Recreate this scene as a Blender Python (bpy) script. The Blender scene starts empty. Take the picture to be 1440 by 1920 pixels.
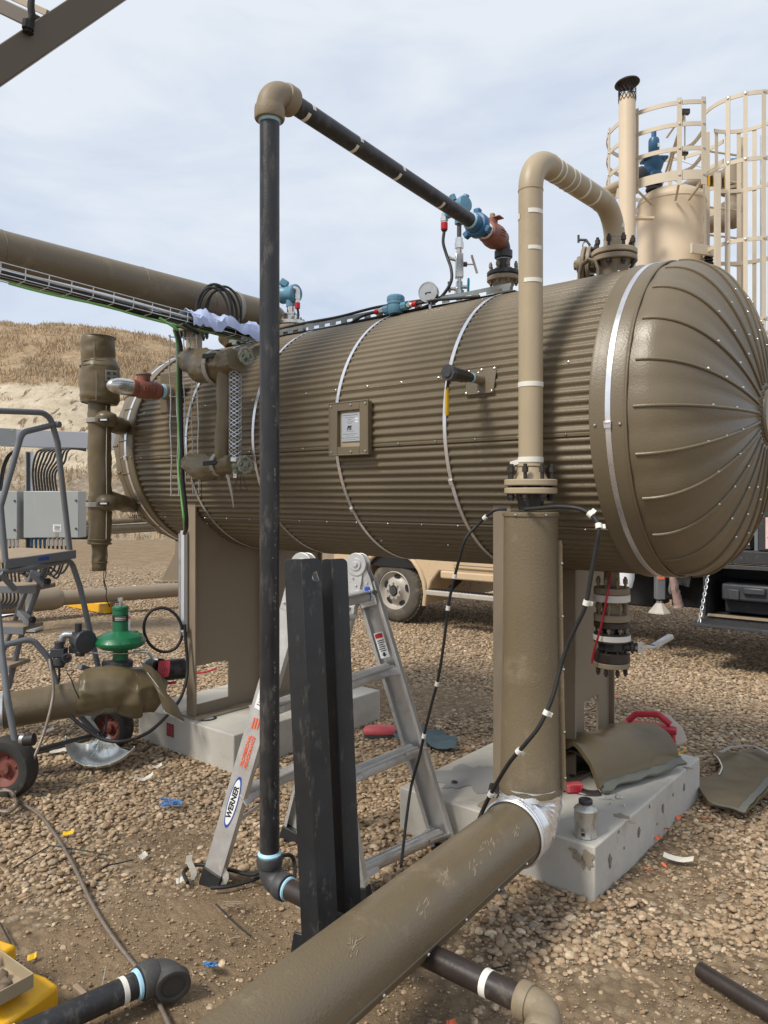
import bpy, math, random
import numpy as np
from mathutils import Vector as V, Matrix, noise
random.seed(7); rng = np.random.default_rng(7)
PI = math.pi
sc = bpy.context.scene
C = sc.collection
# ------------------------------------------------------------------ survey frame
F, H, CX, CY = 1420.0, 1.7, 720.0, 930.0
TT = V((-.773, .6345, 0)).normalized(); NN = V((.6345, .773, 0)).normalized(); ZZ = V((0, 0, 1))
def P(px, py, d): return V(((px-CX)/F*d, d, H-(py-CY)/F*d))
def G(px, py, z=0.0): return P(px, py, F*(H-z)/(py-CY))
def N(px, py, n):
    r = V(((px-CX)/F, 1, 0)); return P(px, py, n/r.dot(NN))
def NZ(px, z, n):
    p = N(px, CY, n); p.z = z; return p
def W(t, n, z): return TT*t+NN*n+ZZ*z
WM = {}
# ------------------------------------------------------------------ mesh builder
class MB:
    def __init__(s): s.v = []; s.f = []
    def add(s, vs, fs):
        k = len(s.v); s.v += [tuple(v) for v in vs]; s.f += [tuple(i+k for i in f) for f in fs]; return s
    def box(s, c, size, ax=None):
        ax = ax or (V((1,0,0)), V((0,1,0)), ZZ); c = V(c)
        h = [V(a)*(q/2) for a, q in zip(ax, size)]
        vs = [c+h[0]*i+h[1]*j+h[2]*k for i in (-1,1) for j in (-1,1) for k in (-1,1)]
        return s.add(vs, [(0,1,3,2),(4,6,7,5),(0,4,5,1),(2,3,7,6),(0,2,6,4),(1,5,7,3)])
    def beam(s, p0, p1, w, h, up=ZZ):
        p0, p1 = V(p0), V(p1); d = (p1-p0); L = d.length; d.normalize()
        x = d.cross(V(up));
        if x.length < 1e-4: x = d.cross(V((0,1,0)))
        x.normalize(); y = x.cross(d)
        return s.box((p0+p1)/2, (L, w, h), (d, x, y))
    def tube(s, pts, r, seg=12, closed=False, cap=True):
        pts = [V(p) for p in pts]; n = len(pts)
        rs = r if isinstance(r, (list, tuple)) else [r]*n
        tg = []
        for i in range(n):
            a = pts[i-1] if (i > 0 or closed) else pts[i]; b = pts[(i+1) % n] if (i < n-1 or closed) else pts[i]
            tg.append((b-a).normalized() if (b-a).length > 1e-9 else V((0,0,1)))
        u = tg[0].orthogonal().normalized()
        vs = []
        for i in range(n):
            u = (u - tg[i]*u.dot(tg[i]))
            u = u.normalized() if u.length > 1e-6 else tg[i].orthogonal().normalized()
            w = tg[i].cross(u); rr = rs[i]
            ra, rb = rr if isinstance(rr, tuple) else (rr, rr)
            for k in range(seg):
                a = 2*PI*k/seg; vs.append(pts[i]+u*(ra*math.cos(a))+w*(rb*math.sin(a)))
        fs = []
        m = n if closed else n-1
        for i in range(m):
            j = (i+1) % n
            for k in range(seg):
                q = (k+1) % seg
                fs.append((i*seg+k, i*seg+q, j*seg+q, j*seg+k))
        if cap and not closed:
            fs.append(tuple(range(seg-1, -1, -1))); fs.append(tuple((n-1)*seg+k for k in range(seg)))
        return s.add(vs, fs)
    def cyl(s, p0, p1, r0, r1=None, seg=24, cap=True):
        return s.tube([p0, p1], [r0, r0 if r1 is None else r1], seg, cap=cap)
    def lathe(s, prof, o, axis, seg=32, a0=0.0, a1=2*PI, ref=None):
        o = V(o); ax = V(axis).normalized()
        u = (V(ref)-ax*V(ref).dot(ax)).normalized() if ref is not None else ax.orthogonal().normalized()
        w = ax.cross(u); full = abs(a1-a0-2*PI) < 1e-6
        m = seg if full else seg+1; n = len(prof); vs = []
        for r, h in prof:
            for k in range(m):
                a = a0+(a1-a0)*k/seg; vs.append(o+ax*h+u*(r*math.cos(a))+w*(r*math.sin(a)))
        fs = []
        for i in range(n-1):
            for k in range(seg):
                q = (k+1) % m
                fs.append((i*m+k, i*m+q, (i+1)*m+q, (i+1)*m+k))
        return s.add(vs, fs)
    def disc(s, c, axis, r, th, seg=28, ch=.0):
        ch = ch or min(th*.18, .004)
        return s.lathe([(0.0001,-th/2),(r-ch,-th/2),(r,-th/2+ch),(r,th/2-ch),(r-ch,th/2),(0.0001,th/2)], c, axis, seg)
    def prism(s, poly, o, ux, uy, th):
        o, ux, uy = V(o), V(ux), V(uy); w = ux.cross(uy).normalized()*th; n = len(poly)
        a = [o+ux*x+uy*y for x, y in poly]
        return s.add(a+[p+w for p in a], [tuple(range(n-1,-1,-1)), tuple(range(n, 2*n))]+[(i,(i+1)%n,n+(i+1)%n,n+i) for i in range(n)])
    def sph(s, c, r, seg=14, ring=8, jit=0, sd=0):
        c = V(c); r = r if isinstance(r, (tuple, list, V)) else (r, r, r); vs = []; fs = []
        for i in range(ring+1):
            t = PI*i/ring
            for k in range(seg):
                a = 2*PI*k/seg; q = V((math.sin(t)*math.cos(a), math.sin(t)*math.sin(a), math.cos(t)))
                f = 1+jit*noise.noise(q*1.7+V((sd*3.1, sd, 0))) if jit else 1
                vs.append(c+V((q.x*r[0], q.y*r[1], q.z*r[2]))*f)
        for i in range(ring):
            for k in range(seg):
                q = (k+1) % seg; fs.append((i*seg+k, (i+1)*seg+k, (i+1)*seg+q, i*seg+q))
        return s.add(vs, fs)
    def sheet(s, grid, th=0.0):
        n, m = len(grid), len(grid[0]); vs = [V(p) for row in grid for p in row]
        fs = [(i*m+j, (i+1)*m+j, (i+1)*m+j+1, i*m+j+1) for i in range(n-1) for j in range(m-1)]
        if th:
            k = n*m; nr = []
            for i in range(n):
                for j in range(m):
                    a = grid[min(i+1,n-1)][j]-grid[max(i-1,0)][j]; b = grid[i][min(j+1,m-1)]-grid[i][max(j-1,0)]
                    c = a.cross(b); nr.append(c.normalized() if c.length > 1e-9 else ZZ)
            vs += [vs[i]+nr[i]*th for i in range(k)]
            fs += [tuple(k+q for q in reversed(f)) for f in list(fs)]
            rim = [i*m for i in range(n)]+[(n-1)*m+j for j in range(1,m)]+[i*m+m-1 for i in range(n-2,-1,-1)]+[j for j in range(m-2,0,-1)]
            fs += [(rim[i], rim[(i+1)%len(rim)], k+rim[(i+1)%len(rim)], k+rim[i]) for i in range(len(rim))]
        return s.add(vs, fs)
    def mesh(s, name, mat, smooth=38):
        me = bpy.data.meshes.new(name); me.from_pydata(s.v, [], s.f); me.update()
        if mat: me.materials.append(mat)
        if smooth:
            me.polygons.foreach_set('use_smooth', [True]*len(me.polygons)); me.set_sharp_from_angle(angle=math.radians(smooth))
        return me
    def build(s, name, mat, parent=None, smooth=38, bevel=0.0):
        import bmesh
        off = V((0,0,0))
        if parent is None and s.v:
            xs = [v[0] for v in s.v]; ys = [v[1] for v in s.v]; zs = [v[2] for v in s.v]
            off = V(((min(xs)+max(xs))/2, (min(ys)+max(ys))/2, min(zs)))
            s.v = [(v[0]-off.x, v[1]-off.y, v[2]-off.z) for v in s.v]
        me = s.mesh(name, mat, smooth)
        bm = bmesh.new(); bm.from_mesh(me); bmesh.ops.recalc_face_normals(bm, faces=bm.faces); bm.to_mesh(me); bm.free()
        o = bpy.data.objects.new(name, me); C.objects.link(o); o.location = off
        WM[o.name] = Matrix.Translation(off)
        if parent is not None: setp(o, parent)
        if bevel:
            b = o.modifiers.new('bevel', 'BEVEL'); b.width = bevel; b.segments = 2; b.limit_method = 'ANGLE'
        return o
def setp(o, parent):
    o.parent = parent; o.matrix_parent_inverse = WM[parent.name].inverted()
def inst(me, name, M4, parent=None):
    o = bpy.data.objects.new(name, me); C.objects.link(o); o.matrix_basis = M4; WM[o.name] = M4.copy()
    if parent is not None: setp(o, parent)
    return o
def thing(name, label, cat, loc, group=None):
    o = bpy.data.objects.new(name, None); C.objects.link(o); o.location = loc; o.empty_display_size = .1
    WM[o.name] = Matrix.Translation(V(loc)); o['label'] = label; o['category'] = cat
    if group: o['group'] = group
    return o
def tag(o, label, cat, group=None, kind=None):
    if label: o['label'] = label
    if cat: o['category'] = cat
    if group: o['group'] = group
    if kind: o['kind'] = kind
    return o
def frame(p, z, x=None):
    z = V(z).normalized(); x = V(x) if x is not None else z.orthogonal(); x = (x-z*x.dot(z)).normalized(); y = z.cross(x)
    M4 = Matrix((x, y, z)).transposed().to_4x4(); M4.translation = V(p); return M4
def text(s, size, p, ux, uy, mat, name, parent, ext=.0004, shear=0, bold=0):
    cu = bpy.data.curves.new('letters', 'FONT'); cu.body = s; cu.size = size; cu.extrude = ext; cu.align_x = 'CENTER'; cu.align_y = 'CENTER'; cu.shear = shear; cu.offset = bold
    ob = bpy.data.objects.new('letters', cu); C.objects.link(ob)
    dg = bpy.context.evaluated_depsgraph_get(); dg.update()
    me = bpy.data.meshes.new_from_object(ob.evaluated_get(dg)); bpy.data.objects.remove(ob)
    me.materials.clear(); me.materials.append(mat)
    return inst(me, name, frame(p, V(ux).cross(V(uy)), ux), parent)
def spline(pts, k=8, closed=False):
    pts = [V(p) for p in pts]; n = len(pts); out = []
    for i in range(n if closed else n-1):
        if closed: a, b, c, d = pts[i-1], pts[i], pts[(i+1)%n], pts[(i+2)%n]
        else: a, b, c, d = pts[max(i-1,0)], pts[i], pts[i+1], pts[min(i+2,n-1)]
        for j in range(k):
            t = j/k
            out.append(.5*((2*b)+(c-a)*t+(2*a-5*b+4*c-d)*t*t+(-a+3*b-3*c+d)*t**3))
    if not closed: out.append(pts[-1])
    return out
def fillet(pts, r, k=7):
    pts = [V(p) for p in pts]; out = [pts[0]]
    for i in range(1, len(pts)-1):
        a, b, c = pts[i-1], pts[i], pts[i+1]; u = (a-b).normalized(); w = (c-b).normalized()
        ang = u.angle(w); rr = r[i-1] if isinstance(r, (list, tuple)) else r
        d = rr/math.tan(ang/2); ctr = b+(u+w).normalized()*(rr/math.sin(ang/2)); s0 = b+u*d-ctr; s1 = b+w*d-ctr
        tot = s0.angle(s1); axn = s0.cross(s1).normalized()
        for j in range(k+1): out.append(ctr+Matrix.Rotation(tot*j/k, 3, axn)@s0)
    out.append(pts[-1]); return out
def nz(p, sc_=1.0, o=0.0): return noise.noise(V(p)*sc_+V((o*7.3, o*3.1, o)))
def cloth_tube(mb, pts, rad, seg=40, amp=.008, scl=9.0, sd=0, k=5, sub=True):
    """a fabric sleeve: rings with wrinkles; rad = list of radii per control point"""
    cp = spline(pts, k) if sub else [V(p) for p in pts]; n = len(cp)
    rr = []
    for i in range(n):
        q = i*(len(rad)-1)/(n-1); j = min(int(q), len(rad)-2); f = q-j
        a, b = rad[j], rad[j+1]
        a = a if isinstance(a, tuple) else (a, a); b = b if isinstance(b, tuple) else (b, b)
        f = f*f*(3-2*f); rr.append((a[0]+(b[0]-a[0])*f, a[1]+(b[1]-a[1])*f))
    k0 = len(mb.v); mb.tube(cp, rr, seg)
    for i in range(n):
        for j in range(seg):
            idx = k0+i*seg+j; p = V(mb.v[idx]); d = (p-cp[i])
            if d.length < 1e-6: continue
            f = nz(p, scl, sd)*.6+nz(V((p.x*.6,p.y*.6,p.z*2.2)), scl*2.0, sd+5)*.5
            rd = 1-abs(nz(V((p.x+p.z*.5,p.y,p.z*1.5)), scl*1.1, sd+9))
            mb.v[idx] = tuple(p+d.normalized()*amp*(.42*f+.62*(rd**9-.2)+.30*max(0,1-abs(nz(V((p.x*.4,p.y*.4,p.z*2.6)),scl*.9,sd+13))*3.2)**2))
    return mb
# ------------------------------------------------------------------ materials
def mat(name, col, rough=.5, metal=0.0, var=.12, vs=6.0, bump=0.0, bs=60.0, emboss=False, dust=None, spec=.5, coat=0.0, rv=.12, stain=None):
    m = bpy.data.materials.new(name); m.use_nodes = True; nt = m.node_tree; nd = nt.nodes; L = nt.links
    b = nd['Principled BSDF']; b.inputs['Metallic'].default_value = metal; b.inputs['Specular IOR Level'].default_value = spec
    if coat: b.inputs['Coat Weight'].default_value = coat
    tc = nd.new('ShaderNodeTexCoord')
    n1 = nd.new('ShaderNodeTexNoise'); n1.inputs['Scale'].default_value = vs; n1.inputs['Detail'].default_value = 6; n1.inputs['Roughness'].default_value = .65
    L.new(tc.outputs['Object'], n1.inputs['Vector'])
    mx = nd.new('ShaderNodeMix'); mx.data_type = 'RGBA'
    mx.inputs[6].default_value = tuple(c*(1-var*1.6) for c in col)+(1,); mx.inputs[7].default_value = tuple(min(1, c*(1+var*1.6)) for c in col)+(1,)
    L.new(n1.outputs['Fac'], mx.inputs[0]); out = mx.outputs[2]
    rr = nd.new('ShaderNodeMapRange'); rr.inputs['To Min'].default_value = max(.03, rough-rv); rr.inputs['To Max'].default_value = min(1, rough+rv)
    rr.inputs['From Min'].default_value = .3; rr.inputs['From Max'].default_value = .7
    L.new(n1.outputs['Fac'], rr.inputs['Value']); rout = rr.outputs[0]
    for dd in ([dust] if dust else [])+([stain] if stain else []):
        dc, amt, dsc = dd[:3]; strx = dd[3] if len(dd) > 3 else None
        n2 = nd.new('ShaderNodeTexNoise'); n2.inputs['Scale'].default_value = dsc; n2.inputs['Detail'].default_value = 8; n2.inputs['Roughness'].default_value = .72
        if strx:
            mp = nd.new('ShaderNodeMapping'); mp.inputs['Scale'].default_value = strx; L.new(tc.outputs['Object'], mp.inputs['Vector']); L.new(mp.outputs[0], n2.inputs['Vector'])
        else: L.new(tc.outputs['Object'], n2.inputs['Vector'])
        rp = nd.new('ShaderNodeMapRange'); rp.inputs['From Min'].default_value = .66-.3*amt; rp.inputs['From Max'].default_value = .82-.2*amt
        rp.inputs['To Max'].default_value = min(1, .35+.6*amt)
        L.new(n2.outputs['Fac'], rp.inputs['Value'])
        m2 = nd.new('ShaderNodeMix'); m2.data_type = 'RGBA'; L.new(rp.outputs[0], m2.inputs[0]); L.new(out, m2.inputs[6]); m2.inputs[7].default_value = tuple(dc)+(1,)
        out = m2.outputs[2]
        m3 = nd.new('ShaderNodeMix'); m3.data_type = 'FLOAT'; L.new(rp.outputs[0], m3.inputs[0]); L.new(rout, m3.inputs[2]); m3.inputs[3].default_value = .85; rout = m3.outputs[0]
    L.new(out, b.inputs['Base Color']); L.new(rout, b.inputs['Roughness'])
    if bump:
        bn = nd.new('ShaderNodeBump'); bn.inputs['Strength'].default_value = bump; bn.inputs['Distance'].default_value = .004
        if emboss:
            t = nd.new('ShaderNodeTexVoronoi'); t.feature = 'SMOOTH_F1'; t.inputs['Scale'].default_value = bs; o = t.outputs['Distance']
        else:
            t = nd.new('ShaderNodeTexNoise'); t.inputs['Scale'].default_value = bs; t.inputs['Detail'].default_value = 5; o = t.outputs['Fac']
        L.new(tc.outputs['Object'], t.inputs['Vector']); L.new(o, bn.inputs['Height']); L.new(bn.outputs[0], b.inputs['Normal'])
    return m
DUST = (.30, .24, .165)
MT = dict(
 jacket = mat('embossed_brown_jacket', (.150,.118,.073), .39, 0, .12, 1.6, .15, 130, True, dust=((.25,.20,.13),.20,2.6,(1,1,2.2)), stain=((.085,.066,.038),.14,3.5)),
 jacket_pipe = mat('embossed_brown_pipe_jacket', (.152,.117,.070), .40, 0, .09, 2.2, .24, 140, True, dust=((.30,.24,.16),.36,5.0), stain=((.36,.29,.20),.10,22,(1,1,1))),
 tan = mat('tan_paint', (.38,.305,.20), .48, 0, .07, 5, .12, 60, dust=((.22,.16,.10),.18,6)),
 tan_dark = mat('tan_structural_paint', (.255,.203,.142), .55, 0, .07, 3, .15, 40, dust=((.30,.24,.17),.25,3)),
 beige = mat('beige_vessel_paint', (.66,.535,.385), .42, 0, .06, 2, .08, 30, stain=((.62,.52,.38),.25,2.2,(9,9,.45))),
 fit = mat('fitting_brown_tan_paint', (.235,.185,.120), .6, 0, .15, 25, .3, 120, dust=((.36,.31,.23),.3,30)),
 black = mat('black_mill_pipe', (.020,.020,.022), .40, 0, .35, 9, .15, 120, dust=((.17,.155,.135),.42,26,(1,1,.30)), stain=((.10,.085,.07),.35,5,(1,1,.5))),
 black_brown = mat('dark_brown_mill_pipe', (.032,.024,.021), .40, 0, .3, 8, .12, 100, dust=((.2,.17,.13),.22,14)),
 black_steel = mat('black_painted_steel', (.016,.018,.021), .42, 0, .3, 4, .1, 60, dust=((.17,.155,.13),.30,30,(1,1,.35))),
 rubber = mat('black_rubber', (.014,.014,.014), .6, 0, .2, 20, .1, 100, dust=((.16,.13,.10),.15,12)),
 tyre = mat('dusty_tyre_rubber', (.032,.030,.027), .85, 0, .2, 20, .4, 120, dust=((.17,.14,.105),.45,7)),
 tread = mat('dusty_truck_tyre', (.085,.075,.060), .9, 0, .2, 9, .4, 90, dust=((.24,.2,.15),.5,9)),
 iron = mat('grey_malleable_iron', (.06,.06,.062), .55, .2, .2, 20, .3, 90, dust=((.2,.17,.14),.15,20)),
 bolt = mat('dark_bolt_steel', (.045,.036,.032), .5, .4, .3, 40, .1, 90),
 zinc_dark = mat('weathered_galvanised_channel', (.22,.24,.24), .5, .5, .15, 14, .06, 60),
 zinc = mat('galvanised_steel', (.58,.59,.60), .38, .9, .12, 14, .06, 60),
 wire = mat('galvanised_wire', (.62,.63,.64), .42, .85, .1, 20),
 steel = mat('stainless_steel', (.66,.65,.62), .26, 1, .08, 10),
 silver = mat('bright_aluminium_sheet', (.80,.81,.82), .33, .72, .05, 6, .12, 14),
 alu = mat('worn_ladder_aluminium', (.60,.59,.57), .46, .65, .10, 12, .1, 60, dust=((.33,.28,.21),.35,7)),
 strap = mat('bright_strap_steel', (.80,.80,.83), .30, .85, .04, 4),
 grey_tube = mat('grey_painted_tube', (.155,.165,.18), .5, 0, .1, 8, .1, 50, dust=((.3,.26,.2),.2,8)),
 grey_box = mat('grey_enclosure_paint', (.34,.36,.355), .45, 0, .04, 4, .04, 40, dust=((.45,.42,.36),.12,4)),
 grey_lt = mat('pale_grey_sheet', (.60,.61,.64), .45, .2, .04, 3),
 concrete = mat('pad_concrete', (.50,.475,.42), .88, 0, .16, 2.2, .3, 45, dust=((.36,.325,.26),.5,2.8), stain=((.25,.22,.17),.22,7)),
 patch = mat('wet_grout_patch', (.29,.285,.275), .55, 0, .12, 10, .3, 60),
 damp = mat('damp_concrete_stain', (.27,.23,.175), .7, 0, .15, 12, .1, 40),
 pit = mat('dark_concrete_void', (.20,.185,.155), .9, 0, .3, 40, .3, 80),
 blanket = mat('olive_brown_vinyl_blanket', (.128,.097,.050), .42, 0, .14, 4, .30, 9, dust=((.24,.2,.14),.2,4)),
 blanket_in = mat('dark_blanket_lining', (.06,.055,.045), .7, 0, .2, 20, .2, 60),
 hem = mat('grey_green_blanket_hem', (.15,.15,.125), .6, 0, .12, 9, .15, 50, dust=((.27,.25,.2),.3,8)),
 webbing = mat('grey_webbing_strap', (.30,.28,.25), .75, 0, .1, 30, .3, 200),
 label_black = mat('black_label', (.02,.02,.022), .4, 0, .1, 20),
 white = mat('white_sticker', (.80,.80,.78), .5, 0, .05, 10),
 galv = mat('bright_smooth_galvanised', (.80,.82,.79), .28, .6, .05, 5),
 litter = mat('dirty_paper_litter', (.60,.57,.50), .75, 0, .2, 30, .2, 80),
 beam_shaded = mat('brown_beam_paint_with_shade', (.115,.090,.062), .5, 0, .08, 4, .1, 40),  # brown paint darkened so the colour carries the beam's underside shade
 tape = mat('off_white_tape', (.72,.70,.63), .65, 0, .08, 14, .1, 80),
 band = mat('white_plastic_band', (.72,.71,.66), .5, 0, .06, 12),
 blue_dope = mat('blue_white_thread_sealant', (.36,.60,.78), .5, 0, .25, 30, .2, 60),
 blue = mat('blue_equipment_paint', (.028,.115,.235), .42, 0, .12, 16, .25, 90),
 blue_lt = mat('light_blue_equipment_paint', (.105,.245,.345), .42, 0, .08, 12, .05, 60),
 blue_clip = mat('blue_plastic', (.03,.09,.42), .35, 0, .1, 12),
 redbrown = mat('red_oxide_paint', (.235,.082,.056), .5, 0, .15, 16, .3, 90, dust=((.36,.28,.22),.2,18)),
 red = mat('red_plastic', (.46,.02,.035), .42, 0, .1, 10, .05, 60, dust=((.5,.3,.25),.15,10)),
 red_paint = mat('red_anodised', (.50,.012,.02), .3, .3, .1, 10),
 pink = mat('faded_red_plastic', (.55,.10,.115), .5, 0, .1, 12, .1, 60),
 redhub = mat('rusty_red_wheel_hub', (.17,.048,.034), .65, 0, .3, 20, .3, 60, dust=((.25,.19,.14),.35,12)),
 yellow = mat('yellow_paint', (.78,.42,.015), .42, 0, .06, 6, .05, 40, dust=((.28,.20,.12),.42,9)),
 yellow_grip = mat('yellow_vinyl_grip', (.80,.50,.02), .4, 0, .05, 10),
 green = mat('green_actuator_paint', (.010,.135,.055), .32, 0, .1, 8, .05, 40, dust=((.16,.2,.14),.1,9)),
 green_wire = mat('green_cable', (.20,.48,.14), .45, 0, .1, 20),
 green_valve = mat('grey_green_valve_paint', (.22,.235,.185), .6, 0, .2, 25, .25, 80, dust=((.36,.34,.28),.3,20)),
 dark_green = mat('dark_green_flange', (.035,.045,.038), .5, 0, .2, 16, .2, 60),
 plastic = mat('dark_grey_housing', (.045,.048,.056), .42, 0, .1, 12, .15, 140),
 orange = mat('orange_plastic', (.85,.17,.06), .5, 0, .1, 12),
 orange_ink = mat('orange_red_ink', (.80,.14,.06), .5, 0, .03, 12),
 black_ink = mat('black_ink', (.015,.015,.018), .5, 0, .03, 12),
 blue_ink = mat('blue_ink', (.02,.075,.36), .45, 0, .03, 12),
 red_ink = mat('red_ink', (.55,.03,.03), .5, 0, .03, 12),
 cloth_blue = mat('pale_blue_cloth', (.40,.46,.66), .8, 0, .15, 14, .3, 90),
 rag = mat('teal_rag', (.085,.13,.145), .9, 0, .2, 20, .4, 120, dust=((.2,.18,.14),.2,12)),
 rag_pink = mat('dirty_pink_rag', (.30,.20,.17), .9, 0, .25, 20, .4, 120),
 plastic_blue = mat('blue_film_scrap', (.10,.26,.55), .35, 0, .25, 30),
 hose = mat('braided_steel_hose', (.25,.205,.165), .45, .5, .15, 30, .6, 260),
 truck = mat('tan_truck_paint', (.56,.42,.265), .30, 0, .05, 3, coat=.4, dust=((.48,.38,.27),.45,2.2)),
 truck_dark = mat('black_textured_liner', (.030,.030,.032), .65, 0, .2, 14, .4, 150, dust=((.19,.17,.15),.30,8)),
 under = mat('dark_underbody', (.012,.012,.012), .8, 0, .3, 10),
 rim = mat('dusty_white_rim', (.42,.385,.335), .55, .1, .1, 9, .05, 60, dust=((.33,.27,.2),.35,6)),
 wood = mat('weathered_wood', (.30,.225,.15), .8, 0, .2, 12, .3, 80, dust=((.14,.11,.08),.3,8)),
 mudclod = mat('dry_mud', (.17,.125,.082), .95, 0, .2, 30, .6, 60),
 tin = mat('paint_smeared_tin', (.55,.54,.50), .38, .6, .1, 14, .1, 40, dust=((.06,.05,.035),.62,30,(1,1,.30)), stain=((.46,.40,.22),.45,18)),
 glass = mat('dark_gauge_glass', (.10,.11,.12), .12, .3, .1, 10),
 snow = mat('white_tarp', (.80,.82,.86), .6, 0, .05, 4, .2, 20),
 cage = mat('pale_tan_cage_paint', (.58,.50,.38), .5, 0, .06, 8),
 roofing = mat('pale_roof_sheet', (.72,.74,.74), .6, 0, .05, 2),
)
def hexhead(r, h):
    return MB().tube([(0,0,0),(0,0,h)], r, 6)
ME = dict(
 bolt = None)
def bolt_mesh(L, r, m):
    mb = MB(); mb.tube([(0,0,-L/2),(0,0,L/2)], r*.6, 8); mb.tube([(0,0,L/2-r*2.6),(0,0,L/2-r*.9)], r, 6); mb.tube([(0,0,-L/2+r*.9),(0,0,-L/2+r*2.6)], r, 6)
    return mb.mesh('bolt', m, 30)
_bm = {}
def bolts(parent, p, axis, R, n, L, r, m=None, a0=.2):
    m = m or MT['bolt']; key = (round(L,3), round(r,4), m.name)
    if key not in _bm: _bm[key] = bolt_mesh(L, r, m)
    M0 = frame(p, axis)
    for k in range(n):
        a = a0+2*PI*k/n
        inst(_bm[key], 'bolt', M0@Matrix.Translation((R*math.cos(a), R*math.sin(a), 0)), parent)
_sm = {}
def screw(parent, p, axis, r=.008, m=None):
    m = m or MT['steel']
    k = (round(r,4), m.name)
    if k not in _sm:
        _sm[k] = MB().lathe([(r,0),(r*1.0,r*.35),(r*.75,r*.8),(.0001,r)], (0,0,0), ZZ, 10).mesh('screw', m)
    return inst(_sm[k], 'screw', frame(p, axis), parent)
def flange(parent, p, axis, R, th, m, n=8, L=None, r=.0085, name='flange', bm=None, a0=.2):
    f = MB().disc(p, axis, R, th, 40, .004).build(name, m, parent)
    if n: bolts(f, p, axis, R*.82, n, L or th*3.4, r, bm, a0)
    return f
def tape_ring(parent, p, axis, r, w=.012, a0=0, a1=2*PI, m=None, ref=None, name='tape_band'):
    mb = MB(); mb.lathe([(r,-w/2),(r+.0016,-w/2),(r+.0016,w/2),(r,w/2)], p, axis, max(8, int(28*(a1-a0)/(2*PI))), a0, a1, ref)
    return mb.build(name, m or MT['tape'], parent, 30)
# ------------------------------------------------------------------ world, sun, camera
w = bpy.data.worlds.new("World"); sc.world = w; w.use_nodes = True
nt = w.node_tree; nd = nt.nodes; L = nt.links
bg = nd['Background']
SUN_EL, SUN_AZ = math.radians(48), V((-.80, -.60, 0)).normalized()   # direction TO the sun (horizontal)
sky = nd.new('ShaderNodeTexSky'); sky.sky_type = 'NISHITA'; sky.sun_disc = False; sky.sun_elevation = SUN_EL
sky.sun_rotation = math.atan2(SUN_AZ.x, SUN_AZ.y); sky.dust_density = 2.0; sky.altitude = 700
tc = nd.new('ShaderNodeTexCoord'); mp = nd.new('ShaderNodeMapping'); mp.inputs['Scale'].default_value = (1.0, 1.0, 3.2)
mp.inputs['Rotation'].default_value = (.12, .22, .5)
L.new(tc.outputs['Generated'], mp.inputs['Vector'])
n1 = nd.new('ShaderNodeTexNoise'); n1.inputs['Scale'].default_value = 2.3; n1.inputs['Detail'].default_value = 7; n1.inputs['Roughness'].default_value = .52; n1.inputs['Distortion'].default_value = .35
L.new(mp.outputs[0], n1.inputs['Vector'])
cr = nd.new('ShaderNodeMapRange'); cr.inputs['From Min'].default_value = .36; cr.inputs['From Max'].default_value = .60; cr.inputs['To Min'].default_value = .0; cr.inputs['To Max'].default_value = 1.0
L.new(n1.outputs['Fac'], cr.inputs['Value'])
cl = nd.new('ShaderNodeMix'); cl.data_type = 'RGBA'   # thin high cloud: bluish veil to whiter veil
cl.inputs[6].default_value = (6.0, 6.85, 8.4, 1); cl.inputs[7].default_value = (8.4, 8.9, 9.5, 1)
L.new(cr.outputs[0], cl.inputs[0])
mx = nd.new('ShaderNodeMix'); mx.data_type = 'RGBA'; mx.inputs[0].default_value = .86
L.new(sky.outputs[0], mx.inputs[6]); L.new(cl.outputs[2], mx.inputs[7]); L.new(mx.outputs[2], bg.inputs['Color'])
bg.inputs['Strength'].default_value = .10
ld = bpy.data.lights.new('sun', 'SUN'); ld.energy = 3.3; ld.angle = math.radians(14); ld.color = (1, .94, .84)
lo = bpy.data.objects.new('sun', ld); C.objects.link(lo)
to = V((SUN_AZ.x*math.cos(SUN_EL), SUN_AZ.y*math.cos(SUN_EL), math.sin(SUN_EL)))
lo.rotation_euler = to.to_track_quat('Z', 'Y').to_euler(); lo.location = (-6, -5, 9)
cd = bpy.data.cameras.new('camera'); co = bpy.data.objects.new('camera', cd); C.objects.link(co); sc.camera = co
cd.sensor_fit = 'VERTICAL'; cd.sensor_height = 36; cd.lens = 36*F/1920; cd.shift_y = -30/1920; cd.clip_end = 600; cd.clip_start = .05
co.location = (0, 0, H); co.rotation_euler = (PI/2, 0, 0)
sc.view_settings.view_transform = 'Standard'; sc.view_settings.look = 'None'; sc.view_settings.gamma = 1; sc.view_settings.exposure = 0.10
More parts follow.
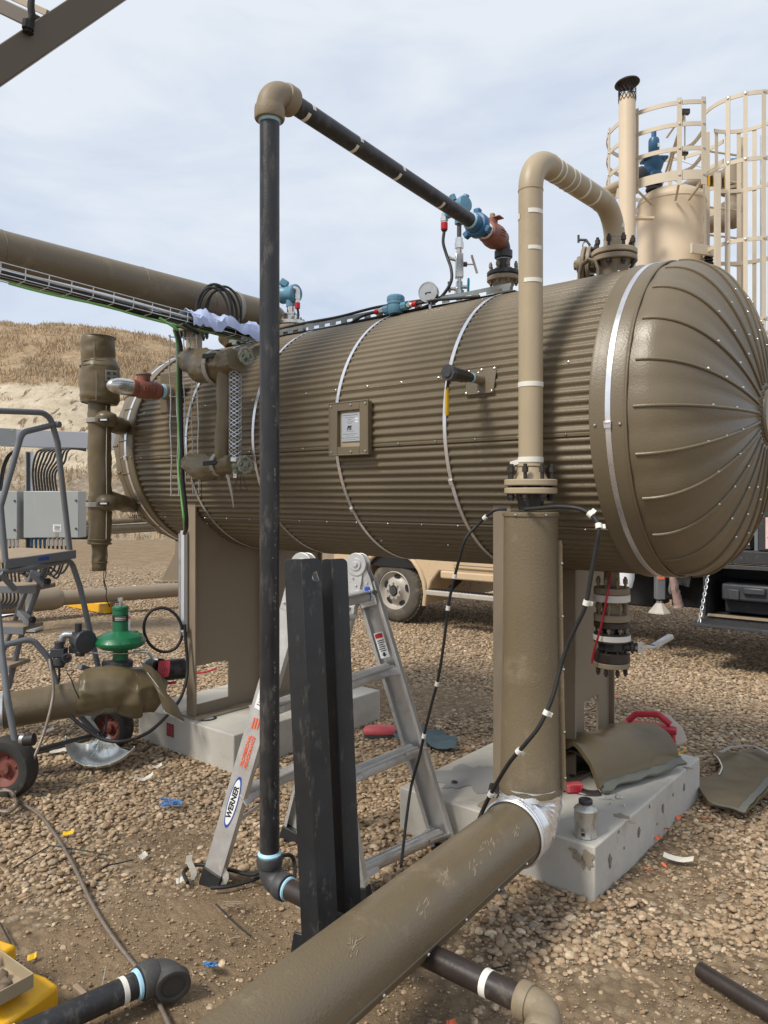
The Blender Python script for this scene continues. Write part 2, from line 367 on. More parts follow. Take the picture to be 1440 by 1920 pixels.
# ------------------------------------------------------------------ ground
def sm(a, b, x):
    t = min(1, max(0, (x-a)/(b-a))); return t*t*(3-2*t)
def mud(x, y):
    """1 = bare dirt, 0 = full gravel; patches laid out in metres on the yard"""
    n = nz((x, y, 0), 1.3, 1)*.5+nz((x, y, 0), 3.7, 2)*.35+nz((x, y, 0), 9, 3)*.2
    def blob(cx, cy, rx, ry, s=1.0, a=0):
        dx, dy = x-cx, y-cy; u = dx*math.cos(a)+dy*math.sin(a); v = -dx*math.sin(a)+dy*math.cos(a)
        return s*sm(1.35, .55, math.hypot(u/rx, v/ry)+n*.75)
    m = 0
    m = max(m, blob(-.95, 2.72, .95, .62), blob(-.15, 2.65, .5, .5, .95), blob(-1.75, 3.0, .6, .4, .6))
    m = max(m, blob(1.1, 2.55, .75, .33, .72), blob(.5, 2.4, .5, .3, .6), blob(1.3, 3.45, .30, .42, .6, -.4))
    m = max(m, blob(-7.5, 24, 7, 7, 1.0), blob(-3.0, 10.0, 2.6, .85, .9), blob(.25, 6.3, .9, .6, .7))
    m = max(m, blob(-1.15, 3.7, .35, .3, .75), blob(-.55, 3.2, .5, .25, .55))
    return m
def gz(x, y):
    near = sm(9, 5, y)
    return near*(.014*nz((x, y, 0), 1.1, 4)+.010*nz((x, y, 0), 3.3, 5)) - .012
def axis(lo, hi, step, far):
    a = list(np.arange(lo, hi+1e-6, step)); s = step
    while a[-1] < far: s *= 1.22; a.append(a[-1]+s)
    s = step; b = [lo]
    while b[-1] > -far: s *= 1.22; b.append(b[-1]-s)
    return b[:0:-1]+a
def build_ground():
    xs = axis(-3.2, 3.2, .055, 150); ys = axis(1.4, 6.2, .055, 190)
    vs = []; md = []
    for y in ys:
        for x in xs:
            m = mud(x, y); e = 0
            if m > .05 and y < 7: e = m*(.009*nz((x,y,0), 4, 7)+.005*abs(nz((x,y,0), 14, 8)))
            vs.append((x, y, gz(x, y)+e)); md.append(m)
    nx = len(xs); fs = [(j*nx+i, j*nx+i+1, (j+1)*nx+i+1, (j+1)*nx+i) for j in range(len(ys)-1) for i in range(nx-1)]
    me = bpy.data.meshes.new('ground'); me.from_pydata(vs, [], fs); me.polygons.foreach_set('use_smooth', [True]*len(fs))
    at = me.attributes.new('bare', 'FLOAT', 'POINT'); at.data.foreach_set('value', md)
    m = bpy.data.materials.new('gravel_yard_soil'); m.use_nodes = True; nt = m.node_tree; nd = nt.nodes; L = nt.links; b = nd['Principled BSDF']
    b.inputs['Roughness'].default_value = .95; b.inputs['Specular IOR Level'].default_value = .2
    tc = nd.new('ShaderNodeTexCoord')
    def nzn(s, d=6, r=.65):
        t = nd.new('ShaderNodeTexNoise'); t.inputs['Scale'].default_value = s; t.inputs['Detail'].default_value = d; t.inputs['Roughness'].default_value = r
        L.new(tc.outputs['Object'], t.inputs['Vector']); return t.outputs['Fac']
    def ramp(f, stops):
        r = nd.new('ShaderNodeValToRGB'); L.new(f, r.inputs[0]); e = r.color_ramp.elements
        e[0].position, e[0].color = stops[0][0], stops[0][1]+(1,); e[1].position, e[1].color = stops[-1][0], stops[-1][1]+(1,)
        for p, c in stops[1:-1]:
            q = e.new(p); q.color = c+(1,)
        return r.outputs[0]
    def mix(f, a, c):
        x = nd.new('ShaderNodeMix'); x.data_type = 'RGBA'
        if hasattr(f, 'links'): L.new(f, x.inputs[0])
        else: x.inputs[0].default_value = f
        L.new(a, x.inputs[6]); L.new(c, x.inputs[7]); return x.outputs[2]
    soil = ramp(nzn(2.2, 9, .72), [(.28,(.145,.092,.050)),(.45,(.225,.152,.086)),(.6,(.32,.225,.132)),(.8,(.41,.31,.195))])
    fine = ramp(nzn(70, 4, .7), [(.25,(.10,.07,.045)),(.5,(.215,.16,.105)),(.75,(.37,.30,.215))])
    soil = mix(.42, soil, fine)
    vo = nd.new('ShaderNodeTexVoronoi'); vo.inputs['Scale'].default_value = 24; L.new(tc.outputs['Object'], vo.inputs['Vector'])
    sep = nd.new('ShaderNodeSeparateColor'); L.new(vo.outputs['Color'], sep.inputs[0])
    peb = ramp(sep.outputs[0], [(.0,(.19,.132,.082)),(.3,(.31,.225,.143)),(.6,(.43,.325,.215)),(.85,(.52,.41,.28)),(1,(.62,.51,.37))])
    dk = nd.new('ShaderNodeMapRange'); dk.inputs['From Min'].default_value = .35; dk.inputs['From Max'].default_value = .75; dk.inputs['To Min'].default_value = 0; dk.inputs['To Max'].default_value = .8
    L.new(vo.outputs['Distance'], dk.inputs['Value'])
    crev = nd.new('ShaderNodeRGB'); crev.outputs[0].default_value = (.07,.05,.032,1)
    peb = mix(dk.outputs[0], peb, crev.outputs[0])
    a = nd.new('ShaderNodeAttribute'); a.attribute_name = 'bare'
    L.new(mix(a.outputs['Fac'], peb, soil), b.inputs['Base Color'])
    bp = nd.new('ShaderNodeBump'); bp.inputs['Distance'].default_value = .02; bp.inputs['Strength'].default_value = .55
    inv = nd.new('ShaderNodeMath'); inv.operation = 'MULTIPLY'; inv.inputs[1].default_value = -1; L.new(vo.outputs['Distance'], inv.inputs[0])
    L.new(inv.outputs[0], bp.inputs['Height'])
    b2 = nd.new('ShaderNodeBump'); b2.inputs['Distance'].default_value = .010; b2.inputs['Strength'].default_value = 1.0; L.new(nzn(110, 6, .7), b2.inputs['Height']); L.new(bp.outputs[0], b2.inputs['Normal'])
    L.new(b2.outputs[0], b.inputs['Normal'])
    me.materials.append(m)
    o = bpy.data.objects.new('ground', me); C.objects.link(o); o['kind'] = 'structure'
build_ground()
# ------------------------------------------------------------------ gravel
def ico(sub):
    t = (1+5**.5)/2
    v = np.array([(-1,t,0),(1,t,0),(-1,-t,0),(1,-t,0),(0,-1,t),(0,1,t),(0,-1,-t),(0,1,-t),(t,0,-1),(t,0,1),(-t,0,-1),(-t,0,1)], float)
    f = [(0,11,5),(0,5,1),(0,1,7),(0,7,10),(0,10,11),(1,5,9),(5,11,4),(11,10,2),(10,7,6),(7,1,8),(3,9,4),(3,4,2),(3,2,6),(3,6,8),(3,8,9),(4,9,5),(2,4,11),(6,2,10),(8,6,7),(9,8,1)]
    v /= np.linalg.norm(v, axis=1)[:, None]
    for _ in range(sub):
        v = list(map(tuple, v)); mid = {}; nf = []
        def mp_(a, b):
            k = (min(a,b), max(a,b))
            if k not in mid:
                p = np.array(v[a])+np.array(v[b]); p /= np.linalg.norm(p); v.append(tuple(p)); mid[k] = len(v)-1
            return mid[k]
        for a, b, c in f:
            x, y, z = mp_(a,b), mp_(b,c), mp_(c,a); nf += [(a,x,z),(b,y,x),(c,z,y),(x,y,z)]
        f = nf; v = np.array(v)
    return np.array(v), np.array(f)
stone_mat = bpy.data.materials.new('river_gravel'); stone_mat.use_nodes = True
def _stone():
    nt = stone_mat.node_tree; nd = nt.nodes; L = nt.links; b = nd['Principled BSDF']; b.inputs['Roughness'].default_value = .92; b.inputs['Specular IOR Level'].default_value = .25
    ge = nd.new('ShaderNodeNewGeometry'); r = nd.new('ShaderNodeValToRGB'); L.new(ge.outputs['Random Per Island'], r.inputs[0]); e = r.color_ramp.elements
    st = [(0,(.190,.134,.088)),(.2,(.315,.230,.152)),(.4,(.395,.298,.204)),(.55,(.475,.37,.258)),(.66,(.29,.245,.20)),(.78,(.54,.43,.305)),(.9,(.36,.25,.165)),(1,(.66,.56,.42))]
    e[0].position, e[0].color = st[0][0], st[0][1]+(1,); e[1].position, e[1].color = 1, st[-1][1]+(1,)
    for p, c in st[1:-1]:
        q = e.new(p); q.color = c+(1,)
    tc = nd.new('ShaderNodeTexCoord'); n = nd.new('ShaderNodeTexNoise'); n.inputs['Scale'].default_value = 60; n.inputs['Detail'].default_value = 6; L.new(tc.outputs['Object'], n.inputs['Vector'])
    mx = nd.new('ShaderNodeMix'); mx.data_type = 'RGBA'; mx.blend_type = 'MULTIPLY'; mx.inputs[0].default_value = 1
    gr = nd.new('ShaderNodeValToRGB'); gr.color_ramp.elements[0].color = (.66,.61,.55,1); gr.color_ramp.elements[1].color = (1.22,1.19,1.14,1); gr.color_ramp.elements[0].position = .3; gr.color_ramp.elements[1].position = .7
    L.new(n.outputs['Fac'], gr.inputs[0]); L.new(r.outputs[0], mx.inputs[6]); L.new(gr.outputs[0], mx.inputs[7])
    n2 = nd.new('ShaderNodeTexNoise'); n2.inputs['Scale'].default_value = 1.6; n2.inputs['Detail'].default_value = 4; L.new(tc.outputs['Object'], n2.inputs['Vector'])
    m3 = nd.new('ShaderNodeMix'); m3.data_type = 'RGBA'; mr = nd.new('ShaderNodeMapRange'); mr.inputs['From Min'].default_value = .45; mr.inputs['From Max'].default_value = .75; mr.inputs['To Max'].default_value = .55
    L.new(n2.outputs['Fac'], mr.inputs['Value']); L.new(mr.outputs[0], m3.inputs[0]); L.new(mx.outputs[2], m3.inputs[6]); m3.inputs[7].default_value = (.40,.285,.17,1)
    L.new(m3.outputs[2], b.inputs['Base Color'])
    bp = nd.new('ShaderNodeBump'); bp.inputs['Distance'].default_value = .002; bp.inputs['Strength'].default_value = .5; L.new(n.outputs['Fac'], bp.inputs['Height']); L.new(bp.outputs[0], b.inputs['Normal'])
_stone()
def on_pad(x, y, g=.0):
    p = V((x, y, 0)); t, n = p.dot(TT), p.dot(NN)
    return 3.03-g < n < 4.45+g and (1.338-g < t < 2.386+g or 3.69-g < t < 4.73+g)
def stones(y0, y1, cell, sub, smin, smax, keep=1.0, lay=0):
    bv, bf = ico(sub); X = []; Y = []
    for y in np.arange(y0, y1, cell):
        hw = y*.507+.55
        for x in np.arange(-hw, hw, cell):
            X.append(x); Y.append(y)
    X = np.array(X)+rng.uniform(-.6, .6, len(X))*cell; Y = np.array(Y)+rng.uniform(-.6, .6, len(Y))*cell
    kp = np.zeros(len(X), bool); sink = np.zeros(len(X)); zz = np.zeros(len(X)); shrink = np.ones(len(X)); rnd = rng.random(len(X))
    for i in range(len(X)):
        x, y = float(X[i]), float(Y[i])
        if on_pad(x, y, -.01): continue
        m = mud(x, y); mm = min(1, max(0, m+.35*nz((x,y,0),5.5,31)*(m > .04))); kp[i] = rnd[i] < keep*(1-mm)**1.2+.05; sink[i] = mm; zz[i] = gz(x, y); shrink[i] = 1-.35*m
    X, Y, zz, shrink, sink = X[kp], Y[kp], zz[kp], shrink[kp], sink[kp]; n = len(X); nv = len(bv)
    s = (smin+(smax-smin)*rng.beta(1.5, 2.8, n)+.014*(rng.random(n) > .975))*shrink; sx = s*rng.uniform(.85, 1.25, n); sy = s*rng.uniform(.62, .98, n); szz = s*rng.uniform(.32, .60, n)
    v = np.repeat(bv[None], n, 0)
    for _ in range(3):                        # lumpy: push along random directions
        d = rng.normal(size=(n, 3)); d /= np.linalg.norm(d, axis=1)[:, None]
        k = np.clip(np.einsum('nij,nj->ni', v, d), -1, 1); v = v*(1+rng.uniform(-.34, .14, n)[:, None, None]*(np.clip(k, .2, 1)-.2)[..., None])
    v = v*np.stack([sx, sy, szz], 1)[:, None, :]
    a = rng.uniform(0, 2*PI, n); tl = rng.normal(0, .30, n); ta = rng.uniform(0, 2*PI, n)
    ca, sa = np.cos(a), np.sin(a)
    x1 = v[...,0]*ca[:,None]-v[...,1]*sa[:,None]; y1_ = v[...,0]*sa[:,None]+v[...,1]*ca[:,None]; z1 = v[...,2]
    ct, st = np.cos(ta)[:,None], np.sin(ta)[:,None]; u = x1*ct+y1_*st; wv = -x1*st+y1_*ct
    cc, ss = np.cos(tl)[:,None], np.sin(tl)[:,None]; u2 = u*cc-z1*ss; z2 = u*ss+z1*cc
    xf = u2*ct-wv*st+X[:,None]; yf = u2*st+wv*ct+Y[:,None]
    zf = z2+(zz+szz*(rng.uniform(.05, .75, n)-.75*sink)+lay*rng.random(n)*.012)[:,None]
    vv = np.stack([xf, yf, zf], -1).reshape(-1, 3); ff = (bf[None]+(np.arange(n)*nv)[:,None,None]).reshape(-1, 3)
    return vv, ff
def grit(y0, y1, cell):
    bv, bf = ico(0); n = int((y1-y0)*(.507*(y0+y1)+1.1)/cell**2)
    Y = y0+(y1-y0)*rng.random(n)**.8; X = rng.uniform(-1, 1, n)*(Y*.507+.55)
    kp = np.array([not on_pad(float(a), float(b), 0) and nz((float(a), float(b), 0), 2.6, 41) > -.28 for a, b in zip(X, Y)]); X, Y = X[kp], Y[kp]; n = len(X)
    zz = np.array([gz(float(a), float(b)) for a, b in zip(X, Y)]); s = .0022+.0075*rng.beta(1.1, 3.5, n)
    v = bv[None]*rng.uniform(.55, 1.25, (n, 12, 1))*np.stack([s*rng.uniform(.8, 1.4, n), s*rng.uniform(.6, 1.1, n), s*.62], 1)[:, None, :]
    v = v+np.stack([X, Y, zz+.008*rng.random(n)+.001], 1)[:, None, :]
    return v.reshape(-1, 3), (bf[None]+(np.arange(n)*12)[:, None, None]).reshape(-1, 3)
def build_gravel():
    A = [stones(1.75, 4.4, .026, 1, .0085, .024), stones(1.75, 4.4, .056, 1, .012, .027, .6, 1), stones(4.4, 7.5, .032, 1, .011, .025), stones(7.5, 14, .046, 0, .014, .029), stones(14, 21, .085, 0, .02, .04, .8), grit(1.75, 4.4, .024)]
    vs = []; fs = []; k = 0
    for v, f in A: vs.append(v); fs.append(f+k); k += len(v)
    vs = np.concatenate(vs); fs = np.concatenate(fs)
    me = bpy.data.meshes.new('gravel'); me.vertices.add(len(vs)); me.vertices.foreach_set('co', vs.ravel().astype(np.float32))
    me.loops.add(fs.size); me.loops.foreach_set('vertex_index', fs.ravel().astype(np.int32))
    me.polygons.add(len(fs)); me.polygons.foreach_set('loop_start', np.arange(0, fs.size, 3, dtype=np.int32)); me.update(); me.validate()
    me.polygons.foreach_set('use_smooth', np.ones(len(fs), bool)); me.materials.append(stone_mat)
    o = bpy.data.objects.new('gravel', me); C.objects.link(o)
    tag(o, 'loose brown river gravel covering the yard', 'gravel', kind='stuff')
build_gravel()
# ------------------------------------------------------------------ hillside with a cut bank
def hillz(x, y):
    q = y+1.6*nz((x, y, 0), .09, 1)
    fall = 1-sm(-30, 28, x)
    a = sm(29, 38, q)*3.6*(.35+.65*fall)+sm(36, 46, q)*5.2*fall+sm(43, 62, q)*6.9*fall
    a += .35*nz((x, y, 0), .3, 3)*sm(29, 38, q)+.16*nz((x, y, 0), 1.0, 4)*sm(29, 34, q)
    u = (x*.6+y*.8)
    a += -.22*max(0, nz((u*1.0, x*.25, 0), .55, 6))*sm(34, 38, q)*sm(46, 43, q)
    return a
def build_hill():
    xs = np.arange(-62, 44, .62); ys = list(np.arange(27.5, 66, .5))+[70, 76, 84, 95]
    vs = [(x, y, hillz(x, y)-.03) for y in ys for x in xs]; nx = len(xs)
    fs = [(j*nx+i, j*nx+i+1, (j+1)*nx+i+1, (j+1)*nx+i) for j in range(len(ys)-1) for i in range(nx-1)]
    me = bpy.data.meshes.new('hill'); me.from_pydata(vs, [], fs); me.polygons.foreach_set('use_smooth', [True]*len(fs))
    gr = []
    for y in ys:
        for x in xs:
            e = y-(44.6+1.6*nz((x,0,0), .15, 9)+.9*nz((x,y,0), .6, 10)); gr.append(sm(-1.0, 1.4, e))
    lo_ = []
    for y in ys:
        for x in xs: lo_.append(sm(38.2, 35.5, y+2.2*nz((x,y,0), .3, 12)))
    at = me.attributes.new('grassy', 'FLOAT', 'POINT'); at.data.foreach_set('value', gr)
    at = me.attributes.new('toe', 'FLOAT', 'POINT'); at.data.foreach_set('value', lo_)
    m = bpy.data.materials.new('eroded_bank_soil'); m.use_nodes = True; nt = m.node_tree; nd = nt.nodes; L = nt.links; b = nd['Principled BSDF']; b.inputs['Roughness'].default_value = .95; b.inputs['Specular IOR Level'].default_value = .1
    tc = nd.new('ShaderNodeTexCoord')
    def nzn(s, d=7, r=.7, scl=None, dist=0):
        t = nd.new('ShaderNodeTexNoise'); t.inputs['Scale'].default_value = s; t.inputs['Detail'].default_value = d; t.inputs['Roughness'].default_value = r; t.inputs['Distortion'].default_value = dist
        if scl:
            mp = nd.new('ShaderNodeMapping'); mp.inputs['Scale'].default_value = scl[0]; mp.inputs['Rotation'].default_value = scl[1]; L.new(tc.outputs['Object'], mp.inputs[0]); L.new(mp.outputs[0], t.inputs[0])
        else: L.new(tc.outputs['Object'], t.inputs[0])
        return t.outputs['Fac']
    def ramp(f, stops):
        r = nd.new('ShaderNodeValToRGB'); L.new(f, r.inputs[0]); e = r.color_ramp.elements
        e[0].position, e[0].color = stops[0][0], stops[0][1]+(1,); e[1].position, e[1].color = stops[-1][0], stops[-1][1]+(1,)
        for p, c in stops[1:-1]:
            q = e.new(p); q.color = c+(1,)
        return r.outputs[0]
    def mix(f, a, c):
        x = nd.new('ShaderNodeMix'); x.data_type = 'RGBA'; L.new(f, x.inputs[0]); L.new(a, x.inputs[6]); L.new(c, x.inputs[7]); return x.outputs[2]
    bank = ramp(nzn(1.1), [(.3,(.42,.34,.235)),(.5,(.56,.47,.34)),(.7,(.68,.59,.45))])
    crk = ramp(nzn(.9, 6, .6, ((3.2, .8, 1), (0, 0, .75)), .6), [(.0,(0,0,0)),(.36,(1,1,1)),(.41,(0,0,0)),(1,(0,0,0))])
    ink = nd.new('ShaderNodeRGB'); ink.outputs[0].default_value = (.17,.13,.09,1)
    bank = mix(crk, bank, ink.outputs[0])
    low = ramp(nzn(1.6, 8, .75), [(.3,(.15,.115,.085)),(.48,(.30,.24,.175)),(.62,(.46,.385,.29)),(.75,(.56,.48,.37))])
    grs = ramp(nzn(2.6, 8, .75), [(.3,(.20,.14,.085)),(.5,(.36,.262,.165)),(.7,(.50,.39,.25))])
    a1 = nd.new('ShaderNodeAttribute'); a1.attribute_name = 'grassy'; a2 = nd.new('ShaderNodeAttribute'); a2.attribute_name = 'toe'
    L.new(mix(a1.outputs['Fac'], mix(a2.outputs['Fac'], bank, low), grs), b.inputs['Base Color'])
    bp = nd.new('ShaderNodeBump'); bp.inputs['Distance'].default_value = .25; bp.inputs['Strength'].default_value = .8; L.new(nzn(2.4, 9, .75), bp.inputs['Height']); L.new(bp.outputs[0], b.inputs['Normal'])
    me.materials.append(m); o = bpy.data.objects.new('hill', me); C.objects.link(o); o['kind'] = 'structure'
    # dry grass tufts
    V_, F_ = [], []
    def tuft(x, y, h, nb):
        z = hillz(x, y)-.05
        for _ in range(nb):
            a = random.uniform(0, 2*PI); l = random.uniform(.5, 1)*h; w_ = random.uniform(.015, .04)
            bx, by = x+random.gauss(0, .2), y+random.gauss(0, .2); dx, dy = math.cos(a)*l*.55, math.sin(a)*l*.55
            k = len(V_); V_.extend([(bx-w_, by, z), (bx+w_, by, z), (bx+dx*.5+w_*.6, by+dy*.5, z+l*.75), (bx+dx*.5-w_*.6, by+dy*.5, z+l*.75), (bx+dx, by+dy, z+l)]); F_.extend([(k,k+1,k+2,k+3),(k+3,k+2,k+4)])
    for _ in range(10000):
        y = random.uniform(44, 62); x = random.uniform(-.54*y-1.5, -.15*y)
        if nz((x, y, 0), .45, 21)+.5*nz((x, y, 0), 1.6, 27) > -.05: tuft(x, y, random.uniform(.10, .40)*(1.5 if nz((x,y,0),.25,77) > .2 else 1), 6)
    for _ in range(900):
        y = random.uniform(29.5, 37); x = random.uniform(-.54*y-1, -.1*y)
        if nz((x, y, 0), .7, 22) > -.05: tuft(x, y, random.uniform(.14, .42), 6)
    for _ in range(60):
        y = random.uniform(37, 44); x = random.uniform(-.54*y-1, -.1*y); tuft(x, y, random.uniform(.15, .35), 12)
    me = bpy.data.meshes.new('dry_grass'); me.from_pydata(V_, [], F_)
    gm = mat('dry_straw_grass', (.39,.285,.175), .9, 0, .42, .35); me.materials.append(gm)
    o = bpy.data.objects.new('dry_grass', me); C.objects.link(o); tag(o, 'dry straw coloured grass growing over the hillside', 'grass', kind='stuff')
build_hill()
# ================================================================== the insulated separator vessel
R, TN, TZ = .734, 3.70, 2.058
T0, T1 = 1.318, 4.69                              # shell jacket from right to left end
def tk(t, th, r=R):                               # th measured from the front (-n) towards up
    return W(t, TN-math.cos(th)*r, TZ+math.sin(th)*r)
def tnrm(th): return -NN*math.cos(th)+ZZ*math.sin(th)
def on_tank(px, py, r=R):
    d = V(((px-CX)/F, 1, -(py-CY)/F)); a = d.dot(NN); b = d.z
    A = a*a+b*b; B = 2*(a*(0-TN)+b*(H-TZ)); Cc = TN*TN+(H-TZ)**2-r*r; D = max(0, B*B-4*A*Cc); s = (-B-math.sqrt(D))/(2*A)
    p = V((0,0,H))+d*s; n = p.dot(NN); return p, p.dot(TT), math.atan2(p.z-TZ, TN-n)
tank = thing('separator_vessel', 'huge horizontal vessel in corrugated brown insulation jacket with a gored domed end', 'pressure vessel', W(3.0, TN, .22))
def corrugated():
    NW, K = 112, 9; nth = NW*K; mb = MB(); vs = []; ts = list(np.linspace(T0+.01, T1-.01, 22))
    for t in ts:
        for k in range(nth):
            ph = (k % K)/K; a = 2*PI*k/nth
            wv = math.cos(2*PI*ph); wv = math.copysign(abs(wv)**.8, wv)
            dent = .0022*nz((t*1.3, math.cos(a)*2, math.sin(a)*2), 2.1, 3)
            vs.append(tk(t, a, R+.0058*wv+dent))
    fs = [(i*nth+k, i*nth+(k+1)%nth, (i+1)*nth+(k+1)%nth, (i+1)*nth+k) for i in range(len(ts)-1) for k in range(nth)]
    mb.add(vs, fs); return mb.build('shell_jacket', MT['jacket'], tank, 75)
corrugated()
def axlathe(prof, seg=128, mat_=None, name='end_band', parent=tank, sm_=38, a0=0, a1=2*PI):
    mb = MB(); mb.lathe(prof, W(0, TN, TZ), TT, seg, a0, a1, -NN); return mb.build(name, mat_ or MT['jacket'], parent, sm_)
# right end: flat band, strap, gored head with standing seams
RB = R+.010
axlathe([(R-.02, T0+.012), (RB+.004, T0+.012), (RB+.006, T0), (RB+.001, T0-.012), (RB, T0-.05), (RB, 1.190), (RB-.004, 1.182), (R-.03, 1.180)])
def head(t0, sgn, name, gores=24, boss=True):
    n = 26; prof = []
    for i in range(n+1):
        u = PI/2*i/n; q_ = math.sin(u); prof.append((max(.0001, (RB-.008)*max(0.0, 1-q_**2.45)**.50), t0-sgn*(.012+.352*q_)))
    prof = [(RB-.008, t0)]+prof
    h = axlathe(prof, 192, MT['jacket'], name, tank, 50)
    # soft quilting: sink the middle of each gore a few mm
    ctr = W(0, TN, TZ)
    for v in h.data.vertices:
        p = v.co-ctr; q = p-TT*p.dot(TT); 
        if q.length < .05: continue
        a = math.atan2(q.z, -q.dot(NN)); g = abs(((a/(2*PI)*gores+.5) % 1)-.5)*2
        f = q.length/R; v.co = v.co-q.normalized()*(.010*(g**1.5)*f*(1 if f < .985 else .5)) - TT*sgn*(.006*g**2*f*(1-f)*-4)
    ring = MB(); ring.tube([W(t0-sgn*.004, TN-math.cos(a)*(RB-.004), TZ+math.sin(a)*(RB-.004)) for a in np.linspace(0, 2*PI, 129)[:-1]], .0055, 8, True); ring.build('rim_bead', MT['jacket'], h)
    for g in range(gores):
        a = 2*PI*g/gores-.125+.125
        pts = []
        for i in range(1, n):
            r_, hh = prof[i+1]; r_ += .0015
            if r_ < .10: break
            pts.append(W(hh, TN-math.cos(a)*r_, TZ+math.sin(a)*r_)-TT*sgn*.002)
        s = MB().tube(pts, [.0065]*len(pts), 8).build('standing_seam', MT['jacket'], h)
        for q in (.55, .70, .84) if g % 2 else (.62, .78):
            i = int(q*(len(pts)-1)); d = (pts[i]-W(t0, TN, TZ)).normalized()
            screw(s, pts[i]+d*.005+ZZ*.006, d, .006)
    if boss:
        hh = t0-sgn*.352; b = MB(); b.lathe([(.0001,-.028),(.112,-.028),(.122,-.020),(.125,0),(.118,.02)], W(hh, TN, TZ), TT*sgn, 48).build('end_boss', MT['jacket'], h)
        pts = [W(hh-sgn*.004, TN-math.cos(a)*.127, TZ+math.sin(a)*.127)+TT*.004*math.sin(a*40) for a in np.linspace(0, 2*PI, 161)[:-1]]
        MB().tube(pts, .007, 6, True).build('rope_bead', MT['jacket'], h)
    return h
head(1.182, 1, 'gored_head')
# left end band + head
axlathe([(R-.02, T1-.012), (RB+.004, T1-.012), (RB+.006, T1), (RB, T1+.01), (RB, T1+.155), (R-.03, T1+.16)])
head(T1+.158, -1, 'gored_head', 24, False)
for k in range(10):                               # short lap tabs on the left band
    a = -1.2+.31*k
    MB().tube([tk(T1+.165, a, RB+.004), tk(T1+.075, a, RB+.003)], .004, 6).build('lap_tab', MT['jacket'], tank)
def band_strap(t, r, w, mat_, buck):
    s = axlathe([(r, t-w/2), (r+.0022, t-w/2+.001), (r+.0022, t+w/2-.001), (r, t+w/2)], 160, mat_, 'strap')
    if buck is not None:
        p = tk(t, buck, r+.006); n_ = tnrm(buck); tg = TT.cross(n_)
        MB().box(p, (w*1.25, .030, .008), (TT, tg, n_)).box(p+n_*.005+tg*.008, (w*1.0, .008, .006), (TT, tg, n_)).build('buckle', MT['strap'], s, bevel=.0015)
    return s
for t, b in ((2.058, -.40), (2.766, -.62), (3.43, -.5), (4.08, -.3)): band_strap(t, R+.0062, .020, MT['strap'], b)
band_strap(1.250, RB+.001, .024, MT['strap'], -.09)
band_strap(T1+.085, RB+.001, .024, MT['strap'], -.12)
# long lap seams with screws
_, tA, aA = on_tank(820, 711); _, tB, aB = on_tank(860, 826)
for a in (aA, aB, aA+1.05, aB-.62):
    s = MB()
    n = 24
    g = [[tk(t, a+da, R+.0072+rr) for da, rr in ((-.014,-.006),(-.010,0),(.004,.0006),(.010,-.005))] for t in np.linspace(T0+.012, T1-.012, n)]
    s.sheet(g); o = s.build('lap_seam', MT['jacket'], tank, 50)
    for i, t in enumerate(np.arange(T0+.12, T1-.1, .225)):
        screw(o, tk(t, a+.004, R+.008), tnrm(a), .006)
for a in (-.09, 2.6):
    for t in (T0-.012, 1.20): screw(tank, tk(t, a, RB+.001), tnrm(a), .007)
for a in (-.12,):
    for t in (T1+.02, T1+.14): screw(tank, tk(t, a, RB+.001), tnrm(a), .007)
_rs = random.Random(4)
for i in range(4): screw(tank, tk(_rs.uniform(1.6, 4.4), -1.0+.22*_rs.random(), R+.006), tnrm(-.9), .0065)
# name plate in its frame
def plate():
    p, t, a = on_tank(661, 804); nr = tnrm(a); up = TT.cross(nr)
    if up.z < 0: up = -up
    right = -TT; c = tk(t, a, R+.018)
    def at(u, v_, o=0): return c+right*u+up*v_+nr*o
    w_, h_, iw, ih, jo = .135, .137, .078, .094, .034
    f = MB()
    for (u, v_, su, sv) in ((-(w_+iw)/2, 0, w_-iw, 2*h_), ((w_+iw)/2, 0, w_-iw, 2*h_), (0, (h_+ih)/2, 2*iw, h_-ih), (0, -(h_+ih)/2, 2*iw, h_-ih)):
        f.box(at(u, v_), (su, sv, jo), (right, up, nr))
    fo = f.build('nameplate_frame', MT['jacket'], tank, 30, bevel=.003)
    MB().tube([at(-w_, -h_, .014), at(w_, -h_, .014), at(w_, h_, .014), at(-w_, h_, .014)], .006, 8, True).build('frame_bead', MT['jacket'], fo)
    for u in (-.12, .02, .12):
        for v_ in (-.122, .122): screw(fo, at(u, v_, jo/2), nr, .007)
    MB().box(at(0, 0, -.010), (2*iw, 2*ih, .006), (right, up, nr)).build('backing_plate', MT['tan'], fo)
    pl = MB().box(at(.002, .008, -.003), (.128, .150, .006), (right, up, nr)).build('nameplate', MT['zinc'], fo, bevel=.001)
    text('PS', .030, at(-.008, .003, .0008), right, up, MT['black_ink'], 'plate_letters', pl, .0004, .25, .0012)
    rows = [(.070,.10,.004),(.058,.07,.0025),(.048,.03,.003),(.048,-.0,.003),(.036,.05,.0025),(.028,.035,.0025),(-.014,.05,.002),(-.028,.10,.003),(-.038,.06,.002),(-.048,.11,.003),(-.058,.10,.002)]
    for v_, ww, hh in rows:
        x0 = -ww/2
        mb = MB(); x = x0
        while x < ww/2-.006:
            l = random.uniform(.004, .012); mb.box(at(x+l/2, v_, .0004), (l, hh*.7, .0006), (right, up, nr)); x += l+.003
        mb.build('engraved_line', MT['black_ink'], pl, 0)
    for v_ in (.03, .015): MB().box(at(.045, v_+.02, .0004), (.022, .007, .0006), (right, up, nr)).build('stamp_box', MT['white'], pl, 0)
plate()
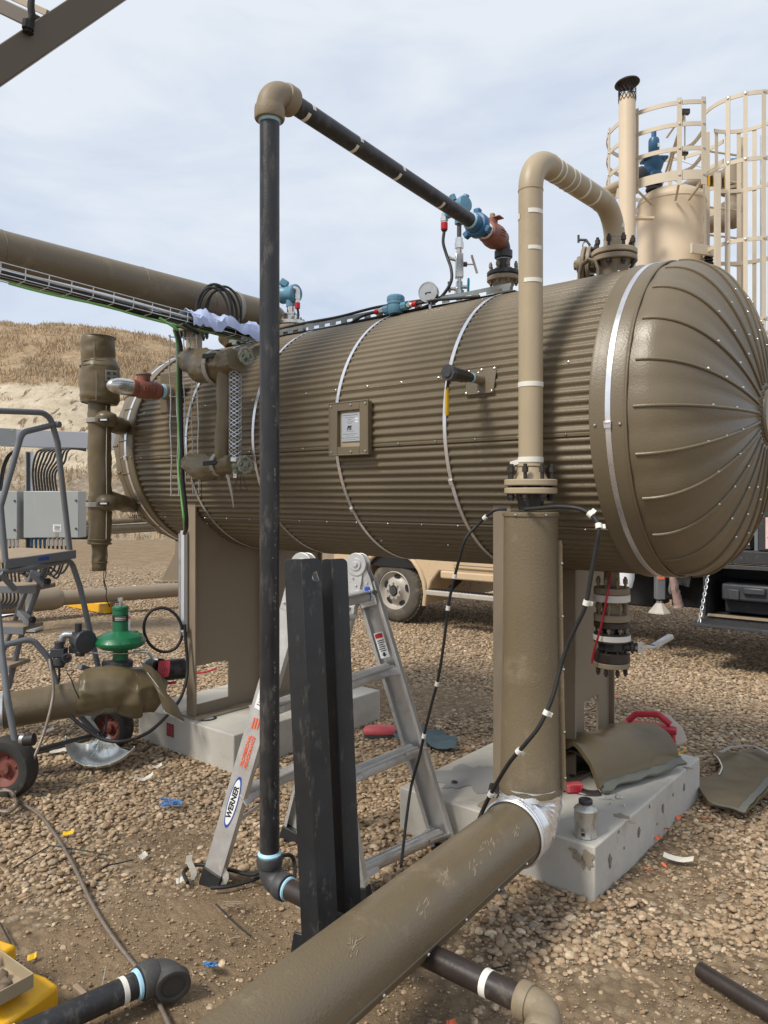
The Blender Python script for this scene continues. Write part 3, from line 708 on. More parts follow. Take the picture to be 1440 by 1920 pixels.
# small brass-handled ball valve with escutcheon plate
def ball_valve_small():
    p, t, a = on_tank(905, 713); nr = -NN
    pp, tp, ap = on_tank(903, 716); n2 = tnrm(ap); up = TT.cross(n2); up = up if up.z > 0 else -up
    e = MB().box(tk(tp, ap, R+.009), (.155, .125, .006), (TT, up, n2)).build('escutcheon', MT['jacket'], tank, bevel=.002)
    for u in (-.068, 0, .068):
        for v_ in (-.054, .054): screw(e, tk(tp, ap, R+.012)+TT*u+up*v_, n2, .006)
    b = p-NN*.0
    v = thing('ball_valve', 'small dark ball valve with hanging yellow lever poking from the vessel side', 'valve', b-NN*.3)
    MB().cyl(b+NN*.05, b-NN*.09, .021, seg=20).build('nipple', MT['fit'], v)
    tape_ring(v, b-NN*.098, NN, .021, .012, m=MT['blue_dope'], name='sealant')
    MB().cyl(b-NN*.095, b-NN*.135, .020, seg=20).build('pipe', MT['black_brown'], v)
    mb = MB(); mb.tube([b-NN*.13, b-NN*.16, b-NN*.165, b-NN*.225, b-NN*.23, b-NN*.26], [.026, .026, .030, .030, .033, .033], 8); mb.build('valve_body', MT['black_brown'], v, 25)
    MB().tube([b-NN*.258, b-NN*.285], .036, 8).cyl(b-NN*.28, b-NN*.292, .026, .02, 16).build('end_plug', MT['iron'], v, 25)
    q = b-NN*.20+(-TT*-.0)
    hx = (-NN*.35+TT*.9).normalized()
    st = q+TT*.03-ZZ*.01
    MB().cyl(q+TT*.02, q+TT*.055, .011, seg=12).build('stem', MT['steel'], v)
    h0 = q+TT*.05
    MB().beam(h0+ZZ*.012, h0-ZZ*.06+TT*.01, .020, .004, TT).build('lever', MT['iron'], v, bevel=.001)
    MB().tube([h0+TT*.01-ZZ*.05, h0+TT*.012-ZZ*.09, h0+TT*.012-ZZ*.165, h0+TT*.012-ZZ*.175], [(.010,.005),(.012,.007),(.012,.007),(.008,.004)], 12).build('grip', MT['yellow_grip'], v)
    screw(v, h0+TT*.003, TT, .009)
ball_valve_small()
# lifting lug behind the riser
mb = MB(); c = W(1.62, TN-.10, TZ+R-.02); out = []
for a in np.linspace(0, PI, 15): out.append((math.cos(a)*.065, .075+math.sin(a)*.055))
poly = [(-.065,0)]+out[::-1]+[(.065,0)]
inn = [(math.cos(a)*.03, .075+math.sin(a)*.03) for a in np.linspace(0, 2*PI, 20)[:-1]]
mb.tube([c+TT*x*-1+ZZ*y for x, y in [(-.05,0),(-.05,.06),(-.035,.10),(0,.118),(.035,.10),(.05,.06),(.05,0)]], [(.016,.010)]*7, 8); mb.build('lifting_lug', MT['jacket'], tank)
# ------------------------------------------------------------------ saddles
def saddle(t, cut_n):
    s_ = MB(); top = []; n0, n1 = TN-.60, TN+.60
    arc = [(n, TZ-math.sqrt(max(0, (R-.004)**2-(n-TN)**2))) for n in np.linspace(n0+.02, n1-.02, 21)]
    web_poly = [(n0+.005, .235)]+[(n0+.005, TZ-math.sqrt((R-.004)**2-.58**2))]+arc+[(n1-.005, TZ-math.sqrt((R-.004)**2-.58**2)), (n1-.005, .235)]
    # web built as strips so the access window stays open
    def strip(a, b, zlo, zhi_f):
        g = []
        for n in np.linspace(a, b, 9):
            zh = zhi_f(n); g.append([W(t, n, zlo), W(t, n, (zlo+zh)/2), W(t, n, zh)])
        return g
    zt = lambda n: TZ-math.sqrt(max(.02, (R-.004)**2-(n-TN)**2))
    w0, w1 = cut_n; wz0, wz1 = .30, .56
    web = MB()
    for a, b, lo, hi in ((n0+.005, w0, .232, zt), (w0, w1, .232, lambda n: wz0), (w0, w1, wz1, zt), (w1, n1-.005, .232, zt)):
        web.sheet([[p-TT*.006 for p in row] for row in strip(a, b, lo, hi)], .012)
    wb = web.build('web_plate', MT['tan_dark'], tank, 30)
    for n in (n0, n1):
        MB().box(W(t, n, (.232+zt(n)+.02)/2), (.095, .014, zt(n)+.06-.232), (TT, NN, ZZ)).build('end_flange', MT['tan_dark'], wb, bevel=.002)
    MB().box(W(t-.047, TN, (.232+TZ-R)/2+.0), (.08, .014, TZ-R-.232), (TT, NN, ZZ)).build('rib_plate', MT['tan_dark'], wb, bevel=.002)
    MB().box(W(t, TN, .226), (.24, 1.26, .016), (TT, NN, ZZ)).build('base_plate', MT['tan_dark'], wb, bevel=.003)
    wr = MB(); wr.lathe([(R+.006, t-.13), (R+.016, t-.13), (R+.016, t+.13), (R+.006, t+.13)], W(0, TN, TZ), TT, 40, -2.42, -.72, -NN)
    return wb
saddle(1.825, (TN+.25, TN+.44)); saddle(4.21, (TN-.585, TN-.30))
# ------------------------------------------------------------------ concrete pads
def pad(t0, t1, n0, n1, h, label):
    mb = MB(); nx, ny = 26, 34
    th = thing('concrete_pad', label, 'concrete pad', W((t0+t1)/2, (n0+n1)/2, 0), 'concrete pads under the vessel saddles')
    def rough(p, k): return p
    b = MB(); b.box(W((t0+t1)/2, (n0+n1)/2, h/2-.06), (t1-t0, n1-n0, h+.12), (TT, NN, ZZ))
    o = b.build('slab', MT['concrete'], th, 30, bevel=.008)
    return th, o
padR, slabR = pad(1.338, 2.386, 3.03, 4.45, .22, 'pale concrete pad with grey grout patches under the nearer vessel saddle')
padL, slabL = pad(3.69, 4.73, 3.03, 4.45, .22, 'pale concrete pad with a small red sticker under the farther vessel saddle')
def blobpoly(c, ux, uy, r, n=26, sd=0, jag=.35, st=(1, 1)):
    out = []
    for k in range(n):
        a = 2*PI*k/n; q = r*(1+jag*nz((math.cos(a), math.sin(a), 0), 1.6, sd)+.5*jag*nz((math.cos(a), math.sin(a), 0), 4.2, sd+3)); out.append((math.cos(a)*q*st[0], math.sin(a)*q*st[1]))
    return out
def spot(parent, c, ux, uy, r, m, name, sd=0, jag=.45, st=(1, 1), th=.003, n=26):
    p = blobpoly(c, ux, uy, r, n, sd, jag, st); return MB().prism(p, c, ux, uy, th).build(name, m, parent, 0)
spot(slabR, G(893, 1458, .2205), TT*-1, NN, .20, MT['patch'], 'grout_patch', 3, .7, (.8, 1.1), .003, 60)
MB().lathe([(.008,0),(.016,0),(.016,.006),(.008,.006)], G(852, 1467, .224), ZZ, 16).build('anchor_ring', MT['iron'], slabR)
fc = lambda px, py: (lambda n_: N(px, py, n_))(3.03-.003)     # front face of the pads
_e = lambda px, py: (lambda r_: P(px, py, (1.338-.002)/r_.dot(TT)))(V(((px-CX)/F, 1, 0)))
ef = lambda px, py: _e(px, py)                               # right end face
spot(slabR, fc(1085, 1608), -TT, ZZ, .022, MT['damp'], 'damp_stain', 5, .6, (1.3, .7), .002)
spot(slabR, fc(1101, 1610), -TT, ZZ, .030, MT['damp'], 'damp_stain', 6, .6, (1.0, 1.3), .002)
spot(slabR, fc(1093, 1617), -TT, ZZ, .013, MT['damp'], 'damp_stain', 7, .6, (.7, 1.9), .002)
spot(slabR, fc(1075, 1594), -TT, ZZ, .014, MT['damp'], 'damp_stain', 12, .6, (1.4, .6), .002)
for k, (px, py, r_) in enumerate(((1144, 1615, .022), (1198, 1560, .018), (1243, 1515, .017), (1283, 1476, .015), (1160, 1560, .006), (1218, 1512, .007), (1262, 1490, .006), (1170, 1590, .005), (1232, 1545, .005))):
    spot(slabR, ef(px, py), NN, ZZ, r_, MT['pit'], 'casting_void', 20+k, .8, (.7, 1.1), .0025)
for k, (px, py, r_) in enumerate(((1165, 1530, .03), (1183, 1542, .016), (1290, 1440, .02))):
    spot(slabR, G(px, py, .2205), -TT, NN, r_, MT['damp'], 'damp_stain', 40+k, .6, (1.2, .7), .002)
st = fc(319, 1369); MB().box(st, (.075, .004, .085), (TT, NN, ZZ)).build('red_sticker', mat('dark_red_sticker', (.20,.03,.035), .6, 0, .2, 40), slabL)
for k in range(5):
    for j in range(2): MB().box(st-NN*.0026+ZZ*(.028-.014*k)+TT*(.016-.034*j), (.022, .001, .005), (TT, NN, ZZ)).build('sticker_print', MT['pink'], slabL, 0)
MB().lathe([(.0001,.002),(.05,.002),(.056,.006),(.062,.006),(.064,0)], G(388, 1347, .2205), ZZ, 28).build('cover_cap', MT['rubber'], slabL)
MB().lathe([(.0001,.007),(.03,.007),(.042,.005),(.046,.002)], G(388, 1347, .2205), ZZ, 24).build('cap_centre', MT['zinc'], slabL)
# ================================================================== tan gooseneck line and the insulated riser under it
gx = N(995, 925, 2.88); gx.z = 0
noz = N(1152, 480, 3.70); noz.z = 0
def gooseneck():
    t = thing('gooseneck_pipe', 'tan gooseneck pipe with white tape bands rising in front of the vessel', 'pipe', gx+ZZ*1.76)
    r = .0515; zt = 3.150; a = gx+ZZ*1.80; b = gx+ZZ*zt; c = noz+ZZ*zt; d = noz+ZZ*2.99; dr = (c-b).normalized()
    MB().tube([a, b-ZZ*.15], r, 36).build('riser', MT['tan'], t)
    MB().tube(fillet([b-ZZ*.15, b, b+dr*.15], .148, 14), r*1.01, 36).build('elbow', MT['tan'], t)
    MB().tube([b+dr*.15, c-dr*.15], r, 36).build('level_run', MT['tan'], t)
    MB().tube(fillet([c-dr*.15, c, c-ZZ*.15], .148, 14), r*1.01, 36).build('elbow', MT['tan'], t)
    for p, ax in ((b-ZZ*.155, ZZ), (b+dr*.152, dr), (c-dr*.152, dr), (c-ZZ*.152, ZZ), (gx+ZZ*1.825, ZZ)):
        MB().lathe([(r-.001,-.006),(r+.0022,-.002),(r+.0026,.001),(r-.001,.006)], p, ax, 36).build('weld_bead', MT['tan'], t)
    MB().tube([d+ZZ*.02, d-ZZ*.03, d-ZZ*.06], [r, r*1.06, r*1.3], 36).build('weld_neck', MT['tan'], t)
    flange(t, noz+ZZ*2.925, ZZ, .112, .026, MT['tan'], 8, .15, .013, bm=MT['bolt'])
    # bottom weld neck + flange pair
    MB().tube([gx+ZZ*1.835, gx+ZZ*1.80, gx+ZZ*1.772], [r, r*1.12, r*1.42], 36).build('weld_neck', MT['tan'], t)
    flange(t, gx+ZZ*1.757, ZZ, .111, .027, MT['tan'], 8, .155, .0135, bm=MT['bolt'], a0=.35)
    MB().lathe([(r+.004,0),(r+.006,.004),(r+.003,.008),(r+.001,.004)], gx+ZZ*1.823, ZZ, 30).build('twine_wrap', MT['wood'], t)
    cam = -(V((gx.x, gx.y, 0)).normalized())
    for py, a0, a1, wd in ((402, -.2, 1.25, .018), (470, -.2, 1.0, .016), (530, -.55, 1.1, .017), (722, -1.4, 1.5, .020), (862, -1.7, 1.5, .022)):
        z = H-(py-CY)/F*gx.y; tape_ring(t, gx+ZZ*z, ZZ, r+.0006, wd, a0, a1, ref=cam)
    z = H-(862-CY)/F*gx.y; q = gx+ZZ*z-V((cam.y,-cam.x,0))*0
    side = V((-cam.y, cam.x, 0)); side = side if side.x < 0 else -side
    MB().box(gx+ZZ*(z-.012)+side*.064+cam*.012, (.05, .002, .021), (side*.9-ZZ*.25, cam, ZZ)).build('tape_end', MT['tape'], t)
    for py, a0, a1 in ((408, 1.95, 2.5),): 
        tape_ring(t, gx+ZZ*(H-(py-CY)/F*gx.y), ZZ, r+.0006, .022, -1.75, -1.0, ref=cam)
    Lr = (c-b).length
    for s, a0, a1 in ((.20, 0, 2*PI), (.25, 0, 2*PI), (.345, -2.4, .6), (.405, -2.2, .6), (.53, -2.0, .1), (.66, -1.6, .3)):
        tape_ring(t, b+dr*(Lr*s+.02), dr, r+.0006, .010 if s < .45 else .016, a0, a1, ref=-ZZ)
    for z_, a0, a1 in ((3.085, -.9, .3), (3.055, -.2, 1.1)): tape_ring(t, noz+ZZ*z_ , ZZ, r+.002, .020, a0, a1, ref=-V((noz.x,noz.y,0)).normalized())
    return t
goose = gooseneck()
# vessel nozzle under it
def vessel_nozzle(p, ztop, r, R_, nb=8, par=tank, m='jacket', bm=None):
    n_ = MB().lathe([(r*1.25, TZ+R-.02), (r*1.25, ztop-.06), (r*1.6, ztop-.03), (r*1.6, ztop-.026)], (p.x,p.y,0), ZZ, 32).build('nozzle', MT[m], par)
    f = MB().disc(V((p.x,p.y,ztop-.014)), ZZ, R_, .027, 40, .004).build('flange', MT[m], n_)
    if nb: bolts(f, V((p.x,p.y,ztop-.002)), ZZ, R_*.82, nb, .11, .012, bm or MT['fit'])
    return n_
vessel_nozzle(noz, 2.905, .055, .112, 0, m='tan_dark')
def side_nozzle():
    p = W(1.705, 3.80, 2.93); ax = (TT*.96-NN*.25+ZZ*.05).normalized()
    n_ = MB().cyl(p-ax*.12, p, .045, seg=24).build('side_nozzle', MT['tan_dark'], tank)
    f = flange(n_, p, ax, .092, .022, MT['tan_dark'], 8, .07, .012, bm=MT['bolt'])
    MB().disc(p+ax*.027, ax, .092, .02, 36).disc(p+ax*.05, ax, .045, .03, 24).disc(p+ax*.072, ax, .026, .022, 6).build('blind_flange', MT['fit'], n_)
    MB().tube([p+ax*.0+ZZ*.10, p+ax*.02+ZZ*.13, p+ax*.06+ZZ*.135], .007, 8).cyl(p+ax*.06+ZZ*.12, p+ax*.06+ZZ*.16, .006).build('lug_hook', MT['iron'], n_)
    pts = [p+ax*.02+ZZ*.10+V((math.cos(a)*.018, 0, math.sin(a)*.022)) for a in np.linspace(0, 2*PI, 17)[:-1]]
    MB().tube(pts, .004, 6, True).build('shackle', MT['steel'], n_)
side_nozzle()
def riser():
    t = thing('insulated_pipe', 'brown jacketed pipe dropping down a tall column and running low across the foreground', 'insulated pipe', gx)
    z0, z1 = .455, 1.630
    MB().tube([gx+ZZ*1.742, gx+ZZ*1.70, gx+ZZ*1.675, gx+ZZ*1.64], [.078, .060, .055, .050], 28).build('reducer', MT['black'], t)
    flange(t, gx+ZZ*1.722, ZZ, .111, .026, MT['tan'], 0)
    MB().lathe([(.0001,z1),(.085,z1+.004),(.115,z1+.002),(.119,z1-.002),(.119,z1-.014),(.1135,z1-.018),(.1150,1.3),(.121,.9),(.128,z0+.03),(.133,z0+.02),(.133,z0+.002),(.126,z0)], (gx.x,gx.y,0), ZZ, 64).build('column_jacket', MT['jacket_pipe'], t)
    cam = V((-gx.x,-gx.y,0)).normalized(); sd = V((cam.y,-cam.x,0)); sd = sd if sd.x > 0 else -sd
    dseam = (sd*.96+cam*.28).normalized()
    sm_ = MB(); sm_.sheet([[gx+dseam*(r-.004)+ZZ*z, gx+dseam*(r+.020)+ZZ*z] for z, r in ((z0+.02,.131),(.9,.122),(1.2,.117),(1.50,.1145),(1.515,.110))], .004); so = sm_.build('lap_seam', MT['jacket_pipe'], t)
    for z in (.53, .72, .98, 1.2, 1.42): screw(so, gx+dseam*(.147-(z-.45)*.014)+ZZ*z+cam*.004, cam, .006)
    for a in (-.55, .55): screw(t, gx+(cam*math.cos(a)+sd*math.sin(a))*.119+ZZ*(z1-.008), cam, .006)
    dr = V((-.582, -.813, 0)).normalized(); zc = .33
    e0 = gx+ZZ*(z0+.03); c = gx+ZZ*zc; e1 = c+dr*.17
    pts = fillet([e0, c+ZZ*.0, e1], .115, 11); rs = []
    for i, p in enumerate(pts): rs.append(.131+(.005 if i % 2 else -.0015)+.003*nz(p, 9, 2))
    el = MB(); el.tube(pts, rs, 56)
    for i in range(len(el.v)):
        p = V(el.v[i]); el.v[i] = tuple(p+V((nz(p,14,1),nz(p,14,2),nz(p,14,3)))*.006)
    eo = el.build('elbow_gores', MT['silver'], t, 60)
    for s in (.0, .055): MB().lathe([(.131,-.008),(.137,-.004),(.138,.004),(.131,.008)], c+dr*(.16+s*.3), dr, 48).build('gore_bead', MT['silver'], eo)
    L_ = 3.1; k = 24
    def rr(s): return .1225+.0015*math.sin(s*3)
    jk = MB(); ps = [c+dr*(.165+(L_-.165)*i/k) for i in range(k+1)]; jk.tube(ps, [.126]+[rr(i*.13) for i in range(k)], 72)
    MB  # horizontal jacket with a long lap seam on its lower right side
    jo = jk.build('run_jacket', MT['jacket_pipe'], t)
    side = V((-dr.y, dr.x, 0)); side = side if side.x > 0 else -side
    q = (side*math.cos(-.28)+ZZ*math.sin(-.28)).normalized(); tq = dr.cross(q)
    s2 = MB(); s2.sheet([[c+dr*s+q*(.1222+rz)+tq*u for u, rz in ((-.016,-.003),(-.012,.003),(.010,.0045),(.012,-.001))] for s in np.linspace(.20, L_, 40)]); s2o = s2.build('lap_seam', MT['jacket_pipe'], jo, 60)
    for s in np.arange(.30, L_, .235): screw(s2o, c+dr*s+q*.1265-tq*.004, q, .0065)
    # dry mud scuffs on the run
    for i in range(64):
        ck, ca = ((.34,.75),(.52,.95),(.66,.7),(.80,1.05),(.97,.8),(1.3,1.0))[i%6]; s = ck+random.gauss(0,.030); a = ca+random.gauss(0,.10)
        n_ = side*math.cos(a)+ZZ*math.sin(a); n_.normalize(); u = dr*random.uniform(.5, 1)+n_.cross(dr)*random.uniform(-.1, .9); u = (u-n_*u.dot(n_)).normalized()
        p = c+dr*s+n_*.1232
        spot(jo, p, u, n_.cross(u), random.uniform(.003, .0055), SCUFF, 'mud_scuff', i, .9, (random.uniform(1.2, 4.0), random.uniform(.14, .34)), .0009, 16)
    # far pipe stub under the elbow
    MB().tube([gx+V((-.165,.03,.44)), gx+V((-.05,.05,.42))], .03, 16).build('support_stub', MT['black_brown'], t)
    return t
SCUFF = mat('dried_mud_scuff', (.33,.265,.18), .9, 0, .2, 60)
riser()
# ================================================================== black pipe line: pole, long run to the vessel top, lower run
pa = P(505.5, 900, 2.85); pa.z = 0
nb = N(944, 530, 3.70); nb.z = 0
def black_line():
    t = thing('black_pipe_line', 'tall black steel pipe pole with brown elbow and long sloping run to the vessel top', 'pipe', pa)
    r = .0372; top = pa+ZZ*3.235; end = nb+ZZ*3.118; dr = (end-top).normalized(); low = pa+ZZ*.255; dl = -TT
    MB().cyl(pa+ZZ*.31, pa+ZZ*3.165, r, seg=40).build('pole', MT['black'], t)
    # stencil specks: mill marks down the pole
    cam = V((-pa.x, -pa.y, 0)).normalized(); sdv = V((-cam.y, cam.x, 0)); sdv = sdv if sdv.x > 0 else -sdv
    for i in range(60):
        z = random.uniform(.4, 2.1); a = .55+random.gauss(0, .10); n_ = cam*math.cos(a)+sdv*math.sin(a)
        MB().box(pa+n_*(r+.0003)+ZZ*z, (random.uniform(.002,.006), random.uniform(.003,.010), .0006), (n_.cross(ZZ), ZZ, n_)).build('mill_mark', MT['hem'], t, 0)
    def elbow90(c, d0, d1, rr, m, leg=.105, name='elbow'):
        """screwed elbow: body plus a heavy rim at each mouth"""
        b = MB(); pts = fillet([c+d0*leg, c, c+d1*leg], leg*.62, 9); b.tube(pts, rr, 32)
        for d in (d0, d1): b.lathe([(rr*.9, leg*.58), (rr*1.10, leg*.62), (rr*1.14, leg*.72), (rr*1.14, leg*1.0), (rr*1.08, leg*1.05), (rr*.8, leg*1.05)], c, d, 36)
        return b.build(name, m, t)
    elbow90(top, -ZZ, dr, .050, MT['fit'], .115)
    MB().lathe([(r-.001,-.008),(r+.004,-.004),(r+.004,.004),(r-.001,.01)], pa+ZZ*3.110, ZZ, 32).build('sealant', MT['blue_dope'], t)
    Lr = (end-top).length
    MB().cyl(top+dr*.10, top+dr*(Lr*.80), r, seg=40).build('sloping_run', MT['black'], t)
    sd2 = V((dr.y, -dr.x, 0)).normalized()
    for f in (.105, .27, .44, .64):
        if f < .6: tape_ring(t, top+dr*(Lr*f+.02), dr, r+.0005, .016, -.35, .55, ref=sd2-ZZ*-.6)
        tape_ring(t, top+dr*(Lr*f), dr, r+.0005, .016, -.3, 1.0, ref=sd2-ZZ*1.1)
    # hammer union
    u0 = top+dr*(Lr*.80); 
    MB().lathe([(r,-.006),(r+.005,0),(r+.005,.008),(r,.012)], u0, dr, 32).build('sealant', MT['blue_dope'], t)
    ub = MB().lathe([(r*.98,.006),(.046,.008),(.049,.03),(.049,.05),(.060,.052),(.066,.060),(.066,.092),(.060,.100),(.045,.102),(r,.115)], u0, dr, 40).build('hammer_union', MT['blue'], t)
    for k in range(3):
        a = .5+2*PI*k/3; u = sd2*math.cos(a)+dr.cross(sd2)*math.sin(a); q = u0+dr*.076+u*.075
        MB().box(q, (.030, .036, .034), (u, dr.cross(u), dr)).build('union_wing', MT['blue'], ub, bevel=.006)
    u1 = u0+dr*.115
    MB().cyl(u1, u1+dr*.06, r, seg=32).build('nipple', MT['black_brown'], t)
    MB().lathe([(r,-.008),(r+.007,0),(r+.006,.008),(r,.01)], u1+dr*.045, dr, 32).build('sealant', MT['tape'], t)
    c0 = u1+dr*.05
    cv = MB(); cv.lathe([(r,0),(.056,.002),(.058,.012),(.058,.034),(.062,.045),(.067,.07),(.067,.10),(.060,.125),(.055,.128),(.055,.155),(.050,.16),(.03,.16)], c0, dr, 40)
    upv = (ZZ-dr*ZZ.dot(dr)).normalized(); cv.lathe([(.030,.03),(.030,.085),(.026,.09),(.0001,.09)], c0+dr*.062, upv, 24)
    cb = cv.build('check_valve', MT['redbrown'], t)
    MB().box(c0+dr*.062+upv*.104, (.022,.022,.03), (dr, dr.cross(upv), upv)).build('square_plug', MT['fit'], cb, bevel=.002)
    MB().box(c0+dr*.062+upv*.088+sd2*.02, (.05,.075,.006), (dr, sd2, upv)).build('tag_plate', MT['redbrown'], cb, bevel=.001)
    for k in range(3): MB().box(c0+dr*(.075+.0*k)+sd2*.0675*1.0+upv*(.016-.014*k), (.05-.012*(k%2),.004,.005), (dr, sd2, upv)).build('cast_letters', MT['redbrown'], cb, bevel=.001)
    MB().lathe([(r,-.008),(r+.006,0),(r+.006,.006),(r,.012)], c0+dr*.166, dr, 32).build('sealant', MT['blue_dope'], t)
    ce = nb+ZZ*(end.z-.0)
    b = MB(); b.tube(fillet([c0+dr*.155, ce, ce-ZZ*.10], .052, 9), r*1.06, 30); b.lathe([(r*1.0,.045),(.050,.048),(.050,.085),(r,.088)], ce, -ZZ, 32); b.build('elbow', MT['iron'], t)
    MB().lathe([(r,0),(r+.004,.004),(r,.010)], ce-ZZ*.10, ZZ, 28).build('sealant', MT['blue_dope'], t)
    zf = 2.945
    MB().cyl(ce-ZZ*.09, nb+ZZ*(zf), r, seg=28).build('nipple', MT['black_brown'], t)
    MB().lathe([(r,.03),(.052,.026),(.058,.012),(.058,0)], nb+ZZ*zf, ZZ, 32).build('flange_hub', MT['black'], t)
    flange(t, nb+ZZ*(zf-.004), ZZ, .092, .024, MT['black'], 8, .12, .011, bm=MT['fit'])
    # lower elbow and run
    MB().lathe([(r-.001,-.006),(r+.006,-.004),(r+.008,.004),(r-.001,.014)], pa+ZZ*.352, ZZ, 32).build('sealant', MT['blue_dope'], t)
    elbow90(low, ZZ, dl, .043, MT['iron'], .090)
    MB().lathe([(r-.001,-.004),(r+.005,0),(r+.005,.006),(r-.001,.01)], low+dl*.102, dl, 32).build('sealant', MT['blue_dope'], t)
    MB().cyl(low+dl*.08, low+dl*1.07, r, seg=36).build('low_run', MT['black_brown'], t)
    for s in (.955,): tape_ring(t, low+dl*s, dl, r+.0006, .022)
    ec = low+dl*1.15; e2 = (-NN*.92-TT*.25-ZZ*.22).normalized()
    elbow90(ec, -dl, e2, .046, MT['fit'], .085)
    MB().lathe([(.034,0),(.040,.004),(.040,.008),(.033,.008)], ec+e2*.084, e2, 28).build('sealant', MT['blue_dope'], t)
    MB().disc(ec+e2*.080, e2, .035, .004).build('elbow_mouth', MT['plastic'], t)
    # white tape wad and a black bracket strap at the low run
    for k in range(6):
        q = low+dl*(.12+.02*k)-ZZ*(.035+.012*k)+V((random.uniform(-.01,.02), -.03, 0))
        MB().sheet([[q+V((.012*i, .01*math.sin(i*1.7+k), .016*j+.006*math.sin(i+k))) for j in range(3)] for i in range(5)], .001).build('loose_tape', MT['white'], t)
    return t
bl = black_line()
vessel_nozzle(nb, 2.925, .042, .092, 0, m='tan_dark')
def plain_pipe(name, label, a, b, r, m, rings=()):
    o = thing(name, label, 'pipe', V((min(a.x,b.x), min(a.y,b.y), 0)))
    MB().cyl(a, b, r, seg=36).build('pipe_body', MT[m], o); return o
# loose pipe with elbow at the lower left
e_ = G(318, 1818, .085); b_ = G(60, 1935, .085); d_ = (b_-e_).normalized(); b2 = e_+d_*1.5
o = plain_pipe('loose_pipe', 'black pipe with socket elbow and white tape lying near the yellow block', e_+d_*.05, b2, .040, 'black')
b = MB(); el_d = V((.35, -.75, -.15)).normalized(); b.tube(fillet([e_+d_*.10, e_, e_+el_d*.075], .05, 9), .052, 34)
b.lathe([(.045,.045),(.056,.05),(.058,.058),(.058,.100),(.054,.106),(.043,.106)], e_, d_, 36); b.lathe([(.05,.045),(.058,.05),(.058,.08),(.050,.083),(.040,.080),(.038,.05),(.0001,.05)], e_, el_d, 36)
b.build('elbow', mat('charcoal_elbow', (.055,.054,.052), .55, 0, .15, 20, .3, 90, dust=((.28,.24,.18),.15,22)), o)
MB().lathe([(.0405,-.006),(.048,0),(.046,.008),(.0405,.012)], e_+d_*.112, d_, 32).build('sealant', MT['blue_dope'], o)
for s in (.165, .50, .9): tape_ring(o, e_+d_*s, d_, .0408, .017, ref=ZZ)
MB().sheet([[e_+d_*.20+V((-.055+.004*i, .05+.01*i, -.03+.035*i+.012*j)) for j in range(2)] for i in range(3)], .001).build('loose_tape', MT['tape'], o)
# loose pipe at the lower right
a = G(1312, 1818, .03); b = G(1440, 1897, .03); d_ = (b-a).normalized()
o = plain_pipe('loose_pipe', 'dark pipe length lying on the dirt in the lower right corner', a, a+d_*.34, .027, 'black_brown')
MB().cyl(a+d_*.33, a+d_*.37, .032, seg=28).cyl(a+d_*.37, a+d_*.9, .029, seg=28).build('pipe_coupling', MT['black_brown'], o)
MB().lathe([(.0001,-.002),(.019,-.002),(.023,-.003),(.027,.002)], a, d_, 28).build('pipe_mouth', MT['under'], o)
# ------------------------------------------------------------------ two black steel angles standing on end
def angle_iron(px_b, px_t, d, wl, wr, label, zt, hole=None):
    base = P(px_b, 0, d); base.z = .01; tp = P(px_t, 0, d+.06); tp.z = zt; ax = (tp-base).normalized(); Ln = (tp-base).length
    fl = V((-.80, .60, 0)); fl = (fl-ax*fl.dot(ax)).normalized(); fr = V((.965, .26, 0)); fr = (fr-ax*fr.dot(ax)).normalized(); th = .009
    o = thing('steel_angle', label, 'steel angle', base, 'black steel angles standing by the pole')
    rc = .020
    def leg(u, w_, nm, hl):
        poly = [(0,0),(w_,0)]+[(w_-rc+rc*math.sin(q), Ln-rc+rc*math.cos(q)) for q in np.linspace(PI/2, 0, 7)]+[(0,Ln)]
        m = MB()
        if hl:
            hx, hy, hr = hl; k = 22; ring = [(hx+hr*math.cos(2*PI*i/k), hy+hr*1.3*math.sin(2*PI*i/k)) for i in range(k)]
            import bmesh
            bm = bmesh.new(); vo = [bm.verts.new((x,y,0)) for x,y in poly]; vi = [bm.verts.new((x,y,0)) for x,y in ring]
            es = [bm.edges.new((vo[i],vo[(i+1)%len(vo)])) for i in range(len(vo))]+[bm.edges.new((vi[i],vi[(i+1)%k])) for i in range(k)]
            bmesh.ops.triangle_fill(bm, edges=es, use_beauty=True); bm.verts.index_update()
            n_ = u.cross(ax).normalized()*th; vs = [base+u*v.co.x+ax*v.co.y for v in bm.verts]; q = len(vs); fs = [tuple(v.index for v in f.verts) for f in bm.faces]
            m.add(vs+[p+n_ for p in vs], fs+[tuple(q+i for i in reversed(f)) for f in fs]+[(i,(i+1)%len(vo),q+(i+1)%len(vo),q+i) for i in range(len(vo))]+[(len(vo)+i,len(vo)+(i+1)%k,q+len(vo)+(i+1)%k,q+len(vo)+i) for i in range(k)]); bm.free()
        else: m.prism(poly, base, u, ax, th)
        return m.build(nm, MT['black_steel'], o, 30, bevel=.0015)
    leg(fl, wl, 'left_leg', None); leg(fr, wr, 'right_leg', hole and (wr-.018, Ln-.062, .0135))
    return o
angle_iron(604, 564, 2.50, .080, .066, 'wider black steel angle standing on end with a hole near its top', H-118/F*2.56, True)
angle_iron(653, 621, 2.56, .050, .055, 'narrower black steel angle standing just right of the drilled angle', H-118/F*2.62)
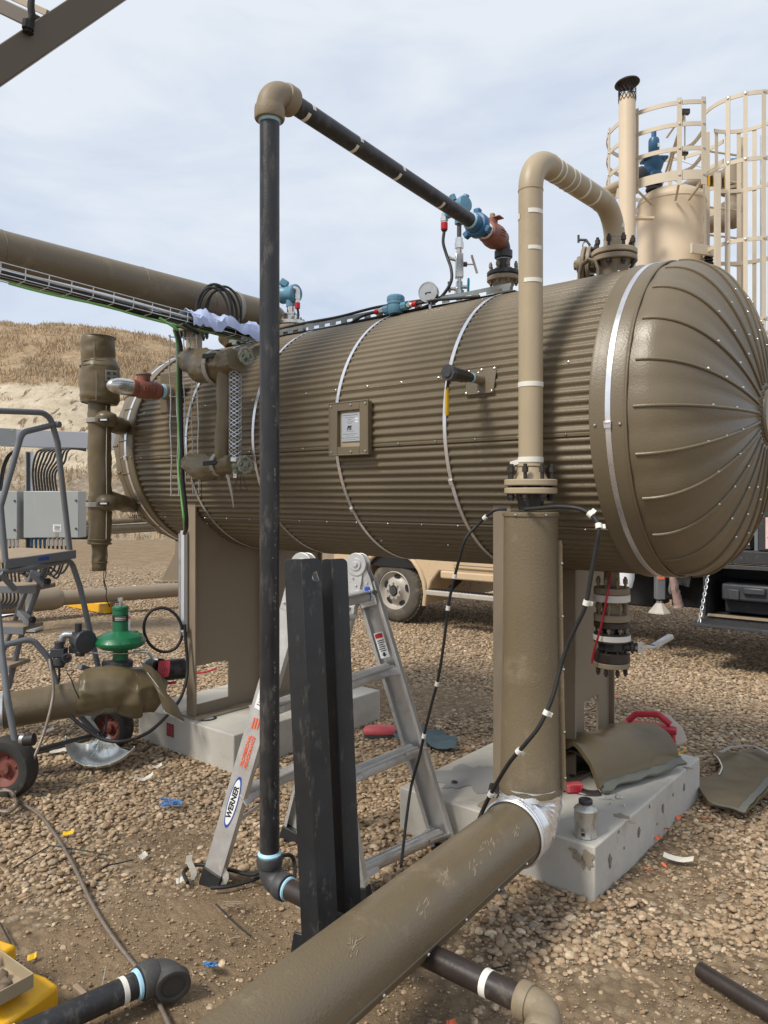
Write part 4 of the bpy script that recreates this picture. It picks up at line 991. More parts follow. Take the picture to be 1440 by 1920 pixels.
# ================================================================== aluminium folding ladder
def ladder():
    L1 = G(398, 1652); L2 = G(545, 1572); R1 = G(672, 1682); R2 = G(838, 1602)
    Hn = P(570, 1060, 3.28); Hf = P(672, 1058, 3.70)
    t = thing('folding_ladder', 'worn aluminium folding ladder opened into an A beside the black pole', 'ladder', (L1+R1)/2)
    wd = (Hf-Hn).normalized()
    def rail(f, h, nm, out, w_, th):
        d = (h-f).normalized(); x = wd; x = (x-d*x.dot(d)).normalized(); y = d.cross(x)
        m = MB(); Ln = (h-f).length-.10; mid = f+d*(Ln/2)
        m.box(mid+x*out*(th/2-.0015), (Ln, w_, .003), (d, y, x))
        for s in (-1, 1):
            m.box(mid+y*s*(w_/2-.0015)+x*out*(-.001), (Ln, .003, th-.004), (d, y, x))
            m.box(mid+y*s*(w_/2-.010)-x*out*(th/2-.002), (Ln, .016, .003), (d, y, x))
        return m.build(nm, MT['alu'], t, 30, bevel=.001), d, x, y, Ln
    rails = {}
    for nm, f, h, out, w_ in (('L1', L1, Hn, -1, .096), ('L2', L2, Hf, 1, .096), ('R1', R1, Hn+wd*-.01, -1, .105), ('R2', R2, Hf+wd*.01, 1, .115)):
        rails[nm] = rail(f, h, 'rail', out, w_, .034)+(f, h)
        o, d, x, y, Ln, _, _ = rails[nm]
        ft = MB(); ft.box(f+d*.008, (.085, w_+.012, .046), (d, y, x)); ft.build('foot_pad', MT['rubber'], o, bevel=.006)
    def rung(A, B, z, nm='rung', flare=True):
        da = (A[6]-A[5]); db = (B[6]-B[5]); p = A[5]+da*(z/da.z)-A[1]*0; q = B[5]+db*(z/db.z); u = (q-p).normalized()
        y = A[3]
        m = MB(); m.box((p+q)/2+ZZ*.012, ((q-p).length-.03, .066, .005), (u, u.cross(ZZ).normalized(), ZZ)).box((p+q)/2+ZZ*.0155, ((q-p).length-.03, .008, .004), (u, u.cross(ZZ).normalized(), ZZ)).box((p+q)/2+u.cross(ZZ).normalized()*.026+ZZ*.0155, ((q-p).length-.03, .008, .005), (u, u.cross(ZZ).normalized(), ZZ)).box((p+q)/2-u.cross(ZZ).normalized()*.026+ZZ*.0155, ((q-p).length-.03, .008, .005), (u, u.cross(ZZ).normalized(), ZZ))
        w0 = u.cross(ZZ).normalized()
        m.tube([p-ZZ*.006+u*.02, q-ZZ*.006-u*.02], [(.024,.035)]*2, 18)
        o = m.build(nm, MT['alu'], t, 30, bevel=.001)
        if flare:
            for e, s in ((p, 1), (q, -1)):
                for sg in (1, -1):
                    MB().tube([e+u*s*.11+w0*sg*.028-ZZ*.004, e+u*s*.05+w0*sg*.033-ZZ*.004, e+w0*sg*.050-u*s*.012-ZZ*.004], [(.007,.019),(.006,.021),(.004,.030)], 10).build('rung_bracket', MT['alu'], o)
        return o
    for z in (.10, .49, .87): rung(rails['R1'], rails['R2'], z)
    rung(rails['R1'], rails['R2'], 1.225, flare=False)
    for z in (.38, .76, 1.13): rung(rails['L1'], rails['L2'], z)
    # diagonal braces on the left leg
    f, d, x, y = rails['L1'][5], rails['L1'][1], rails['L1'][2], rails['L1'][3]
    g = rails['L2'][5]; u = (g-f).normalized()
    pz = lambda z: f+(rails['L1'][6]-f)*(z/(rails['L1'][6]-f).z)
    for z0, z1 in ((.30, .37), (.24, .30)): MB().beam(pz(z0)+u*.02, pz(z1)+u*.26, .004, .016).build('brace', MT['alu'], t)
    # hinges: riveted cheek plates and round lock hub
    for Hh in (Hn, Hf):
        for (Ra, Rb) in ((rails['L1' if Hh is Hn else 'L2'], rails['R1' if Hh is Hn else 'R2']),):
            s = -1 if Hh is Hn else 1
            for rl in (Ra, Rb):
                d, x, y = rl[1], rl[2], rl[3]
                hp = MB(); c = Hh+x*s*.020
                hp.prism([(-.046,-.21),(.046,-.21),(.050,-.08),(.040,-.01),(-.040,-.01),(-.050,-.08)], c, y, d, .004).prism([(-.046,-.21),(.046,-.21),(.050,-.08),(.040,-.01),(-.040,-.01),(-.050,-.08)], Hh-x*s*.020, y, d, .004); ho = hp.build('hinge_plate', MT['alu'], t, 30, bevel=.001)
                for rv_ in ((-.02,-.18),(.02,-.18),(-.02,-.14),(.02,-.14),(-.018,-.10),(.02,-.10),(.0,-.07)):
                    for sg in (-1, 1): screw(ho, Hh+y*rv_[0]*1.5+d*rv_[1]+x*sg*.0245, x*sg, .0055, MT['alu'])
            hb = MB(); hb.disc(Hh+wd*s*.020, wd, .056, .010, 36).disc(Hh-wd*s*.022, wd, .056, .010, 36).cyl(Hh-wd*.034, Hh+wd*.034, .030, seg=20).cyl(Hh-wd*.042, Hh+wd*.042, .014, seg=8); hb.build('hinge_hub', MT['alu'], t, 35, bevel=.001)
    # blue lock sleeve at the top tread of the right leg
    dq = rails['R2'][6]-rails['R2'][5]; q = rails['R2'][5]+dq*(1.225/dq.z)
    MB().box(q+ZZ*.008-NN*.02+V((.012,0,0)), (.036, .05, .060), (V((1,0,0)), V((0,1,0)), ZZ)).box(q-ZZ*.02-NN*.02+V((.030,0,0)), (.02, .045, .03)).build('blue_lock', MT['blue_clip'], t, bevel=.006)
    MB().cyl(q+V((.03,-.05,.012)), q+V((.034,-.065,.012)), .012, seg=12).build('lock_knob', MT['iron'], t)
    # writing on the left rail, reading upwards
    rl = rails['L1']; o, d, x, y, Ln, f, h = rl; n_ = -x
    up = d; rt = up.cross(n_); 
    def on(s, u=0, e=.0012): return f+d*s+rt*u-x*(.034/2)*1.0+n_*e
    bd = MB(); k = 40; bd.prism([(math.cos(2*PI*i/k)*.118, math.sin(2*PI*i/k)*.0255) for i in range(k)], on(.375), d, -rt, .0006*1); bo = bd.build('name_badge', MT['blue_ink'], o, 0)
    nn = (d).cross(-rt).normalized()
    MB().prism([(math.cos(2*PI*i/k)*.104, math.sin(2*PI*i/k)*.0215) for i in range(k)], on(.375)+nn*.0007, d, -rt, .0005).build('badge_oval', MT['white'], bo, 0)
    text('WERNER', .036, on(.375)+nn*.0016, d, -rt if d.cross(-rt).dot(n_) > 0 else rt, MT['black_ink'], 'badge_letters', bo, .0003, .0, .0014)
    ty = -rt if d.cross(-rt).dot(n_) > 0 else rt
    text('PROFESSIONAL', .021, on(.610)+n_*.0012+ty*.010, d, ty, MT['orange_ink'], 'rail_letters', o, .0003, 0, .0006)
    text('PERFORMANCE', .021, on(.610)+n_*.0012-ty*.012, d, ty, MT['orange_ink'], 'rail_letters', o, .0003, 0, .0006)
    for k in range(3): MB().box(on(.735)+n_*.001+ty*(.014-.014*k)+d*.004*k, (.05, .007, .0006), (d, ty, n_)).build('logo_bar', MT['orange_ink'], o, 0)
    lab = MB().box(on(.90)+n_*.0006, (.20, .060, .0006), (d, ty, n_)).build('caution_label', MT['white'], o, 0)
    MB().box(on(.99)+n_*.0012, (.016, .054, .0006), (d, ty, n_)).box(on(.945)+n_*.0012, (.012, .054, .0006), (d, ty, n_)).build('label_red_bar', MT['red_ink'], lab, 0)
    for k in range(9):
        MB().box(on(.82+.012*k)+n_*.0012+ty*random.uniform(-.006,.002), (.0035, random.uniform(.026,.046), .0006), (d, ty, n_)).build('label_print', MT['black_ink'], lab, 0)
    # caution label on the far right rail, facing the camera side
    rl = rails['R2']; o, d, x, y, Ln, f, h = rl
    nv = y if y.dot(V((0,-1,0))) > 0 else -y
    # rails' inner face towards the camera: the flange strip
    n2 = -x; c = f+d*1.03-x*.0205
    ty = -y if d.cross(-y).dot(n2) > 0 else y
    ux = -ty
    lab = MB().box(c, (.125, .050, .0008), (d, ty, n2)).build('caution_label', MT['white'], o, 0)
    MB().box(c+d*.046+n2*.0008, (.022, .042, .0006), (d, ty, n2)).build('label_red_bar', MT['red_ink'], lab, 0)
    for k in range(6): MB().box(c+d*(.022-.010*k)+n2*.0008+ty*random.uniform(-.004,.003), (.0045, random.uniform(.024,.036), .0006), (d, ty, n2)).build('label_print', MT['black_ink'], lab, 0)
    MB().prism([(-.058,0),(-.046,.014),(-.046,.006),(-.036,.006),(-.036,-.006),(-.046,-.006),(-.046,-.014)], c+n2*.0006, d, ty, .0006).build('label_arrow', MT['black_ink'], lab, 0)
    rl = rails['R1']; o, d, x, y, Ln, f, h = rl; n3 = -x
    ty = -y if d.cross(-y).dot(n3) > 0 else y
    text('PERFORMANCE', .020, f+d*.42+n3*.0185+ty*.012, d, ty, MT['orange_ink'], 'rail_letters', o, .0003, 0, .0004)
    MB().box(f+d*.09+n3*.0182, (.050, .050, .0008), (d, ty, n3)).build('barcode_label', MT['white'], o, 0)
    for k in range(9): MB().box(f+d*.09+n3*.0190+ty*(.018-.0045*k), (.038, .0022*(1+k%2), .0005), (d, ty, n3)).build('barcode_bar', MT['black_ink'], o, 0)
    return t
ladder()
# ================================================================== instruments on top of the vessel
def cable(name, label, pts, r, m, cat='cable', k=8, parent=None):
    o = MB().tube(spline(pts, k), r, 10).build(name, MT[m] if isinstance(m, str) else m, parent)
    if label: tag(o, label, cat)
    return o
def top_channel():
    zb = TZ+math.sqrt(R*R-.2**2)+.004; n = 3.50
    o = thing('cable_channel', 'galvanised slotted cable channel laid along the crest of the vessel', 'cable channel', W(2.9, n, zb))
    t0, t1 = 1.98, 4.25
    MB().box(W((t0+t1)/2, n, zb+.006), (t1-t0, .03, .003), (TT, NN, ZZ)).box(W((t0+t1)/2, n-.05, zb+.026), (t1-t0, .004, .020), (TT, NN, ZZ)).build('channel_rail', MT['zinc_dark'], o)
    for t in np.arange(t0+.03, t1, .095): MB().box(W(t, n-.05, zb+.008), (.048, .004, .018), (TT, NN, ZZ)).build('slotted_edge', MT['zinc_dark'], o)
top_channel()
zc_ = TZ+math.sqrt(R*R-.2**2)+.03
def Wc(px, dz=0, n=3.46): 
    p = N(px, CY, n); p.z = zc_+dz; return p
cable('black_cable', 'black cable lying along the vessel top beside the slotted channel', [W(4.2,3.47,zc_), W(3.6,3.45,zc_+.02), W(3.2,3.45,zc_+.016), W(2.9,3.46,zc_+.03), W(2.6,3.46,zc_+.018), W(2.3,3.48,zc_+.012)], .0085, 'rubber')
# blue junction housing on the cable
def jbox():
    c = N(742, 569, 3.42); cam = V((-c.x,-c.y,0)).normalized(); rt = V((cam.y,-cam.x,0)); rt = rt if rt.x > 0 else -rt
    o = thing('junction_box', 'light blue round junction housing with red-collared cable glands beside the gauge', 'junction box', c-ZZ*.06)
    ax = TT*-1; ax = (ax*.95).normalized()
    MB().lathe([(.0001,.048),(.040,.046),(.048,.040),(.050,.030),(.050,-.006),(.046,-.010),(.05,-.04),(.04,-.06),(.0001,-.06)], c, ZZ, 26).build('housing', MT['blue_lt'], o)
    MB().lathe([(.051,.012),(.052,.014),(.052,.034),(.050,.036)], c, ZZ, 14).build('cap_knurl', MT['blue_lt'], o, 15)
    for s in (-1, 1):
        q = c-ZZ*.026*1+ax*s*.048; q.z += .0
        MB().tube([q, q+ax*s*.035], .026, 8).build('hub', MT['blue_lt'], o, 25)
        MB().cyl(q+ax*s*.03, q+ax*s*.075, .016, .014, 10).cyl(q+ax*s*.045, q+ax*s*.060, .020, seg=6).build('gland', MT['steel'], o, 25)
        MB().cyl(q+ax*s*.075, q+ax*s*.105, .0155, seg=14).build('red_collar', MT['red_paint'], o)
    return c-ZZ*.026+ax*.15, c-ZZ*.026-ax*.15
jr, jl = jbox()
cable('black_cable', 'black cable rising in a long curve to the left gland of the blue junction housing', [jl, jl+TT*.12-ZZ*.012, jl+TT*.35-ZZ*.085, jl+TT*.6-ZZ*.105, W(4.0,3.48,zc_+.02)], .0085, 'rubber')
cable('black_cable', 'short black cable from the right gland of the blue junction housing', [jr, jr-TT*.12, jr-TT*.25-ZZ*.012, jr-TT*.4+NN*.03-ZZ*.02], .0085, 'rubber')
def gauge():
    c = N(803, 548, 3.42); ax = V((-.42,-.90,-.10)).normalized()
    o = thing('pressure_gauge', 'round stainless gauge with a dark slot on its face standing on the vessel top', 'gauge', c-ZZ*.07)
    MB().lathe([(.0001,-.045),(.046,-.045),(.050,-.04),(.050,.0),(.056,.0),(.058,.006),(.056,.012),(.050,.012),(.050,.008),(.0001,.009)], c, ax, 40).build('gauge_case', MT['steel'], o)
    rt = ax.cross(ZZ).normalized(); rt = rt if rt.x > 0 else -rt; up = rt.cross(ax).normalized(); up = up if up.z > 0 else -up
    MB().box(c+ax*.0105-up*.004+rt*.004, (.030,.006,.003), (rt,up,ax)).box(c+ax*.0105-up*.008-rt*.012, (.006,.010,.003), (rt,up,ax)).build('dial_slot', MT['under'], o, 0)
    for i in range(14):
        pass
    MB().cyl(c-ax*.03-ZZ*.045, c-ax*.03-ZZ*.10, .010, seg=10).build('stem', MT['steel'], o)
gauge()
def manifold():
    b = N(861, 548, 3.62); tpz = N(866, 400, 3.62).z
    o = thing('valve_manifold', 'slim stainless valve manifold with T handle carrying a blue transmitter below the sloping pipe', 'valve manifold', b-ZZ*.08)
    S = MT['steel']; z = b.z
    MB().cyl(b-ZZ*.10, b-ZZ*.0, .018, seg=16).tube([b-ZZ*.035, b+ZZ*.01], .028, 6).tube([b+ZZ*.01, b+ZZ*.06], .020, 6).build('lower_valve', S, o, 25)
    MB().cyl(b+ZZ*.06, b+ZZ*.08, .014, seg=14).build('neck', S, o)
    MB().box(b+ZZ*.15, (.046,.042,.14)).build('block', S, o, bevel=.005)
    MB().cyl(b+ZZ*.22, b+ZZ*.25, .017, seg=14).tube([b+ZZ*.25, b+ZZ*.285], .026, 6).tube([b+ZZ*.285, b+ZZ*.31], .022, 6).build('union_nut', S, o, 25)
    MB().cyl(b+ZZ*.31, b+ZZ*.40, .013, seg=14).build('riser', MT['iron'], o)
    q = b+ZZ*.16; xr = V((1,0,0))
    MB().cyl(q+xr*.02, q+xr*.045, .014, seg=6).build('packing_nut', MT['iron'], o, 25)
    MB().cyl(q+xr*.04, q+xr*.085, .005, seg=8).build('stem', S, o)
    MB().cyl(q+xr*.082+V((-.012,-.008,.05)), q+xr*.092+V((.012,.008,-.05)), .0075, seg=10).build('t_handle', S, o)
    ql = b+ZZ*.185
    MB().tube([ql-xr*.02, ql-xr*.045+ZZ*.006, ql-xr*.075+ZZ*.03], .010, 10).build('bleed_fitting', S, o)
    for zz, dx in ((.02, -.05), (.03,.055)):
        MB().cyl(b+ZZ*zz, b+ZZ*zz+xr*dx, .011, seg=10).build('side_fitting', S, o)
    MB().cyl(b+V((-.055,0,.0)), b+V((-.06,0,.06)), .007, seg=8).build('small_handle', MT['iron'], o)
    MB().tube([b+V((.05,-.01,.0)), b+V((.052,-.01,.065)), b+V((.052,-.01,.078))], [(.010,.005),(.010,.005),(.007,.004)], 10).build('blue_lever', mat('cyan_blue_grip', (.02,.26,.42), .4), o)
    # transmitter head
    h = b+ZZ*.455; BL = MT['blue_lt']
    ax = V((.55,-.80,.10)).normalized()
    MB().cyl(b+ZZ*.39, h-ZZ*.02, .026, seg=16).build('transmitter_neck', BL, o)
    MB().lathe([(.0001,-.06),(.042,-.058),(.048,-.05),(.048,-.02),(.044,-.015),(.044,.02),(.048,.025),(.048,.055),(.042,.062),(.0001,.064)], h+ZZ*.03, ax, 28).build('transmitter_head', BL, o)
    for s in (-.03, .03): MB().cyl(h+ZZ*.07+V((s,0,0)), h+ZZ*.10+V((s*1.4,0,0)), .018, seg=12).build('conduit_hub', BL, o)
    qg = N(833, 418, 3.56)
    MB().tube([h-V((.03,0,.0)), qg+ZZ*.035], .020, 12).build('hub_arm', BL, o)
    MB().cyl(qg+ZZ*.055, qg, .0165, seg=12).tube([qg+ZZ*.03, qg+ZZ*.008], .022, 6).build('gland', MT['steel'], o, 25)
    MB().cyl(qg, qg-ZZ*.038, .020, seg=16).build('red_collar', MT['red_paint'], o)
    MB().cyl(qg-ZZ*.036, qg-ZZ*.046, .016, seg=14).build('gland_seal', MT['rubber'], o)
    return qg-ZZ*.046
g_end = manifold()
cable('black_cable', 'black cable sweeping down from the blue transmitter to the vessel top', [g_end, N(831,455,3.55), N(838,480,3.55), N(846,505,3.53), N(845,530,3.50), N(826,558,3.48), N(800,574,3.46), N(765,584,3.45), N(715,594,3.45), N(650,607,3.45), N(560,628,3.46), N(520,634,3.47)], .009, 'rubber')
# flange with transmitter behind the black pole
def rear_tx():
    p = N(546, 600, 3.70); p.z = 0
    n_ = vessel_nozzle(p, 2.89, .05, .105, 8, m='tan_dark')
    MB().disc(V((p.x,p.y,2.91)), ZZ, .103, .026, 36).build('blind_flange', MT['steel'], n_)
    o = thing('level_transmitter', 'light blue level transmitter head on a flanged nozzle right behind the black pole', 'transmitter', V((p.x,p.y,2.92)))
    q = V((p.x,p.y,2.92)); S = MT['steel']
    MB().cyl(q, q+ZZ*.05, .042, seg=20).cyl(q+ZZ*.05, q+ZZ*.06, .05, seg=20).cyl(q+ZZ*.05, q+ZZ*.12, .03, seg=18).build('mount_neck', S, o)
    h = q+ZZ*.18+V((-.005,0,0)); ax = V((.80,-.60,-.05)).normalized()
    MB().cyl(q+ZZ*.11, h, .035, seg=16).build('head_neck', MT['blue_lt'], o)
    MB().lathe([(.0001,-.09),(.055,-.088),(.062,-.08),(.062,-.04),(.056,-.03),(.056,.02),(.062,.03),(.062,.055),(.055,.062),(.0001,.064)], h+ZZ*.02, ax, 28).build('transmitter_head', MT['blue_lt'], o)
    MB().box(h+V((-.045,0,.095)), (.06,.05,.05), (V((.85,0,-.52)),V((0,1,0)),V((.52,0,.85)))).build('display_cap', MT['blue_lt'], o, bevel=.008)
    g = h+V((.055,-.05,.03))
    MB().tube(fillet([h+V((.0,-.05,.045)), g+V((0,-.005,.015)), g-ZZ*.03], .022, 6), .017, 14).cyl(g-ZZ*.02, g-ZZ*.06, .019, seg=6).cyl(g-ZZ*.06, g-ZZ*.085, .015, seg=12).build('gland', S, o, 30)
    MB().cyl(g-ZZ*.085, g-ZZ*.125, .0185, seg=16).build('red_collar', MT['red_paint'], o)
    e = g-ZZ*.125
    cable('black_cable', 'black cable hanging from the red collar behind the black pole', [e, e-ZZ*.06+V((.004,0,0)), e-ZZ*.15+V((-.03,-.02,0)), e-ZZ*.20+V((-.11,-.04,0)), e-ZZ*.21+V((-.22,-.05,0))], .0085, 'rubber')
rear_tx()
# ================================================================== left side: big brown line, wire tray, nozzle with blind flange
def big_line():
    s = W(4.05, 3.72, 2.965); r = .118
    o = thing('insulated_header', 'large brown jacketed pipe crossing the sky at the upper left', 'insulated pipe', s-ZZ*.13)
    a = s-NN*4.2; MB().cyl(a, s-NN*.10, r, seg=64).build('header_jacket', MT['jacket_pipe'], o)
    for q in (.62, 1.12, 1.95, 2.9): MB().lathe([(r,-.004),(r+.0022,-.003),(r+.0022,.003),(r,.004)], s-NN*q, NN, 64).build('lap_seam', MT['jacket_pipe'], o)
    MB().tube(fillet([s-NN*.16, s, s-ZZ*.19], .13, 9), r*1.02, 48).build('elbow_jacket', MT['jacket_pipe'], o)
    m = MB(); cloth_tube(m, [N(452,596,3.62), N(450,615,3.6), N(448,632,3.58), N(446,652,3.56)], [.13,.17,.155,.09], 40, .03, 6, 3); m.build('nozzle_blanket', MT['blanket'], o, 50)
    m = MB(); c = s-NN*.42
    m.lathe([(r+.004,-.018),(r+.007,-.016),(r+.007,.016),(r+.004,.018)], c, NN+TT*.15, 48); m.build('cloth_strap', MT['webbing'], o)
    k = N(418,618,3.5)
    MB().sheet([[k+TT*(.02*i)+ZZ*(.05*i-.02*j)-NN*(.02*i+.012*j) for j in range(4)] for i in range(4)], .004).build('blanket_flap', MT['blanket'], o)
big_line()
def blind_nozzle():
    p = N(364, 640, 3.62); p.z = 0
    n_ = MB().cyl(p+ZZ*(TZ+R-.05), p+ZZ*2.98, .062, seg=28).build('nozzle', MT['tan_dark'], tank)
    f = flange(n_, p+ZZ*2.985, ZZ, .118, .03, MT['tan_dark'], 8, .12, .014, bm=MT['dark_green'])
    MB().disc(p+ZZ*3.022, ZZ, .118, .032, 40).lathe([(.118,.0),(.0001,.025)], p+ZZ*3.038, ZZ, 30).build('blind_flange', MT['dark_green'], n_)
    MB().cyl(p+ZZ*3.03, p+ZZ*3.075, .02, seg=8).build('plug', MT['dark_green'], n_)
blind_nozzle()
def wire_tray():
    A = P(-60, 475.0, 3.50); B = P(494, 623.5, 4.87)
    dr = (B-A).normalized(); side = V((-dr.y, dr.x, 0)).normalized(); side = side if side.y > 0 else -side; up = side.cross(dr); up = up if up.z > 0 else -up
    side = (-TT*-1+side*.3).normalized(); side = (side-dr*side.dot(dr)).normalized(); side = side if side.y > 0 else -side
    o = thing('wire_cable_tray', 'galvanised wire basket tray under the large brown pipe at upper left', 'cable tray', A)
    Ln = (B-A).length; w_, h_ = .12, .056; rw = .0030; m = MB()
    for (u, v_) in ((0,0),(0,-h_*.5),(0,-h_),(w_*.33,-h_),(w_*.66,-h_),(w_,-h_),(w_,-h_*.5),(w_,0)): m.tube([A+side*u+up*v_, B+side*u+up*v_], rw, 6)
    m.build('long_wires', MT['wire'], o)
    for s in np.arange(.03, Ln, .118):
        q = A+dr*s; MB().tube(fillet([q, q-up*(h_+.004), q-up*(h_+.004)+side*w_, q+side*w_], .012, 3), rw, 6).build('cross_wire', MT['wire'], o)
    for k, (u, v_, r_, m_) in enumerate(((.03,-.044,.014,'rubber'),(.055,-.048,.010,'rubber'),(.035,-.022,.011,'silver'),(.085,-.046,.012,'rubber'),(.105,-.05,.008,'green_wire'),(.07,-.03,.009,'rubber'))):
        pts = [A+dr*s+side*(u+.006*math.sin(s*3+k))+up*(v_+.004*math.sin(s*5+k*2)) for s in np.linspace(0, Ln*(.92 if k % 2 else .97), 26)]
        tag(MB().tube(pts, r_, 8).build('tray_cable', MT[m_]), ['thickest black cable lying at the front of the wire tray','thin black cable behind the thickest one in the wire tray','bright silver sleeved cable on the wire tray','black cable along the middle of the wire tray floor','green cable at the back of the wire tray','black cable stacked on the others in the wire tray'][k], 'cable')
    # green cable slung under the tray
    pts = [A+dr*s+side*.03-up*(h_+.018+.012*abs(math.sin(s*4.5))) for s in np.linspace(.2, Ln*.78, 26)]
    tag(MB().tube(pts, .006, 8).build('tray_cable', MT['green_wire']), 'thin green cable tied along the underside of the wire tray', 'cable')
    # cloth
    g = []
    for i in range(34):
        s = Ln*(.69+.305*i/33.0); row = []
        for j in range(16):
            u = -.016+.165*j/15; hgt = .026+.055*math.sin(PI*j/15)*(.6+.7*nz((s*3,0,0), 1.6, 2))
            p = A+dr*s+side*u+up*(hgt-.03); p += up*(.036*nz(p, 9, 3)+.02*nz(p, 26, 4)+.02*max(0,1-abs(nz(p, 10, 12))*4))+side*.015*nz(p, 15, 8); row.append(p)
        lo = row[0]-up*(.05+.05*max(0, nz((s*4,1,0), 1.5, 6)))-side*.006; g.append([lo]+row)
    tag(MB().sheet(g, .003).build('cloth', MT['cloth_blue'], None, 60), 'pale blue crumpled cloth draped over the end of the wire tray', 'cloth')
    # coil of cables
    base = A+dr*(Ln-.36)+side*.06
    for k in range(5):
        c = base+dr*(.02*k+.0)+ZZ*(.06+.004*k); u = (dr*.35+V((1,0,0))*.9).normalized(); a_ = .095+.01*(k%3); b_ = .150+.012*((k*2)%3)
        pts = [c+u*(a_*math.cos(q))+ZZ*(b_*math.sin(q))+V((0,.012*k,0)) for q in np.linspace(-.5, PI+.5, 26)]
        tag(MB().tube(pts, .0075+.0012*(k%2), 8).build('cable_loop', MT['rubber']), 'black cable loop in the bundle standing on the wire tray', 'cable', 'black cable loops standing on the wire tray')
    return A, dr, side, up, Ln
TRAY = wire_tray()
# vertical wire ladder with green and black cables down the vessel side
def drop_basket():
    c0, c1 = N(344, 632, 2.86), N(352, 930, 2.86); c1.x = c0.x; c1.y = c0.y
    rt = V((c0.y, -c0.x, 0)).normalized(); bk = V((c0.x, c0.y, 0)).normalized(); sc_ = c0.y/F
    o = thing('wire_cable_ladder', 'galvanised wire basket hanging upright on the left side of the vessel', 'cable tray', c1)
    m = MB(); X = [(-25*sc_, -.05), (-13*sc_, 0), (0, 0), (13*sc_, 0), (24*sc_, -.05), (-25*sc_, 0), (24*sc_, 0)]
    for u, v_ in X:
        top = c0+rt*u+bk*v_+ZZ*(0 if u < 0 else .015); m.tube([top+rt*.004*math.sin(k*1.9+u*60)+(c1-c0)*(k/9)+rt*.012*(k/9) for k in range(10)], .0034, 6)
    m.build('long_wires', MT['wire'], o)
    Hh = c0.z-c1.z
    for k in range(9):
        q = c0-ZZ*(Hh*(k+.03)/8.05)+rt*.012*(k/9); MB().tube([q+rt*(-26*sc_)-bk*.05, q+rt*(-26*sc_), q+rt*(25*sc_), q+rt*(25*sc_)-bk*.05], .0034, 6).build('cross_wire', MT['wire'], o)
    q = lambda px, py, e=-.05: N(px, py, 2.86+e)
    A, dr, side, up, Ln = TRAY
    st = A+dr*(Ln*.66)-up*.075
    cable('drop_cable', 'thick black cable dropping from the tray down the wire basket to the leg', [st, st+dr*.10-up*.03, q(332,612), q(339,650), q(338,700), q(339,760), q(341,830), q(343,900), q(348,950), q(350,985,-.02), q(346,1000,.1)], .0125, 'rubber')
    st2 = st-dr*.16
    cable('drop_cable', 'bright green cable running down the wire basket beside the thick black one', [st2, st2+dr*.12-up*.04, q(326,618), q(333,650), q(333,720), q(335,800), q(337,845), q(335,880), q(340,930), q(345,975), q(346,995,.1)], .0075, 'green_wire')
drop_basket()
